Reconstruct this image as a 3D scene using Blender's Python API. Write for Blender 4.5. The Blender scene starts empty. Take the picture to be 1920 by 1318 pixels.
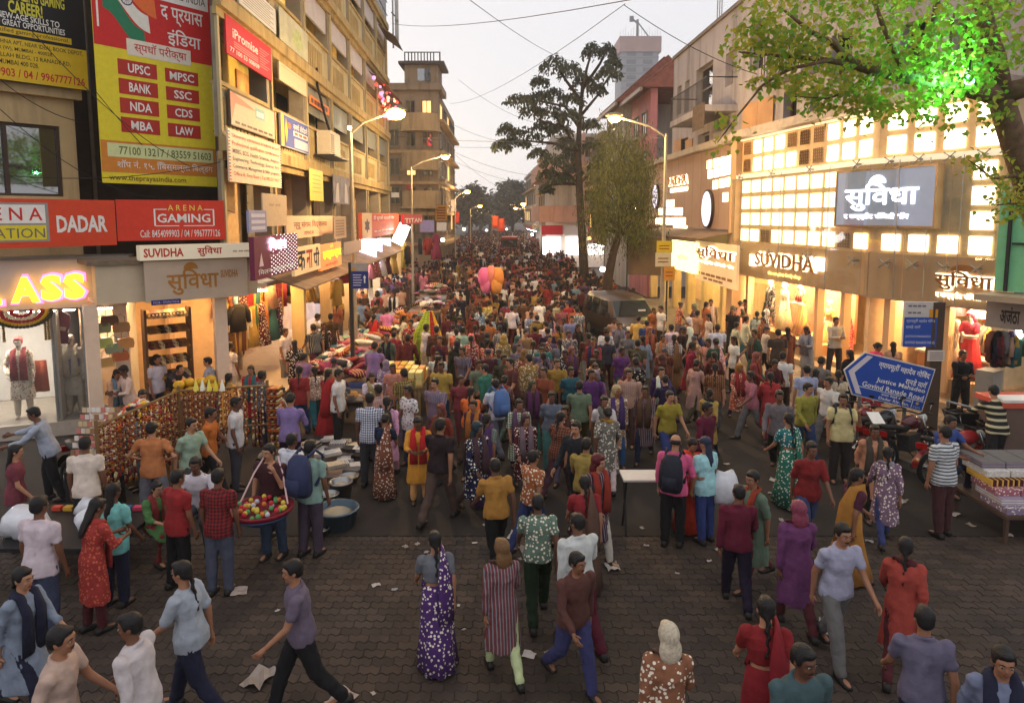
import bpy, math, random
import numpy as np
from mathutils import Vector, Matrix

rnd = random.Random(11)
R = math.radians
sc = bpy.context.scene
col = sc.collection

# ------------------------------------------------------------------ camera
F, CX, CY, H = 1300.0, 960.0, 546.0, 4.9
PITCH = math.atan(141.0 / F)
cam_data = bpy.data.cameras.new('camera')
cam = bpy.data.objects.new('camera', cam_data)
col.objects.link(cam)
cam.location = (0, 0, H)
cam.rotation_euler = (R(90) - PITCH, 0, 0)
cam_data.sensor_fit = 'HORIZONTAL'
cam_data.sensor_width = 36.0
cam_data.lens = F / 1920.0 * 36.0
cam_data.shift_y = (CY - 659.0) / 1920.0
cam_data.clip_start = 0.1
cam_data.clip_end = 3000
sc.camera = cam

# ------------------------------------------------------------------ sky and sun (dusk)
SUN_EL, SUN_ROT = R(4.0), R(-28)
world = bpy.data.worlds.new('World')
sc.world = world
world.use_nodes = True
wt = world.node_tree
bg = wt.nodes['Background']
sky = wt.nodes.new('ShaderNodeTexSky')
sky.sky_type = 'NISHITA'
sky.sun_disc = False
sky.sun_elevation = SUN_EL
sky.sun_rotation = SUN_ROT
sky.air_density = 1.0
sky.dust_density = 3.5
sky.ozone_density = 2.5
# thin overcast veil: the sky colour is pulled most of the way to a pale grey-lilac
veil = wt.nodes.new('ShaderNodeMixRGB')
veil.inputs[0].default_value = 0.78
veil.inputs[2].default_value = (6.8, 6.65, 6.8, 1)
wt.links.new(sky.outputs[0], veil.inputs[1])
wt.links.new(veil.outputs[0], bg.inputs[0])
bg.inputs[1].default_value = 0.15

sun_d = bpy.data.lights.new('sun', 'SUN')
sun_d.energy = 0.5
sun_d.angle = R(20)
sun_d.color = (1.0, 0.86, 0.74)
sun = bpy.data.objects.new('sun', sun_d)
col.objects.link(sun)
sun.rotation_euler = (R(90) - R(14), 0, SUN_ROT * -1 + R(180))
sun.location = (0, 0, 40)

sc.view_settings.view_transform = 'Standard'
sc.view_settings.look = 'None'
sc.view_settings.exposure = 0.3
sc.view_settings.gamma = 1.0
sc.cycles.use_denoising = True
sc.cycles.max_bounces = 5
sc.cycles.diffuse_bounces = 3
sc.cycles.glossy_bounces = 2
sc.cycles.transparent_max_bounces = 6
sc.cycles.sample_clamp_indirect = 4.0
sc.cycles.caustics_reflective = False
sc.cycles.caustics_refractive = False

# ------------------------------------------------------------------ geometry helpers
SP, CP = math.sin(PITCH), math.cos(PITCH)


def ray(px, py):
 u, v = (px - CX) / F, (CY - py) / F
 return Vector((u, CP + v * SP, -SP + v * CP))


def P(px, py, Y):
 d = ray(px, py)
 return Vector((0, 0, H)) + d * (Y / d.y)


def G(px, py, z=0.0):
 d = ray(px, py)
 return Vector((0, 0, H)) + d * ((z - H) / d.z)


def xat(px, Y):
 return (px - CX) / F * Y * CP


def lin(c):
 return tuple(((v / 255.0) / 12.92 if v / 255.0 <= 0.04045 else ((v / 255.0 + 0.055) / 1.055) ** 2.4) for v in c)


class Wall:
 """vertical plane, local x to the right as seen from the street, y up, z out to the street"""
 def __init__(s, x0, y0, x1, y1):
  s.o = Vector((x0, y0, 0))
  d = Vector((x1 - x0, y1 - y0, 0))
  s.L = d.length
  s.u = d.normalized()
  s.n = s.u.cross(Vector((0, 0, 1)))

 @classmethod
 def px(c, p0, Z0, p1, Z1):
  return c(xat(p0, Z0), Z0, xat(p1, Z1), Z1)

 def at(s, px, py, off=0.0):
  d = ray(px, py)
  o = s.o + s.n * off
  t = (o - Vector((0, 0, H))).dot(s.n) / d.dot(s.n)
  p = Vector((0, 0, H)) + d * t
  return (p - s.o).dot(s.u), p.z

 def M(s, off=0.0, x=0.0, y=0.0):
  o = s.o + s.n * off + s.u * x + Vector((0, 0, y))
  return Matrix(((s.u.x, 0, s.n.x, o.x), (s.u.y, 0, s.n.y, o.y), (0, 1, 0, o.z), (0, 0, 0, 1)))


class MB:
 """collects geometry that becomes ONE mesh object"""
 def __init__(s, M=None):
  s.v, s.f, s.m = [], [], []
  s.M = M or Matrix()
  s.mi = 0

 def add(s, vs, fs):
  b = len(s.v)
  s.v += [s.M @ Vector(p) for p in vs]
  s.f += [tuple(i + b for i in f) for f in fs]
  s.m += [s.mi] * len(fs)
  return s

 def box(s, x0, x1, y0, y1, z0, z1):
  return s.add([(x0, y0, z0), (x1, y0, z0), (x1, y1, z0), (x0, y1, z0), (x0, y0, z1), (x1, y0, z1), (x1, y1, z1), (x0, y1, z1)],
                     [(3, 2, 1, 0), (4, 5, 6, 7), (0, 1, 5, 4), (1, 2, 6, 5), (2, 3, 7, 6), (3, 0, 4, 7)])

 def quad(s, a, b, c, d):
  return s.add([a, b, c, d], [(0, 1, 2, 3)])

 def prism(s, pts, z0, z1):
  n = len(pts)
  return s.add([(x, y, z0) for x, y in pts] + [(x, y, z1) for x, y in pts],
                     [tuple(range(n - 1, -1, -1)), tuple(range(n, 2 * n))] + [(i, (i + 1) % n, n + (i + 1) % n, n + i) for i in range(n)])

 def plan(s, pts, y0, y1):
  """outline in local x,z pushed up from y0 to y1"""
  n = len(pts)
  return s.add([(x, y0, z) for x, z in pts] + [(x, y1, z) for x, z in pts],
                     [tuple(range(n)), tuple(range(2 * n - 1, n - 1, -1))] + [(n + i, n + (i + 1) % n, (i + 1) % n, i) for i in range(n)])

 def rings(s, rings, cap=True):
  n = len(rings[0])
  vs = [p for r in rings for p in r]
  fs = []
  for k in range(len(rings) - 1):
   for i in range(n):
    j = (i + 1) % n
    fs.append((k * n + i, k * n + j, (k + 1) * n + j, (k + 1) * n + i))
  if cap:
   fs.append(tuple(range(n - 1, -1, -1)))
   fs.append(tuple(range((len(rings) - 1) * n, len(rings) * n)))
  return s.add(vs, fs)

 def tube(s, pts, rad, n=6, cap=True):
  pts = [Vector(p) for p in pts]
  if not hasattr(rad, '__len__'):
   rad = [rad] * len(pts)
  rings = []
  ref = Vector((0.31, 0.17, 0.93)).normalized()
  for i, p in enumerate(pts):
   t = (pts[min(i + 1, len(pts) - 1)] - pts[max(i - 1, 0)]).normalized()
   a = t.cross(ref)
   if a.length < 0.05:
    a = t.cross(Vector((1, 0, 0)))
   a.normalize()
   b = t.cross(a)
   rings.append([p + (a * math.cos(k * 2 * math.pi / n) + b * math.sin(k * 2 * math.pi / n)) * rad[i] for k in range(n)])
  return s.rings(rings, cap)

 def torus(s, c, R_, r_, n=22, m=8):
  """wheel rim or tyre, axle along local x"""
  vs = [(c[0] + r_ * math.sin(j * 2 * math.pi / m), c[1] + (R_ + r_ * math.cos(j * 2 * math.pi / m)) * math.cos(i * 2 * math.pi / n), c[2] + (R_ + r_ * math.cos(j * 2 * math.pi / m)) * math.sin(i * 2 * math.pi / n)) for i in range(n) for j in range(m)]
  return s.add(vs, [(i * m + j, i * m + (j + 1) % m, ((i + 1) % n) * m + (j + 1) % m, ((i + 1) % n) * m + j) for i in range(n) for j in range(m)])

 def lathe(s, prof, n=12, c=(0, 0, 0), axis='z'):
  rings = []
  for r, h in prof:
   ring = []
   for k in range(n):
    a = k * 2 * math.pi / n
    p = (math.cos(a) * r, math.sin(a) * r, h)
    if axis == 'y':
     p = (p[0], -p[2], p[1])
    elif axis == 'x':
     p = (p[2], p[0], p[1])
    ring.append((p[0] + c[0], p[1] + c[1], p[2] + c[2]))
   rings.append(ring)
  return s.rings(rings)

 def ball(s, c, r, n=10, m=7):
  if not hasattr(r, '__len__'):
   r = (r, r, r)
  rings = []
  for j in range(1, m):
   t = math.pi * j / m
   rings.append([(c[0] + r[0] * math.sin(t) * math.cos(k * 2 * math.pi / n), c[1] + r[1] * math.sin(t) * math.sin(k * 2 * math.pi / n), c[2] - r[2] * math.cos(t)) for k in range(n)])
  return s.rings(rings)

 def mesh(s, name, mats, smooth=False):
  me = bpy.data.meshes.new(name)
  me.from_pydata([tuple(p) for p in s.v], [], s.f)
  for m in (mats if isinstance(mats, (list, tuple)) else [mats]):
   me.materials.append(m)
  if any(s.m):
   me.polygons.foreach_set('material_index', s.m)
  if smooth:
   me.polygons.foreach_set('use_smooth', [True] * len(s.f))
  me.update()
  return me

 def build(s, name, mats, parent=None, smooth=False):
  return link(name, s.mesh(name, mats, smooth), parent)


def link(name, me, parent=None, local=False):
 o = bpy.data.objects.new(name, me)
 col.objects.link(o)
 if parent is not None:
  o.parent = parent
  if not local:          # mesh was built in world coordinates
   m = Matrix.Identity(4)
   p = parent
   while p is not None:
    m = Matrix.LocRotScale(p.location, p.rotation_euler, p.scale) @ m
    p = p.parent
   o.matrix_basis = m.inverted()
 return o


def nth(k):
 return '%d%s' % (k, 'th' if 10 < k % 100 < 14 else {1: 'st', 2: 'nd', 3: 'rd'}.get(k % 10, 'th'))


def tag(o, label, cat, group=None):
 o['label'] = label
 o['category'] = cat
 if group:
  o['group'] = group
 return o


def thing(name, label, cat, loc=(0, 0, 0), rz=0.0, group=None):
 o = bpy.data.objects.new(name, None)
 col.objects.link(o)
 o.empty_display_size = 0.2
 o.location = loc
 o.rotation_euler = (0, 0, rz)
 return tag(o, label, cat, group)


def structure(o):
 o['kind'] = 'structure'
 return o


# ------------------------------------------------------------------ materials
MATS = {}


def nod(nt, t, **kw):
 n = nt.nodes.new(t)
 for k, v in kw.items():
  setattr(n, k, v)
 return n


def mat(name, c=(128, 128, 128), rough=0.7, var=0.0, vs=6.0, bump=0.0, bs=30.0, metal=0.0, emit=None, es=0.0, dirt=None, dirt_amt=0.0, ds=1.2, obj=False, spec=0.3, streak=False, trans=0.0):
 """procedural surface: base colour, noise variation, optional stains (dirt) and bump; obj=True takes the object's own colour"""
 if name in MATS:
  return MATS[name]
 m = bpy.data.materials.new(name)
 m.use_nodes = True
 nt = m.node_tree
 b = nt.nodes['Principled BSDF']
 b.inputs['Roughness'].default_value = rough
 b.inputs['Metallic'].default_value = metal
 b.inputs['Specular IOR Level'].default_value = spec
 base = lin(c)
 tc = nod(nt, 'ShaderNodeTexCoord')
 if obj:
  oi = nod(nt, 'ShaderNodeObjectInfo')
  src = oi.outputs['Color']
 else:
  rgb = nod(nt, 'ShaderNodeRGB')
  rgb.outputs[0].default_value = (*base, 1)
  src = rgb.outputs[0]
 if var > 0:
  nz = nod(nt, 'ShaderNodeTexNoise')
  nz.inputs['Scale'].default_value = vs
  nz.inputs['Detail'].default_value = 5
  nt.links.new(tc.outputs['Object'], nz.inputs['Vector'])
  mr = nod(nt, 'ShaderNodeMapRange')
  mr.inputs[1].default_value = 0.3
  mr.inputs[2].default_value = 0.7
  mr.inputs[3].default_value = 1 - var
  mr.inputs[4].default_value = 1 + var
  nt.links.new(nz.outputs[0], mr.inputs[0])
  hs = nod(nt, 'ShaderNodeHueSaturation')
  nt.links.new(src, hs.inputs['Color'])
  nt.links.new(mr.outputs[0], hs.inputs['Value'])
  src = hs.outputs[0]
 if dirt is not None:
  nz = nod(nt, 'ShaderNodeTexNoise')
  nz.inputs['Scale'].default_value = ds
  nz.inputs['Detail'].default_value = 8
  nz.inputs['Roughness'].default_value = 0.65
  mp = nod(nt, 'ShaderNodeMapping')
  if streak:
   mp.inputs['Scale'].default_value = (3.0, 3.0, 0.35)
  nt.links.new(tc.outputs['Object'], mp.inputs[0])
  nt.links.new(mp.outputs[0], nz.inputs['Vector'])
  mr = nod(nt, 'ShaderNodeMapRange')
  mr.inputs[1].default_value = 0.48
  mr.inputs[2].default_value = 0.72
  mr.inputs[4].default_value = dirt_amt
  nt.links.new(nz.outputs[0], mr.inputs[0])
  mx = nod(nt, 'ShaderNodeMixRGB')
  mx.inputs[2].default_value = (*lin(dirt), 1)
  nt.links.new(mr.outputs[0], mx.inputs[0])
  nt.links.new(src, mx.inputs[1])
  src = mx.outputs[0]
 nt.links.new(src, b.inputs['Base Color'])
 if bump > 0:
  nz = nod(nt, 'ShaderNodeTexNoise')
  nz.inputs['Scale'].default_value = bs
  nz.inputs['Detail'].default_value = 4
  nt.links.new(tc.outputs['Object'], nz.inputs['Vector'])
  bp = nod(nt, 'ShaderNodeBump')
  bp.inputs['Strength'].default_value = bump
  bp.inputs['Distance'].default_value = 0.02
  nt.links.new(nz.outputs[0], bp.inputs['Height'])
  nt.links.new(bp.outputs[0], b.inputs['Normal'])
 if emit is not None:
  b.inputs['Emission Color'].default_value = (*lin(emit), 1)
  b.inputs['Emission Strength'].default_value = es
 if trans > 0:
  b.inputs['Transmission Weight'].default_value = trans
 MATS[name] = m
 return m


def C(r, g, b, rough=0.55):
 """plain printed / painted colour with slight unevenness"""
 return mat('paint_%d_%d_%d_%d' % (r, g, b, int(rough * 100)), (r, g, b), rough, var=0.06, vs=9)


def glow(r, g, b, s):
 return mat('glow_%d_%d_%d_%d' % (r, g, b, int(s * 10)), (min(r, 200), min(g, 200), min(b, 200)), 0.5, emit=(r, g, b), es=s)


def glass_mat(name='window_glass', tint=(40, 45, 52), alpha=0.55):
 if name in MATS:
  return MATS[name]
 m = bpy.data.materials.new(name)
 m.use_nodes = True
 nt = m.node_tree
 nt.nodes.remove(nt.nodes['Principled BSDF'])
 out = nt.nodes['Material Output']
 tr = nod(nt, 'ShaderNodeBsdfTransparent')
 tr.inputs[0].default_value = (0.9, 0.92, 0.92, 1)
 gl = nod(nt, 'ShaderNodeBsdfGlossy')
 gl.inputs['Roughness'].default_value = 0.03
 df = nod(nt, 'ShaderNodeBsdfDiffuse')
 df.inputs[0].default_value = (*lin(tint), 1)
 m1 = nod(nt, 'ShaderNodeMixShader')
 m1.inputs[0].default_value = alpha
 nt.links.new(tr.outputs[0], m1.inputs[1])
 nt.links.new(df.outputs[0], m1.inputs[2])
 lw = nod(nt, 'ShaderNodeLayerWeight')
 lw.inputs[0].default_value = 0.5
 pw = nod(nt, 'ShaderNodeMath', operation='POWER')
 pw.inputs[1].default_value = 4.0
 nt.links.new(lw.outputs['Facing'], pw.inputs[0])
 fr = nod(nt, 'ShaderNodeMath', operation='MULTIPLY_ADD')
 fr.inputs[1].default_value = 0.5
 fr.inputs[2].default_value = 0.05 + (0.3 if alpha > 0.9 else 0.0)
 nt.links.new(pw.outputs[0], fr.inputs[0])
 m2 = nod(nt, 'ShaderNodeMixShader')
 nt.links.new(fr.outputs[0], m2.inputs[0])
 nt.links.new(m1.outputs[0], m2.inputs[1])
 nt.links.new(gl.outputs[0], m2.inputs[2])
 nt.links.new(m2.outputs[0], out.inputs[0])
 MATS[name] = m
 return m


def cloth_pattern(name, kind, c2, scale):
 """object colour crossed by a second colour in stripes, checks or a small print"""
 if name in MATS:
  return MATS[name]
 m = mat(name, obj=True, rough=0.85, var=0.12, vs=14, bump=0.35, bs=22)
 nt = m.node_tree
 b = nt.nodes['Principled BSDF']
 src = b.inputs['Base Color'].links[0].from_socket
 tc = nod(nt, 'ShaderNodeTexCoord')
 sep = nod(nt, 'ShaderNodeSeparateXYZ')
 nt.links.new(tc.outputs['Object'], sep.inputs[0])

 def band(sock, w):
  mu = nod(nt, 'ShaderNodeMath', operation='MULTIPLY')
  mu.inputs[1].default_value = scale
  fr = nod(nt, 'ShaderNodeMath', operation='FRACT')
  gt = nod(nt, 'ShaderNodeMath', operation='GREATER_THAN')
  gt.inputs[1].default_value = w
  nt.links.new(sock, mu.inputs[0])
  nt.links.new(mu.outputs[0], fr.inputs[0])
  nt.links.new(fr.outputs[0], gt.inputs[0])
  return gt.outputs[0]
 if kind == 'stripe':
  fac = band(sep.outputs['Z'], 0.62)
 elif kind == 'vstripe':
  fac = band(sep.outputs['X'], 0.7)
 elif kind == 'check':
  a, c = band(sep.outputs['Z'], 0.5), band(sep.outputs['X'], 0.5)
  ad = nod(nt, 'ShaderNodeMath', operation='ADD')
  nt.links.new(a, ad.inputs[0])
  nt.links.new(c, ad.inputs[1])
  hl = nod(nt, 'ShaderNodeMath', operation='MULTIPLY')
  hl.inputs[1].default_value = 0.5
  nt.links.new(ad.outputs[0], hl.inputs[0])
  fac = hl.outputs[0]
 else:
  vo = nod(nt, 'ShaderNodeTexVoronoi')
  vo.inputs['Scale'].default_value = scale
  nt.links.new(tc.outputs['Object'], vo.inputs['Vector'])
  lt = nod(nt, 'ShaderNodeMath', operation='LESS_THAN')
  lt.inputs[1].default_value = 0.33
  nt.links.new(vo.outputs['Distance'], lt.inputs[0])
  fac = lt.outputs[0]
 mx = nod(nt, 'ShaderNodeMixRGB')
 mx.inputs[2].default_value = (*lin(c2), 1)
 nt.links.new(fac, mx.inputs[0])
 nt.links.new(src, mx.inputs[1])
 nt.links.new(mx.outputs[0], b.inputs['Base Color'])
 return m


def colour(o, c):
 o.color = (*lin(c), 1)
 return o


# ------------------------------------------------------------------ lettering
_txt = {}


def text_geo(s, bold=0.0, font_shear=0.0, spacing=1.0):
 k = (s, bold, font_shear, spacing)
 if k in _txt:
  return _txt[k]
 cu = bpy.data.curves.new('lettering', 'FONT')
 cu.body = s
 cu.size = 1.0
 cu.resolution_u = 2
 cu.offset = bold
 cu.shear = font_shear
 cu.space_character = spacing
 ob = bpy.data.objects.new('lettering', cu)
 me = ob.to_mesh()
 v = np.empty(len(me.vertices) * 3)
 me.vertices.foreach_get('co', v)
 v = v.reshape(-1, 3)
 f = [tuple(p.vertices) for p in me.polygons]
 ob.to_mesh_clear()
 bpy.data.objects.remove(ob)
 bpy.data.curves.remove(cu)
 _txt[k] = (v, f)
 return _txt[k]


def split_letters(parent, M, pts, f, m, z):
 """big lettering: every letter is a part of its own"""
 root = list(range(len(pts)))

 def find(i):
  while root[i] != i:
   root[i] = root[root[i]]
   i = root[i]
  return i
 for face in f:
  for i in face[1:]:
   root[find(i)] = find(face[0])
 grp = {}
 for face in f:
  grp.setdefault(find(face[0]), []).append(face)
 items = []
 for fs in grp.values():
  ids = sorted({i for q in fs for i in q})
  items.append([min(pts[i][0] for i in ids), max(pts[i][0] for i in ids), fs])
 items.sort(key=lambda e: e[0])
 out = []
 for it in items:
  if out and it[0] < out[-1][1] - 0.35 * min(it[1] - it[0], out[-1][1] - out[-1][0]):
   out[-1][1] = max(out[-1][1], it[1])
   out[-1][2] += it[2]
  else:
   out.append(it)
 o = None
 for a, b, fs in out:
  ids = sorted({i for q in fs for i in q})
  re = {i: k for k, i in enumerate(ids)}
  mb = MB(M).add([(pts[i][0], pts[i][1], z) for i in ids], [tuple(re[i] for i in q) for q in fs])
  o = mb.build('letter', m, parent)
 return o


def text(parent, M, s, x0, x1, y0, y1, m, z=0.004, bold=0.0, name='lettering', thick=0.0, spacing=1.0, shear=0.0):
 """lettering stretched to the box x0..x1, y0..y1 of frame M"""
 v, f = text_geo(s, bold, shear, spacing)
 if len(v) == 0:
  return None
 lo, hi = v.min(0), v.max(0)
 q = (v[:, :2] - lo[:2]) / np.maximum(hi[:2] - lo[:2], 1e-6)
 pts = [(x0 + a * (x1 - x0), y0 + b * (y1 - y0)) for a, b in q]
 if y1 - y0 > 0.125 and name == 'lettering':
  return split_letters(parent, M, pts, f, m, z)
 mb = MB(M)
 mb.add([(x, y, z + thick) for x, y in pts], f)
 if thick > 0:
  edge = {}
  for face in f:
   for i in range(len(face)):
    a, b = face[i], face[(i + 1) % len(face)]
    key = (min(a, b), max(a, b))
    edge[key] = None if key in edge else (a, b)
  side = [e for e in edge.values() if e]
  n = len(pts)
  mb.add([(x, y, z + thick) for x, y in pts] + [(x, y, z) for x, y in pts], [(b, a, a + n, b + n) for a, b in side])
 return mb.build(name, m, parent)


class Sign:
 """a board on a wall; pixel box (left, right, top and bottom at each end) is carried onto the wall plane"""
 def __init__(s, name, label, wall, pl, ptl, pbl, pr, ptr, pbr, off, m, t=0.05, cat='sign', group=None, frame=None, fw=0.03):
  a, zt0 = wall.at(pl, ptl, off)
  a2, zb0 = wall.at(pl, pbl, off)
  b, zt1 = wall.at(pr, ptr, off)
  b2, zb1 = wall.at(pr, pbr, off)
  s.x0, s.x1 = (a + a2) / 2, (b + b2) / 2
  s.z0, s.z1 = (zb0 + zb1) / 2, (zt0 + zt1) / 2
  s.w, s.h = s.x1 - s.x0, s.z1 - s.z0
  s.M = wall.M(off, s.x0, s.z0)
  s.root = thing(name, label, cat, s.M @ Vector((s.w / 2, 0, -t)), group=group)
  MB(s.M).box(0, s.w, 0, s.h, -t, 0).build('board', m, s.root)
  if frame:
   mb = MB(s.M)
   mb.box(-fw, 0, -fw, s.h + fw, -t, 0.015).box(s.w, s.w + fw, -fw, s.h + fw, -t, 0.015)
   mb.box(0, s.w, -fw, 0, -t, 0.015).box(0, s.w, s.h, s.h + fw, -t, 0.015)
   mb.build('frame', frame, s.root)

 def panel(s, fx0, fx1, fy0, fy1, m, z=0.003, name='panel'):
  return MB(s.M).box(fx0 * s.w, fx1 * s.w, fy0 * s.h, fy1 * s.h, z - 0.002, z).build(name, m, s.root)

 def words(s, fx0, fx1, fy0, fy1, m, n=4, z=0.006):
  """unreadable small print: word-sized strokes"""
  x, tot = fx0, fx1 - fx0
  for k in range(n):
   w = tot / n * (0.72 + 0.2 * ((k * 37) % 5) / 5)
   s.panel(x, min(x + w, fx1), fy0, fy1, m, z, 'text_line')
   x += tot / n

 def poly(s, pts, m, z=0.004, name='emblem'):
  mb = MB(s.M)
  n = len(pts)
  mb.add([(x * s.w, y * s.h, z) for x, y in pts], [tuple(range(n))])
  return mb.build(name, m, s.root)

 def text(s, t, fx0, fx1, fy0, fy1, m, z=0.006, **k):
  return text(s.root, s.M, t, fx0 * s.w, fx1 * s.w, fy0 * s.h, fy1 * s.h, m, z, **k)

# ------------------------------------------------------------------ people: a few posed figures, copied with other clothes
M_SKIN = mat('skin', obj=True, rough=0.55, var=0.06, vs=20, spec=0.35)
M_EYE = mat('eye_white', (150, 140, 130), 0.4)
M_IRIS = mat('iris_and_brow', (22, 15, 12), 0.5)
M_LIP = mat('lip', (118, 58, 50), 0.5)
M_CLOTH = mat('cloth', obj=True, rough=0.88, var=0.13, vs=11, bump=0.55, bs=13)
M_HAIR = mat('hair', obj=True, rough=0.5, var=0.25, vs=40, bump=0.5, bs=90)
M_SHOE = mat('shoe_leather', obj=True, rough=0.5, var=0.1)


def resurface(mb, mats, voxel, smooth, ratio):
 """fuse overlapping volumes into one continuous smooth skin"""
 me = mb.mesh('tmp', mats)
 ob = bpy.data.objects.new('tmp', me)
 col.objects.link(ob)
 r = ob.modifiers.new('r', 'REMESH')
 r.mode = 'VOXEL'
 r.voxel_size = voxel
 if smooth:
  s = ob.modifiers.new('s', 'SMOOTH')
  s.factor = 0.5
  s.iterations = smooth
 if ratio < 1:
  d = ob.modifiers.new('d', 'DECIMATE')
  d.ratio = ratio
 dg = bpy.context.evaluated_depsgraph_get()
 ev = ob.evaluated_get(dg)
 me2 = bpy.data.meshes.new_from_object(ev)
 me2.materials.clear()
 for m in mats:
  me2.materials.append(m)
 n = len(me2.polygons)
 me2.polygons.foreach_set('use_smooth', [True] * n)
 me2.polygons.foreach_set('material_index', [0] * n)
 bpy.data.objects.remove(ob)
 bpy.data.meshes.remove(me)
 return me2


def folds(me, amp):
 """push cloth in and out along diagonal creases"""
 from mathutils import noise
 for v in me.vertices:
  c = v.co
  q = 0.7 - 2.2 * abs(noise.noise(Vector((c.x * 7 + c.z * 5, c.y * 7 - c.z * 4, c.z * 9)))) + 0.5 * noise.noise(Vector((c.x * 22, c.y * 22, c.z * 13 + c.x * 14)))
  v.co = c + v.normal * (amp * q)
 return me


def merge_extra(me, mb):
 """append small modelled pieces (fingers, eyes) to a resurfaced body mesh"""
 n = len(me.vertices)
 v = np.empty(n * 3)
 me.vertices.foreach_get('co', v)
 vs = [tuple(p) for p in v.reshape(-1, 3)] + [tuple(p) for p in mb.v]
 fs = [tuple(p.vertices) for p in me.polygons] + [tuple(i + n for i in f) for f in mb.f]
 mi = [0] * len(me.polygons) + mb.m
 out = bpy.data.meshes.new('body')
 out.from_pydata(vs, [], fs)
 for m in me.materials:
  out.materials.append(m)
 out.polygons.foreach_set('material_index', mi)
 out.polygons.foreach_set('use_smooth', [True] * len(fs))
 bpy.data.meshes.remove(me)
 return out


def limb(mb, pts, rad, n=10):
 mb.tube(pts, rad, n)
 for p, r in zip(pts, rad):
  mb.ball(p, r * 0.99, 10, 6)


def ell(c, rx, ry, t, n=14, rip=0.0, nr=9, ph=0.0):
 """elliptic ring round c, across axis t (mostly vertical)"""
 t = Vector(t).normalized()
 a = Vector((1, 0, 0))
 b = t.cross(a).normalized()
 out = []
 for k in range(n):
  w = k * 2 * math.pi / n
  q = 1 + rip * math.sin(nr * w + ph)
  out.append(Vector(c) + a * (rx * q * math.cos(w)) + b * (ry * q * math.sin(w)))
 return out


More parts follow.
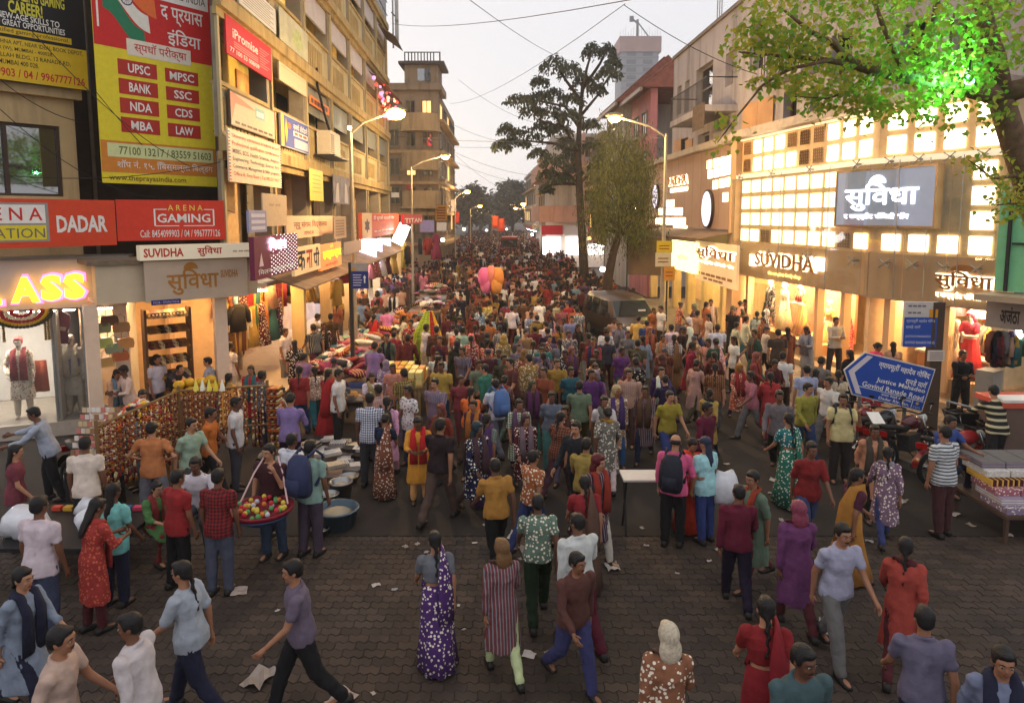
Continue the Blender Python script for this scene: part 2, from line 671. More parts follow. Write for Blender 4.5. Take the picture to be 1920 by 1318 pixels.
def figure(pose, top='shirt', bottom='trousers', sleeve=0.55, hair='short', woman=False, fat=1.0, hem=0.84):
 """returns the posed meshes of one person, 1.70 m tall, facing local -Y"""
 J = {}
 lean = R(pose.get('lean', 3))
 low = []
 legs = []
 for sgn, key in ((-1, 'L'), (1, 'R')):
  a, k, sp = (list(pose.get(key, (0, 3))) + [2])[:3]
  a, k, sp = R(a), R(k), R(sp)
  hip = Vector((sgn * 0.085, 0, 0))
  kn = hip + Vector((sgn * math.sin(sp), -math.sin(a), -math.cos(a))) * 0.43
  an = kn + Vector((sgn * math.sin(sp) * 0.4, -math.sin(a - k), -math.cos(a - k))) * 0.41
  legs.append([hip, kn, an])
  low.append(an.z)
 pz = 0.075 - min(low)
 up = Vector((0, 0, pz))
 legs = [[p + up for p in l] for l in legs]
 pel = Vector((0, 0, pz + 0.03))
 ax = Vector((0, -math.sin(lean), math.cos(lean)))
 fw = Vector((0, -math.cos(lean), -math.sin(lean)))
 chest, neck = pel + ax * 0.34, pel + ax * 0.485
 sw = 0.165 if woman else 0.19
 arms = []
 for sgn, key in ((-1, 'la'), (1, 'ra')):
  a, b, e, w = [R(q) for q in pose.get(key, (2, 10, 12, 0))]
  sh = neck + Vector((sgn * sw * 0.97, 0, 0)) - ax * 0.062
  d1 = Vector((sgn * math.sin(b), -math.sin(a) * math.cos(b), -math.cos(a) * math.cos(b)))
  el = sh + d1 * 0.28
  d2 = Vector((-sgn * math.sin(w) + sgn * math.sin(b) * 0.5, -math.sin(a + e) * math.cos(w), -math.cos(a + e) * math.cos(w))).normalized()
  wr = el + d2 * 0.245
  arms.append([sh, el, wr, d2])
 # ---- head frame
 hy, hp = R(pose.get('yaw', 0)), R(pose.get('pitch', 6))
 hc = neck + ax * 0.15 + Vector((0, -0.015, 0))
 HM = Matrix.Translation(hc) @ Matrix.Rotation(hy, 4, 'Z') @ Matrix.Rotation(hp, 4, 'X')
 b = MB()
 b.M = HM
 b.ball((0, 0.012, 0.03), (0.076, 0.094, 0.088), 14, 10)
 b.ball((0, -0.018, -0.045), (0.056, 0.066, 0.066), 12, 8)
 b.ball((0, -0.062, -0.088), (0.024, 0.02, 0.018))
 b.add([(-0.008, -0.083, 0.022), (0.008, -0.083, 0.022), (0.019, -0.083, -0.028), (-0.019, -0.083, -0.028), (0, -0.068, 0.03), (0, -0.112, -0.022), (0, -0.068, -0.036)],
          [(0, 1, 4), (0, 5, 1), (1, 5, 2), (0, 3, 5), (3, 6, 5), (5, 6, 2), (0, 4, 3), (4, 6, 3), (1, 2, 4), (2, 6, 4)])
 b.ball((0, -0.075, 0.034), (0.05, 0.016, 0.012))
 for sx in (-1, 1):
  b.ball((sx * 0.077, 0.012, -0.008), (0.011, 0.02, 0.03), 8, 6)
  b.ball((sx * 0.035, -0.06, -0.022), (0.022, 0.018, 0.018))
 b.M = Matrix()
 limb(b, [neck - ax * 0.04, hc - ax * 0.05 + Vector((0, 0.012, 0))], [0.058, 0.05])
 tw = [(0.0, 0.155, 0.105), (0.1, 0.14, 0.098), (0.2, 0.142, 0.1), (0.31, 0.168, 0.112), (0.4, 0.172, 0.1), (0.445, 0.14, 0.08), (0.485, 0.068, 0.058)]
 if woman:
  tw = [(0.0, 0.165, 0.11), (0.1, 0.135, 0.092), (0.2, 0.128, 0.09), (0.31, 0.15, 0.118), (0.4, 0.148, 0.095), (0.455, 0.11, 0.07), (0.485, 0.052, 0.05)]
 tw = [(h, x * fat, y * fat) for h, x, y in tw]
 b.rings([ell(pel + ax * h, x, y, ax) for h, x, y in [(-0.09, 0.12, 0.085)] + tw])
 for hip, kn, an in legs:
  limb(b, [hip, kn, an], [0.088, 0.054, 0.036])
  f = an + Vector((0, -0.06, -0.042))
  b.ball(f, (0.042, 0.12, 0.034), 12, 6)
  b.ball(an + Vector((0, 0.02, -0.03)), (0.036, 0.04, 0.044))
 for (sh, el, wr, d2) in arms:
  limb(b, [sh, el, wr], [0.056, 0.04, 0.026])
  pm = wr + d2 * 0.055
  limb(b, [wr + d2 * 0.01, pm, wr + d2 * 0.085], [0.024, 0.032, 0.029], 8)
 body = resurface(b, [M_SKIN, M_EYE, M_IRIS, M_LIP], 0.0125, 3, 0.22)
 x = MB()
 for sgn, (sh, el, wr, d2) in zip((-1, 1), arms):      # five unequal bent fingers on each hand
  side = d2.cross(Vector((sgn, 0, 0)))
  if side.length < 0.2:
   side = d2.cross(Vector((0, 0, 1)))
  side.normalize()                                   # across the palm
  cur = d2.cross(side).normalized() * sgn            # finger curl direction
  if cur.x * sgn > 0:
   cur = -cur
  base = wr + d2 * 0.095
  curl = pose.get('curl', 0.5)
  for i, (o, ln) in enumerate(((-0.027, 0.062), (-0.009, 0.074), (0.009, 0.07), (0.026, 0.055))):
   p0 = base + side * o
   p1 = p0 + (d2 + cur * curl * 0.4).normalized() * ln * 0.45
   p2 = p1 + (d2 + cur * curl * 1.3).normalized() * ln * 0.33
   p3 = p2 + (d2 * 0.7 + cur * curl * 2).normalized() * ln * 0.26
   x.tube([p0 - d2 * 0.02, p0, p1, p2, p3], [0.0095, 0.0095, 0.009, 0.008, 0.0055], 6)
  t0 = wr + d2 * 0.04 - side * 0.024
  t1 = t0 - side * 0.03 + d2 * 0.022 + cur * 0.01
  t2 = t1 - side * 0.008 + d2 * 0.03 + cur * 0.012
  x.tube([t0, t1, t2], [0.0125, 0.0105, 0.0065], 6)
 x.M = HM
 for sx in (-1, 1):
  x.mi = 1
  x.ball((sx * 0.032, -0.0765, 0.012), (0.0135, 0.0075, 0.0075), 8, 5)
  x.mi = 2
  x.ball((sx * 0.032, -0.0835, 0.012), (0.0062, 0.004, 0.0062), 6, 5)
  x.tube([(sx * 0.014, -0.089, 0.034), (sx * 0.034, -0.088, 0.04), (sx * 0.053, -0.078, 0.033)], [0.0035, 0.0045, 0.002], 5)
 x.mi = 3
 x.tube([(-0.024, -0.078, -0.056), (-0.008, -0.087, -0.053), (0.008, -0.087, -0.053), (0.024, -0.078, -0.056)], [0.002, 0.006, 0.006, 0.002], 6)
 x.tube([(-0.018, -0.079, -0.062), (0, -0.086, -0.063), (0.018, -0.079, -0.062)], [0.003, 0.0065, 0.003], 6)
 if not woman and pose.get('tash', True):
  x.mi = 2
  x.tube([(-0.026, -0.079, -0.048), (-0.01, -0.089, -0.042), (0.01, -0.089, -0.042), (0.026, -0.079, -0.048)], [0.002, 0.0055, 0.0055, 0.002], 6)
 body = merge_extra(body, x)
 parts = [('body', body, 'skin')]
 # ---- hair
 hb = MB(HM)
 if hair == 'bald':
  hb.rings([[(math.cos(w) * rx, 0.02 + math.sin(w) * ry, z) for w in [R(-20) + k * R(220) / 13 for k in range(14)]] +
                  [(math.cos(w) * (rx - 0.008), 0.02 + math.sin(w) * (ry - 0.008), z) for w in [R(200) - k * R(220) / 13 for k in range(14)]]
                  for z, rx, ry in ((-0.03, 0.074, 0.082), (0.0, 0.081, 0.091), (0.035, 0.08, 0.09))])
 elif hair == 'cap':
  hb.ball((0, 0.016, 0.045), (0.088, 0.104, 0.078), 14, 9)
  hb.rings([[(math.cos(w) * 0.06, -0.07 - math.sin(w) * d, z) for w in [k * math.pi / 7 for k in range(8)]] for z, d in ((0.04, 0.085), (0.05, 0.08))])
 else:
  hb.ball((0, 0.024, 0.046), (0.084, 0.096, 0.087), 14, 9)
  hb.ball((0, 0.05, 0.0), (0.076, 0.066, 0.072), 12, 8)
  hb.ball((0, -0.045, 0.092), (0.056, 0.042, 0.03), 10, 6)
  for sx in (-1, 1):
   hb.ball((sx * 0.073, -0.006, 0.022), (0.012, 0.028, 0.04), 8, 6)
 if hair == 'long' or (hair == 'cap' and woman):
  hb.ball((0, 0.075, -0.1), (0.075, 0.042, 0.15), 10, 8)
  hb.ball((0, 0.1, -0.25), (0.058, 0.032, 0.14), 10, 8)
 elif hair == 'plait':
  for k in range(7):
   hb.ball((0.008 * (-1) ** k, 0.1 + 0.004 * k, -0.04 - 0.055 * k), (0.03 - 0.002 * k, 0.026, 0.036), 8, 6)
 elif hair == 'bun':
  hb.ball((0, 0.115, 0.0), (0.046, 0.04, 0.044), 10, 7)
 elif hair == 'scarf':
  hb.ball((0, 0.03, 0.03), (0.096, 0.108, 0.112), 14, 10)
  hb.ball((0, 0.06, -0.1), (0.11, 0.07, 0.13), 12, 8)
 if hair == 'bald':
  hm = hb.mesh('hair', M_HAIR, True)
 else:
  hm = resurface(hb, [M_HAIR], 0.014, 2, 0.35)
 parts.append(('cap' if hair == 'cap' else 'head_scarf' if hair == 'scarf' else 'hair', hm, 'hair'))
 # ---- upper garment
 g = MB()
 inf = 0.016
 rows = [(h, xx + inf, yy + inf) for h, xx, yy in tw[:-1]]
 rows.append((0.485, 0.072, 0.064))
 if top in ('shirt', 'tee'):
  d = pel.z - hem
  rows = [(-max(d, 0.02) - 0.03, 0.196 * fat, 0.146 * fat)] + [(h, xx + (0.026 if h < 0.05 else 0.014 if h < 0.15 else 0), yy + (0.026 if h < 0.05 else 0.016 if h < 0.15 else 0)) for h, xx, yy in rows]
 elif top == 'blouse':
  rows = [(0.16, 0.147, 0.105)] + [r for r in rows if r[0] > 0.18]
 if top == 'kurta':
  sp = max(abs(legs[0][1].y), abs(legs[1][1].y))
  mid = Vector((0, (legs[0][1].y + legs[1][1].y) / 2, legs[0][1].z * 0.5 + legs[1][1].z * 0.5))
  if pz < 0.6:
   sk = [ell(mid + Vector((0, -0.06, 0.02)), 0.26, 0.12, (0, -0.8, 0.6)), ell((pel + mid) / 2, 0.22, 0.15, (0, -0.6, 0.8))]
  else:
   sk = [ell(mid + Vector((0, 0, -0.08)), 0.225, 0.125 + sp * 0.75, (0, 0, 1), 28, 0.07, 7), ell((pel + mid) / 2, 0.198, 0.13 + sp * 0.35, (0, 0, 1), 28, 0.03, 7)]
  rr = sk + [ell(pel + ax * h, xx * 1.02, yy * 1.03, ax, len(sk[0])) for h, xx, yy in rows]
 else:
  rr = [ell(pel + ax * h, xx, yy, ax) for h, xx, yy in rows]
 g.rings(rr)
 for (sh, el, wr, d2) in arms:
  if sleeve <= 1:
   e = sh.lerp(el, sleeve)
   limb(g, [sh, e], [0.066, 0.06 - 0.004 * sleeve])
  else:
   e = el.lerp(wr, sleeve - 1)
   limb(g, [sh, el, e], [0.066, 0.053, 0.045])
 if top == 'shirt':
  rr = ell(neck + ax * 0.0, 0.074, 0.068, ax + fw * 0.25, 12)
  g.tube(rr + [rr[0]], 0.015, 6)
 gm = folds(resurface(g, [M_CLOTH], 0.0145, 2, 0.38), 0.012)
 parts.append(({'shirt': 'shirt', 'tee': 't_shirt', 'kurta': 'tunic', 'blouse': 'blouse'}[top], gm, 'top'))
 # ---- lower garment
 g = MB()
 if bottom == 'saree':
  n = 30
  sp = max(legs[0][2].y, legs[1][2].y), min(legs[0][2].y, legs[1][2].y)
  cy, ry = (sp[0] + sp[1]) / 2, (sp[0] - sp[1]) / 2
  g.rings([ell((0, cy - 0.02, 0.045), 0.25, 0.19 + ry * 0.9, (0, 0, 1), n, 0.08, 9), ell((0, cy * 0.6, 0.4), 0.21, 0.16 + ry * 0.5, (0, 0, 1), n, 0.06, 9),
                 ell((0, 0, 0.78), 0.195, 0.145, (0, 0, 1), n, 0.02, 9), ell(pel + ax * 0.12, 0.158, 0.12, ax, n)])
  # the loose end over the left shoulder and down the back
  s0 = neck + Vector((-0.1, 0, 0.0))
  path = [pel + ax * 0.1 + Vector((0.15, -0.02, 0)), pel + ax * 0.24 + fw * 0.125 + Vector((0.06, 0, 0)), pel + ax * 0.38 + fw * 0.135 + Vector((-0.05, 0, 0)),
    s0 + fw * 0.05 + ax * 0.005, s0 - fw * 0.07 - ax * 0.03, s0 - fw * 0.15 - ax * 0.25, s0 - fw * 0.17 - ax * 0.55, s0 - fw * 0.17 - ax * 0.8]
  rg = []
  for i, p in enumerate(path):
   t = (path[min(i + 1, 7)] - path[max(i - 1, 0)]).normalized()
   nrm = (p - (pel + ax * (p - pel).dot(ax))).normalized()
   wd = t.cross(nrm).normalized()
   hw = 0.085 if i < 5 else 0.11
   rg.append([p + wd * hw + nrm * 0.012, p + wd * hw * 0.3 + nrm * 0.03, p - wd * hw * 0.4 + nrm * 0.018, p - wd * hw + nrm * 0.008, p - wd * hw - nrm * 0.012, p + wd * hw - nrm * 0.012])
  g.rings(rg)
  bm_ = g.mesh('saree', M_CLOTH, True)
  parts.append(('saree', bm_, 'bottom'))
 elif bottom == 'skirt':
  n = 36
  g.rings([ell((0, 0, 0.06), 0.34, 0.3, (0, 0, 1), n, 0.09, 12), ell((0, 0, 0.45), 0.25, 0.21, (0, 0, 1), n, 0.06, 12), ell(pel + ax * 0.08, 0.16, 0.12, ax, n)])
  parts.append(('skirt', g.mesh('skirt', M_CLOTH, True), 'bottom'))
 else:
  thin = 0.012 if bottom == 'leggings' else 0.024
  g.rings([ell(pel + ax * h, xx, yy, ax) for h, xx, yy in ((-0.1, 0.135, 0.1), (-0.03, 0.168 * fat, 0.12 * fat), (0.05, 0.165 * fat, 0.118 * fat), (0.09, 0.155 * fat, 0.11 * fat))])
  for hip, kn, an in legs:
   limb(g, [hip, kn, kn.lerp(an, 0.97)], [0.092 + thin * 0.6, 0.058 + thin, 0.04 + thin])
  gm = folds(resurface(g, [M_CLOTH], 0.0155, 2, 0.4), 0.011)
  parts.append((bottom, gm, 'bottom'))
 for hip, kn, an in legs:
  s = MB()
  c = an + Vector((0, -0.05, 0))
  prof = [(-0.17, 0.028, 0.03), (-0.13, 0.044, 0.045), (-0.06, 0.05, 0.062), (0.02, 0.044, 0.085), (0.07, 0.042, 0.085), (0.092, 0.03, 0.06)]
  s.rings([[(an.x + wx * q[0], an.y + y + 0.0, an.z - 0.075 + 0.0 + hh * q[1]) for q in ((-1, 0), (1, 0), (1, 0.55), (0.7, 1), (-0.7, 1), (-1, 0.55))] for y, wx, hh in prof])
  parts.append(('shoe', s.mesh('shoe', M_SHOE, True), 'shoe'))
 if woman and top == 'kurta':
  # dupatta: two ends hanging in front, over both shoulders
  g = MB()
  for sgn in (-1, 1):
   s0 = neck + Vector((sgn * 0.085, 0, 0))
   path = [neck - fw * 0.085 - ax * 0.01 + Vector((0, 0, 0.0)), s0 - fw * 0.045 + ax * 0.012, s0 + fw * 0.06 - ax * 0.0, s0 + fw * 0.145 - ax * 0.17, s0 + fw * 0.15 - ax * 0.36, s0 + fw * 0.165 - ax * 0.6]
   rg = []
   for i, p in enumerate(path):
    t = (path[min(i + 1, 5)] - path[max(i - 1, 0)]).normalized()
    wd = Vector((1, 0, 0)) if i > 1 else Vector((0.6, 0, 0.8))
    nr = t.cross(wd).normalized()
    hw = (0.05, 0.045, 0.045, 0.055, 0.065, 0.075)[i]
    rg.append([p + wd * hw + nr * 0.01, p + nr * 0.022, p - wd * hw + nr * 0.01, p - wd * hw - nr * 0.01, p - nr * 0.002, p + wd * hw - nr * 0.01])
   g.rings(rg)
  parts.append(('scarf', g.mesh('scarf', M_CLOTH, True), 'scarf'))
 return parts


STAND = dict(L=(2, 4), R=(-3, 3), la=(2, 9, 14, 4), ra=(0, 10, 10, 4))
WALK = dict(L=(24, 8), R=(-18, 22), la=(-22, 9, 18, 4), ra=(24, 9, 28, 6), lean=5)
WALK2 = dict(L=(-14, 30), R=(18, 4), la=(18, 10, 34, 8), ra=(-14, 10, 14, 4), lean=5, yaw=15)
HOLD = dict(L=(3, 4), R=(-2, 4), la=(22, 10, 70, 32), ra=(18, 12, 78, 30), lean=8, pitch=22, curl=0.9)
HIPS = dict(L=(2, 3, 7), R=(-2, 3, 7), la=(-12, 38, 62, 58), ra=(-12, 38, 62, 58), lean=2, curl=0.9)
PHONE = dict(L=(3, 4), R=(-3, 4), la=(4, 9, 12, 4), ra=(38, 16, 118, 18), lean=3, yaw=-12, curl=1.0)
CROSS = dict(L=(0, 3, 6), R=(2, 4, 6), la=(24, 6, 76, 62), ra=(20, 6, 70, 62), lean=0, pitch=2, curl=0.8)
REACH = dict(L=(12, 14), R=(-8, 10), la=(58, 16, 22, 6), ra=(44, 14, 34, 8), lean=16, pitch=18, curl=0.9)
BEND = dict(L=(16, 22), R=(6, 16), la=(70, 10, 16, 10), ra=(60, 12, 24, 10), lean=42, pitch=-8, curl=0.9)
SIT = dict(L=(84, 92, 10), R=(80, 88, 10), la=(36, 14, 50, 18), ra=(40, 14, 44, 18), lean=12, pitch=10, curl=0.9)
FIG = {
 'man_stand': figure(STAND), 'man_walk': figure(WALK), 'man_step': figure(WALK2, sleeve=1.9), 'man_hold': figure(HOLD, sleeve=1.55),
 'man_hips': figure(HIPS), 'man_phone': figure(PHONE, 'tee', fat=1.06), 'man_cross': figure(CROSS, sleeve=1.9), 'man_reach': figure(REACH, sleeve=1.7),
 'man_bald': figure(dict(STAND, la=(14, 12, 40, 20), pitch=16), hair='bald', sleeve=1.6, fat=1.06),
 'man_cap': figure(WALK2, 'tee', hair='cap'), 'man_bend': figure(BEND, sleeve=0.6), 'man_sit': figure(SIT, sleeve=0.6),
 'woman_stand': figure(STAND, 'kurta', 'leggings', 0.95, 'long', True), 'woman_walk': figure(WALK, 'kurta', 'leggings', 1.5, 'plait', True),
 'woman_step': figure(WALK2, 'kurta', 'leggings', 0.9, 'bun', True), 'saree_stand': figure(HOLD, 'blouse', 'saree', 0.6, 'bun', True),
 'saree_walk': figure(dict(WALK, L=(13, 5), R=(-10, 12)), 'blouse', 'saree', 0.6, 'plait', True),
 'girl_jeans': figure(dict(STAND, la=(8, 12, 30, 6)), 'tee', 'trousers', 0.6, 'long', True, hem=0.8), 'girl_cap': figure(dict(STAND, yaw=10), 'tee', 'trousers', 0.6, 'cap', True, hem=0.82),
 'girl_walk': figure(WALK, 'tee', 'trousers', 0.8, 'plait', True, hem=0.8), 'woman_hold': figure(HOLD, 'kurta', 'leggings', 1.5, 'long', True),
 'woman_scarf': figure(WALK2, 'kurta', 'leggings', 1.9, 'scarf', True), 'woman_bend': figure(BEND, 'kurta', 'leggings', 1.2, 'plait', True), 'woman_sit': figure(SIT, 'kurta', 'leggings', 1.4, 'plait', True),
}
SKINS = [(150, 104, 78), (128, 86, 62), (110, 72, 52), (168, 120, 92), (96, 62, 46), (140, 96, 70)]


def person(fig, loc, rz, label, top, bottom, scale=1.0, skin=None, hair=(20, 16, 15), scarf=None, shoe=(30, 26, 24), top_mat=None, bottom_mat=None, group=None, shoes=True, cat='person', head=True):
 r = thing('person', label, cat, loc, rz, group)
 s = scale
 r.scale = (s * rnd.uniform(0.97, 1.05), s, s)
 skin = skin or SKINS[rnd.randrange(len(SKINS))]
 for name, me, role in FIG[fig]:
  if role == 'shoe' and not shoes:
   continue
  o = bpy.data.objects.new(name, me)
  col.objects.link(o)
  o.parent = r
  c = {'skin': skin, 'top': top, 'bottom': bottom, 'hair': hair, 'scarf': scarf or bottom, 'shoe': shoe}[role]
  colour(o, c)
  mm = top_mat if role == 'top' else bottom_mat if role == 'bottom' else None
  if mm is not None:
   o.material_slots[0].link = 'OBJECT'
   o.material_slots[0].material = mm
 return r


def thin(me, faces):
 """light copy of a mesh for the far crowd: vertex array and face list"""
 ob = bpy.data.objects.new('tmp', me)
 col.objects.link(ob)
 d = ob.modifiers.new('d', 'DECIMATE')
 d.ratio = min(1.0, faces / max(1, len(me.polygons)))
 ev = ob.evaluated_get(bpy.context.evaluated_depsgraph_get())
 m2 = ev.to_mesh()
 v = np.empty(len(m2.vertices) * 3)
 m2.vertices.foreach_get('co', v)
 f = [tuple(p.vertices) for p in m2.polygons]
 ev.to_mesh_clear()
 bpy.data.objects.remove(ob)
 return v.reshape(-1, 3), f


LOW = {k: [(*thin(me, {'skin': 170, 'top': 130, 'bottom': 120, 'hair': 60, 'scarf': 18}[role]), role) for _, me, role in FIG[k] if role != 'shoe'] for k in ('man_stand', 'man_walk', 'man_step', 'man_hold', 'woman_stand', 'woman_walk', 'saree_walk', 'girl_walk')}

# ------------------------------------------------------------------ ground
M_ASPH = mat('asphalt', (46, 39, 34), 0.86, var=0.22, vs=1.3, bump=0.5, bs=70, dirt=(58, 49, 42), dirt_amt=0.55, ds=0.5)
M_PAV = mat('paver_concrete', (64, 52, 44), 0.82, var=0.28, vs=2.2, bump=0.35, bs=60, dirt=(52, 46, 44), dirt_amt=0.7, ds=0.7)
M_FOOT = mat('footway_tile', (112, 96, 82), 0.75, var=0.22, vs=1.6, bump=0.25, bs=40, dirt=(60, 52, 46), dirt_amt=0.6, ds=0.6)
M_KERB = mat('kerb_stone', (118, 108, 98), 0.8, var=0.2, vs=4, bump=0.4, bs=30)
nt = M_PAV.node_tree
gi, oi = nod(nt, 'ShaderNodeNewGeometry'), nod(nt, 'ShaderNodeObjectInfo')
ad = nod(nt, 'ShaderNodeMath', operation='ADD')
fr_ = nod(nt, 'ShaderNodeMath', operation='FRACT')
mr = nod(nt, 'ShaderNodeMapRange')
mr.inputs[3].default_value = 0.72
mr.inputs[4].default_value = 1.22
hs = nod(nt, 'ShaderNodeHueSaturation')
src = nt.nodes['Principled BSDF'].inputs['Base Color'].links[0].from_socket
nt.links.new(gi.outputs['Random Per Island'], ad.inputs[0])
nt.links.new(oi.outputs['Random'], ad.inputs[1])
nt.links.new(ad.outputs[0], fr_.inputs[0])
nt.links.new(fr_.outputs[0], mr.inputs[0])
nt.links.new(src, hs.inputs['Color'])
nt.links.new(mr.outputs[0], hs.inputs['Value'])
nt.links.new(hs.outputs[0], nt.nodes['Principled BSDF'].inputs['Base Color'])
structure(MB().box(-400, 400, -60, 900, -0.5, -0.012).build('ground', M_ASPH))
mb = MB()
mb.add([(-7.6, 10.222, 0), (9.0, 10.222, 0), (6.0, 26, 0), (3.0, 90, 0), (-3.0, 260, 0), (-16, 260, 0), (-9.5, 90, 0), (-7.6, 26, 0)], [(0, 1, 2, 3, 4, 5, 6, 7)])
structure(mb.build('road', M_ASPH))

# interlocking zig-zag pavers of the crossing in the foreground
pav = structure(MB().box(-9, 9.4, 1.0, 10.26, -0.3, -0.008).build('paved_crossing', mat('paver_joint', (38, 32, 30), 0.95, var=0.2)))
PW, PH_, AMP = 0.24, 0.14, 0.02


def paver_outline(g=0.004):
 top_ = [(0.0, 0), (0.125, 1), (0.375, -1), (0.5, 0), (0.625, 1), (0.875, -1), (1.0, 0)]
 lo = [(PW * t + g * (1 if t == 0 else -1 if t == 1 else 0), AMP * a + g) for t, a in top_]
 hi = [(x, y + PH_ - 2 * g) for x, y in lo]
 mid_r = (PW - g + AMP * 0.6, PH_ / 2)
 mid_l = (g + AMP * 0.6, PH_ / 2)
 return lo + [mid_r] + hi[::-1] + [mid_l]


po = paver_outline()
pm = MB()
n = len(po)
ins = [(PW / 2 + (x - PW / 2) * 0.955, PH_ / 2 + (y - PH_ / 2) * 0.93) for x, y in po]
pm.rings([[(x, y, -0.02) for x, y in po], [(x, y, -0.003) for x, y in po], [(x, y, 0.0) for x, y in ins]], cap=False)
pm.add([(x, y, 0.0) for x, y in ins], [tuple(range(n))])
paver_me = pm.mesh('paver', M_PAV)
ang = 0.0
PM0 = Matrix.Translation((0, 10.2, 0)) @ Matrix.Rotation(ang, 4, 'Z')
cells = []
for j in range(0, 52):
 for i in range(-38, 40):
  q = PM0 @ Vector((i * PW + (PW / 2 if j % 2 else 0), -(j + 1) * PH_, 0))
  c = PM0 @ Vector((i * PW + PW / 2, -(j + 0.5) * PH_, 0))
  if c.y > 10.24 or c.y < 5.6 or abs(c.x) > c.y * 0.86:
   continue
  cells.append((c.y, q))
cells.sort(key=lambda e: e[0])
rest = MB()
cnt = 0
for k, (yy, q) in enumerate(cells):
 Mx = Matrix.Translation(q + Vector((0, 0, rnd.uniform(-0.003, 0.003)))) @ Matrix.Rotation(ang + rnd.uniform(-0.012, 0.012), 4, 'Z') @ Matrix.Rotation(rnd.uniform(-0.012, 0.012), 4, 'X')
 if yy > 6.9 and cnt < 300 and -1.6 < q.x < 4.9:
  o = bpy.data.objects.new('paver', paver_me)
  col.objects.link(o)
  o.parent = pav
  o.matrix_basis = Mx
  cnt += 1
 else:
  rest.M = Mx
  rest.add([tuple(v.co) for v in paver_me.vertices], [tuple(p.vertices) for p in paver_me.polygons])
o = rest.build('pavers', M_PAV, pav)
o['kind'] = 'stuff'

# right-hand footway with kerb
KERB = [(5.3, 40), (5.9, 26), (6.35, 19), (6.9, 15.6), (7.7, 12.9), (9.2, 10.9), (13.0, 9.0)]
mb = MB()
n = len(KERB)
mb.add([(x, y, 0.15) for x, y in KERB] + [(16, 9.0, 0.15), (16, 40, 0.15)], [tuple(range(n + 2))])
foot = structure(mb.build('footway', M_FOOT))
mb = MB()
ring = []
for i, (x, y) in enumerate(KERB):
 a = Vector(KERB[max(i - 1, 0)])
 b = Vector(KERB[min(i + 1, n - 1)])
 t = (b - a).normalized()
 nn = Vector((t.y, -t.x))
 ring.append([(x + nn.x * w, y + nn.y * w, z) for w, z in ((0.0, -0.05), (0.0, 0.15), (0.02, 0.17), (-0.14, 0.17), (-0.16, 0.15), (-0.16, -0.05))])
kerb = structure(MB().rings(ring).build('kerb', M_KERB))
# footway slabs in view
sl = MB().box(0.005, 0.395, 0.005, 0.395, -0.02, 0.012).mesh('paving_slab', M_FOOT)
k = 0
for i in range(60):
 for j in range(60):
  x, y = 5.6 + i * 0.4, 12.0 + j * 0.4
  # inside the footway, in front of the shops
  kx = np.interp(y, [p[1] for p in KERB[::-1]], [p[0] for p in KERB[::-1]])
  if x < kx + 0.2 or y > 24 or x > y * 0.72 or y < 12.4 or x > 11.6:
   continue
  if k >= 290:
   break
  o = bpy.data.objects.new('paving_slab', sl)
  col.objects.link(o)
  o.parent = foot
  o.location = (x, y, 0.15 + rnd.uniform(-0.004, 0.004))
  k += 1

# ------------------------------------------------------------------ left side: walls used by several buildings
W_CLASS = Wall.px(-130, 14.35, 228, 15.65)
W_CORNER = Wall.px(-170, 14.0, 152, 16.5)
W_ARENA = Wall.px(-130, 13.3, 218, 15.9)
W_GAME = Wall.px(219, 15.9, 421, 17.1)
W_POST = Wall.px(180, 15.3, 400, 17.6)
W_SUV = Wall.px(232, 14.9, 478, 16.7)
LS = Wall(-6.4 - 0.035 * 16.9, 16.9, -6.4 - 0.035 * 45.3, 45.3)     # yellow building, along the street
RED, WHITE, BLACK, YEL = C(196, 44, 40), C(232, 228, 220), C(26, 24, 26), C(226, 196, 40)
BLUE = C(36, 66, 150)
STEEL = mat('galvanised_steel', (150, 150, 148), 0.4, var=0.15, vs=8, metal=0.8)
DARKSTEEL = mat('dark_painted_steel', (44, 42, 40), 0.5, var=0.2, vs=10)
RUST = mat('rusty_steel', (92, 66, 50), 0.8, var=0.3, vs=9, dirt=(60, 36, 26), dirt_amt=0.7, ds=4)
M_YELLOW = mat('ochre_plaster', (182, 166, 124), 0.85, var=0.12, vs=1.1, bump=0.25, bs=18, dirt=(118, 98, 70), dirt_amt=0.55, ds=1.0, streak=True)
M_YELLOWD = mat('ochre_ledge', (172, 148, 98), 0.85, var=0.16, vs=2, bump=0.25, bs=18, dirt=(104, 82, 54), dirt_amt=0.6, ds=1.4, streak=True)
M_CREAM = mat('cream_plaster', (206, 178, 130), 0.85, var=0.1, vs=1.4, bump=0.2, bs=18, dirt=(140, 116, 84), dirt_amt=0.5, ds=1.2, streak=True)
M_INSIDE = mat('room_interior', (92, 76, 60), 0.9, var=0.2, vs=2)
M_GREYCOL = mat('grey_column', (140, 130, 112), 0.85, var=0.14, vs=2, dirt=(96, 84, 66), dirt_amt=0.4)
GLASS = glass_mat()

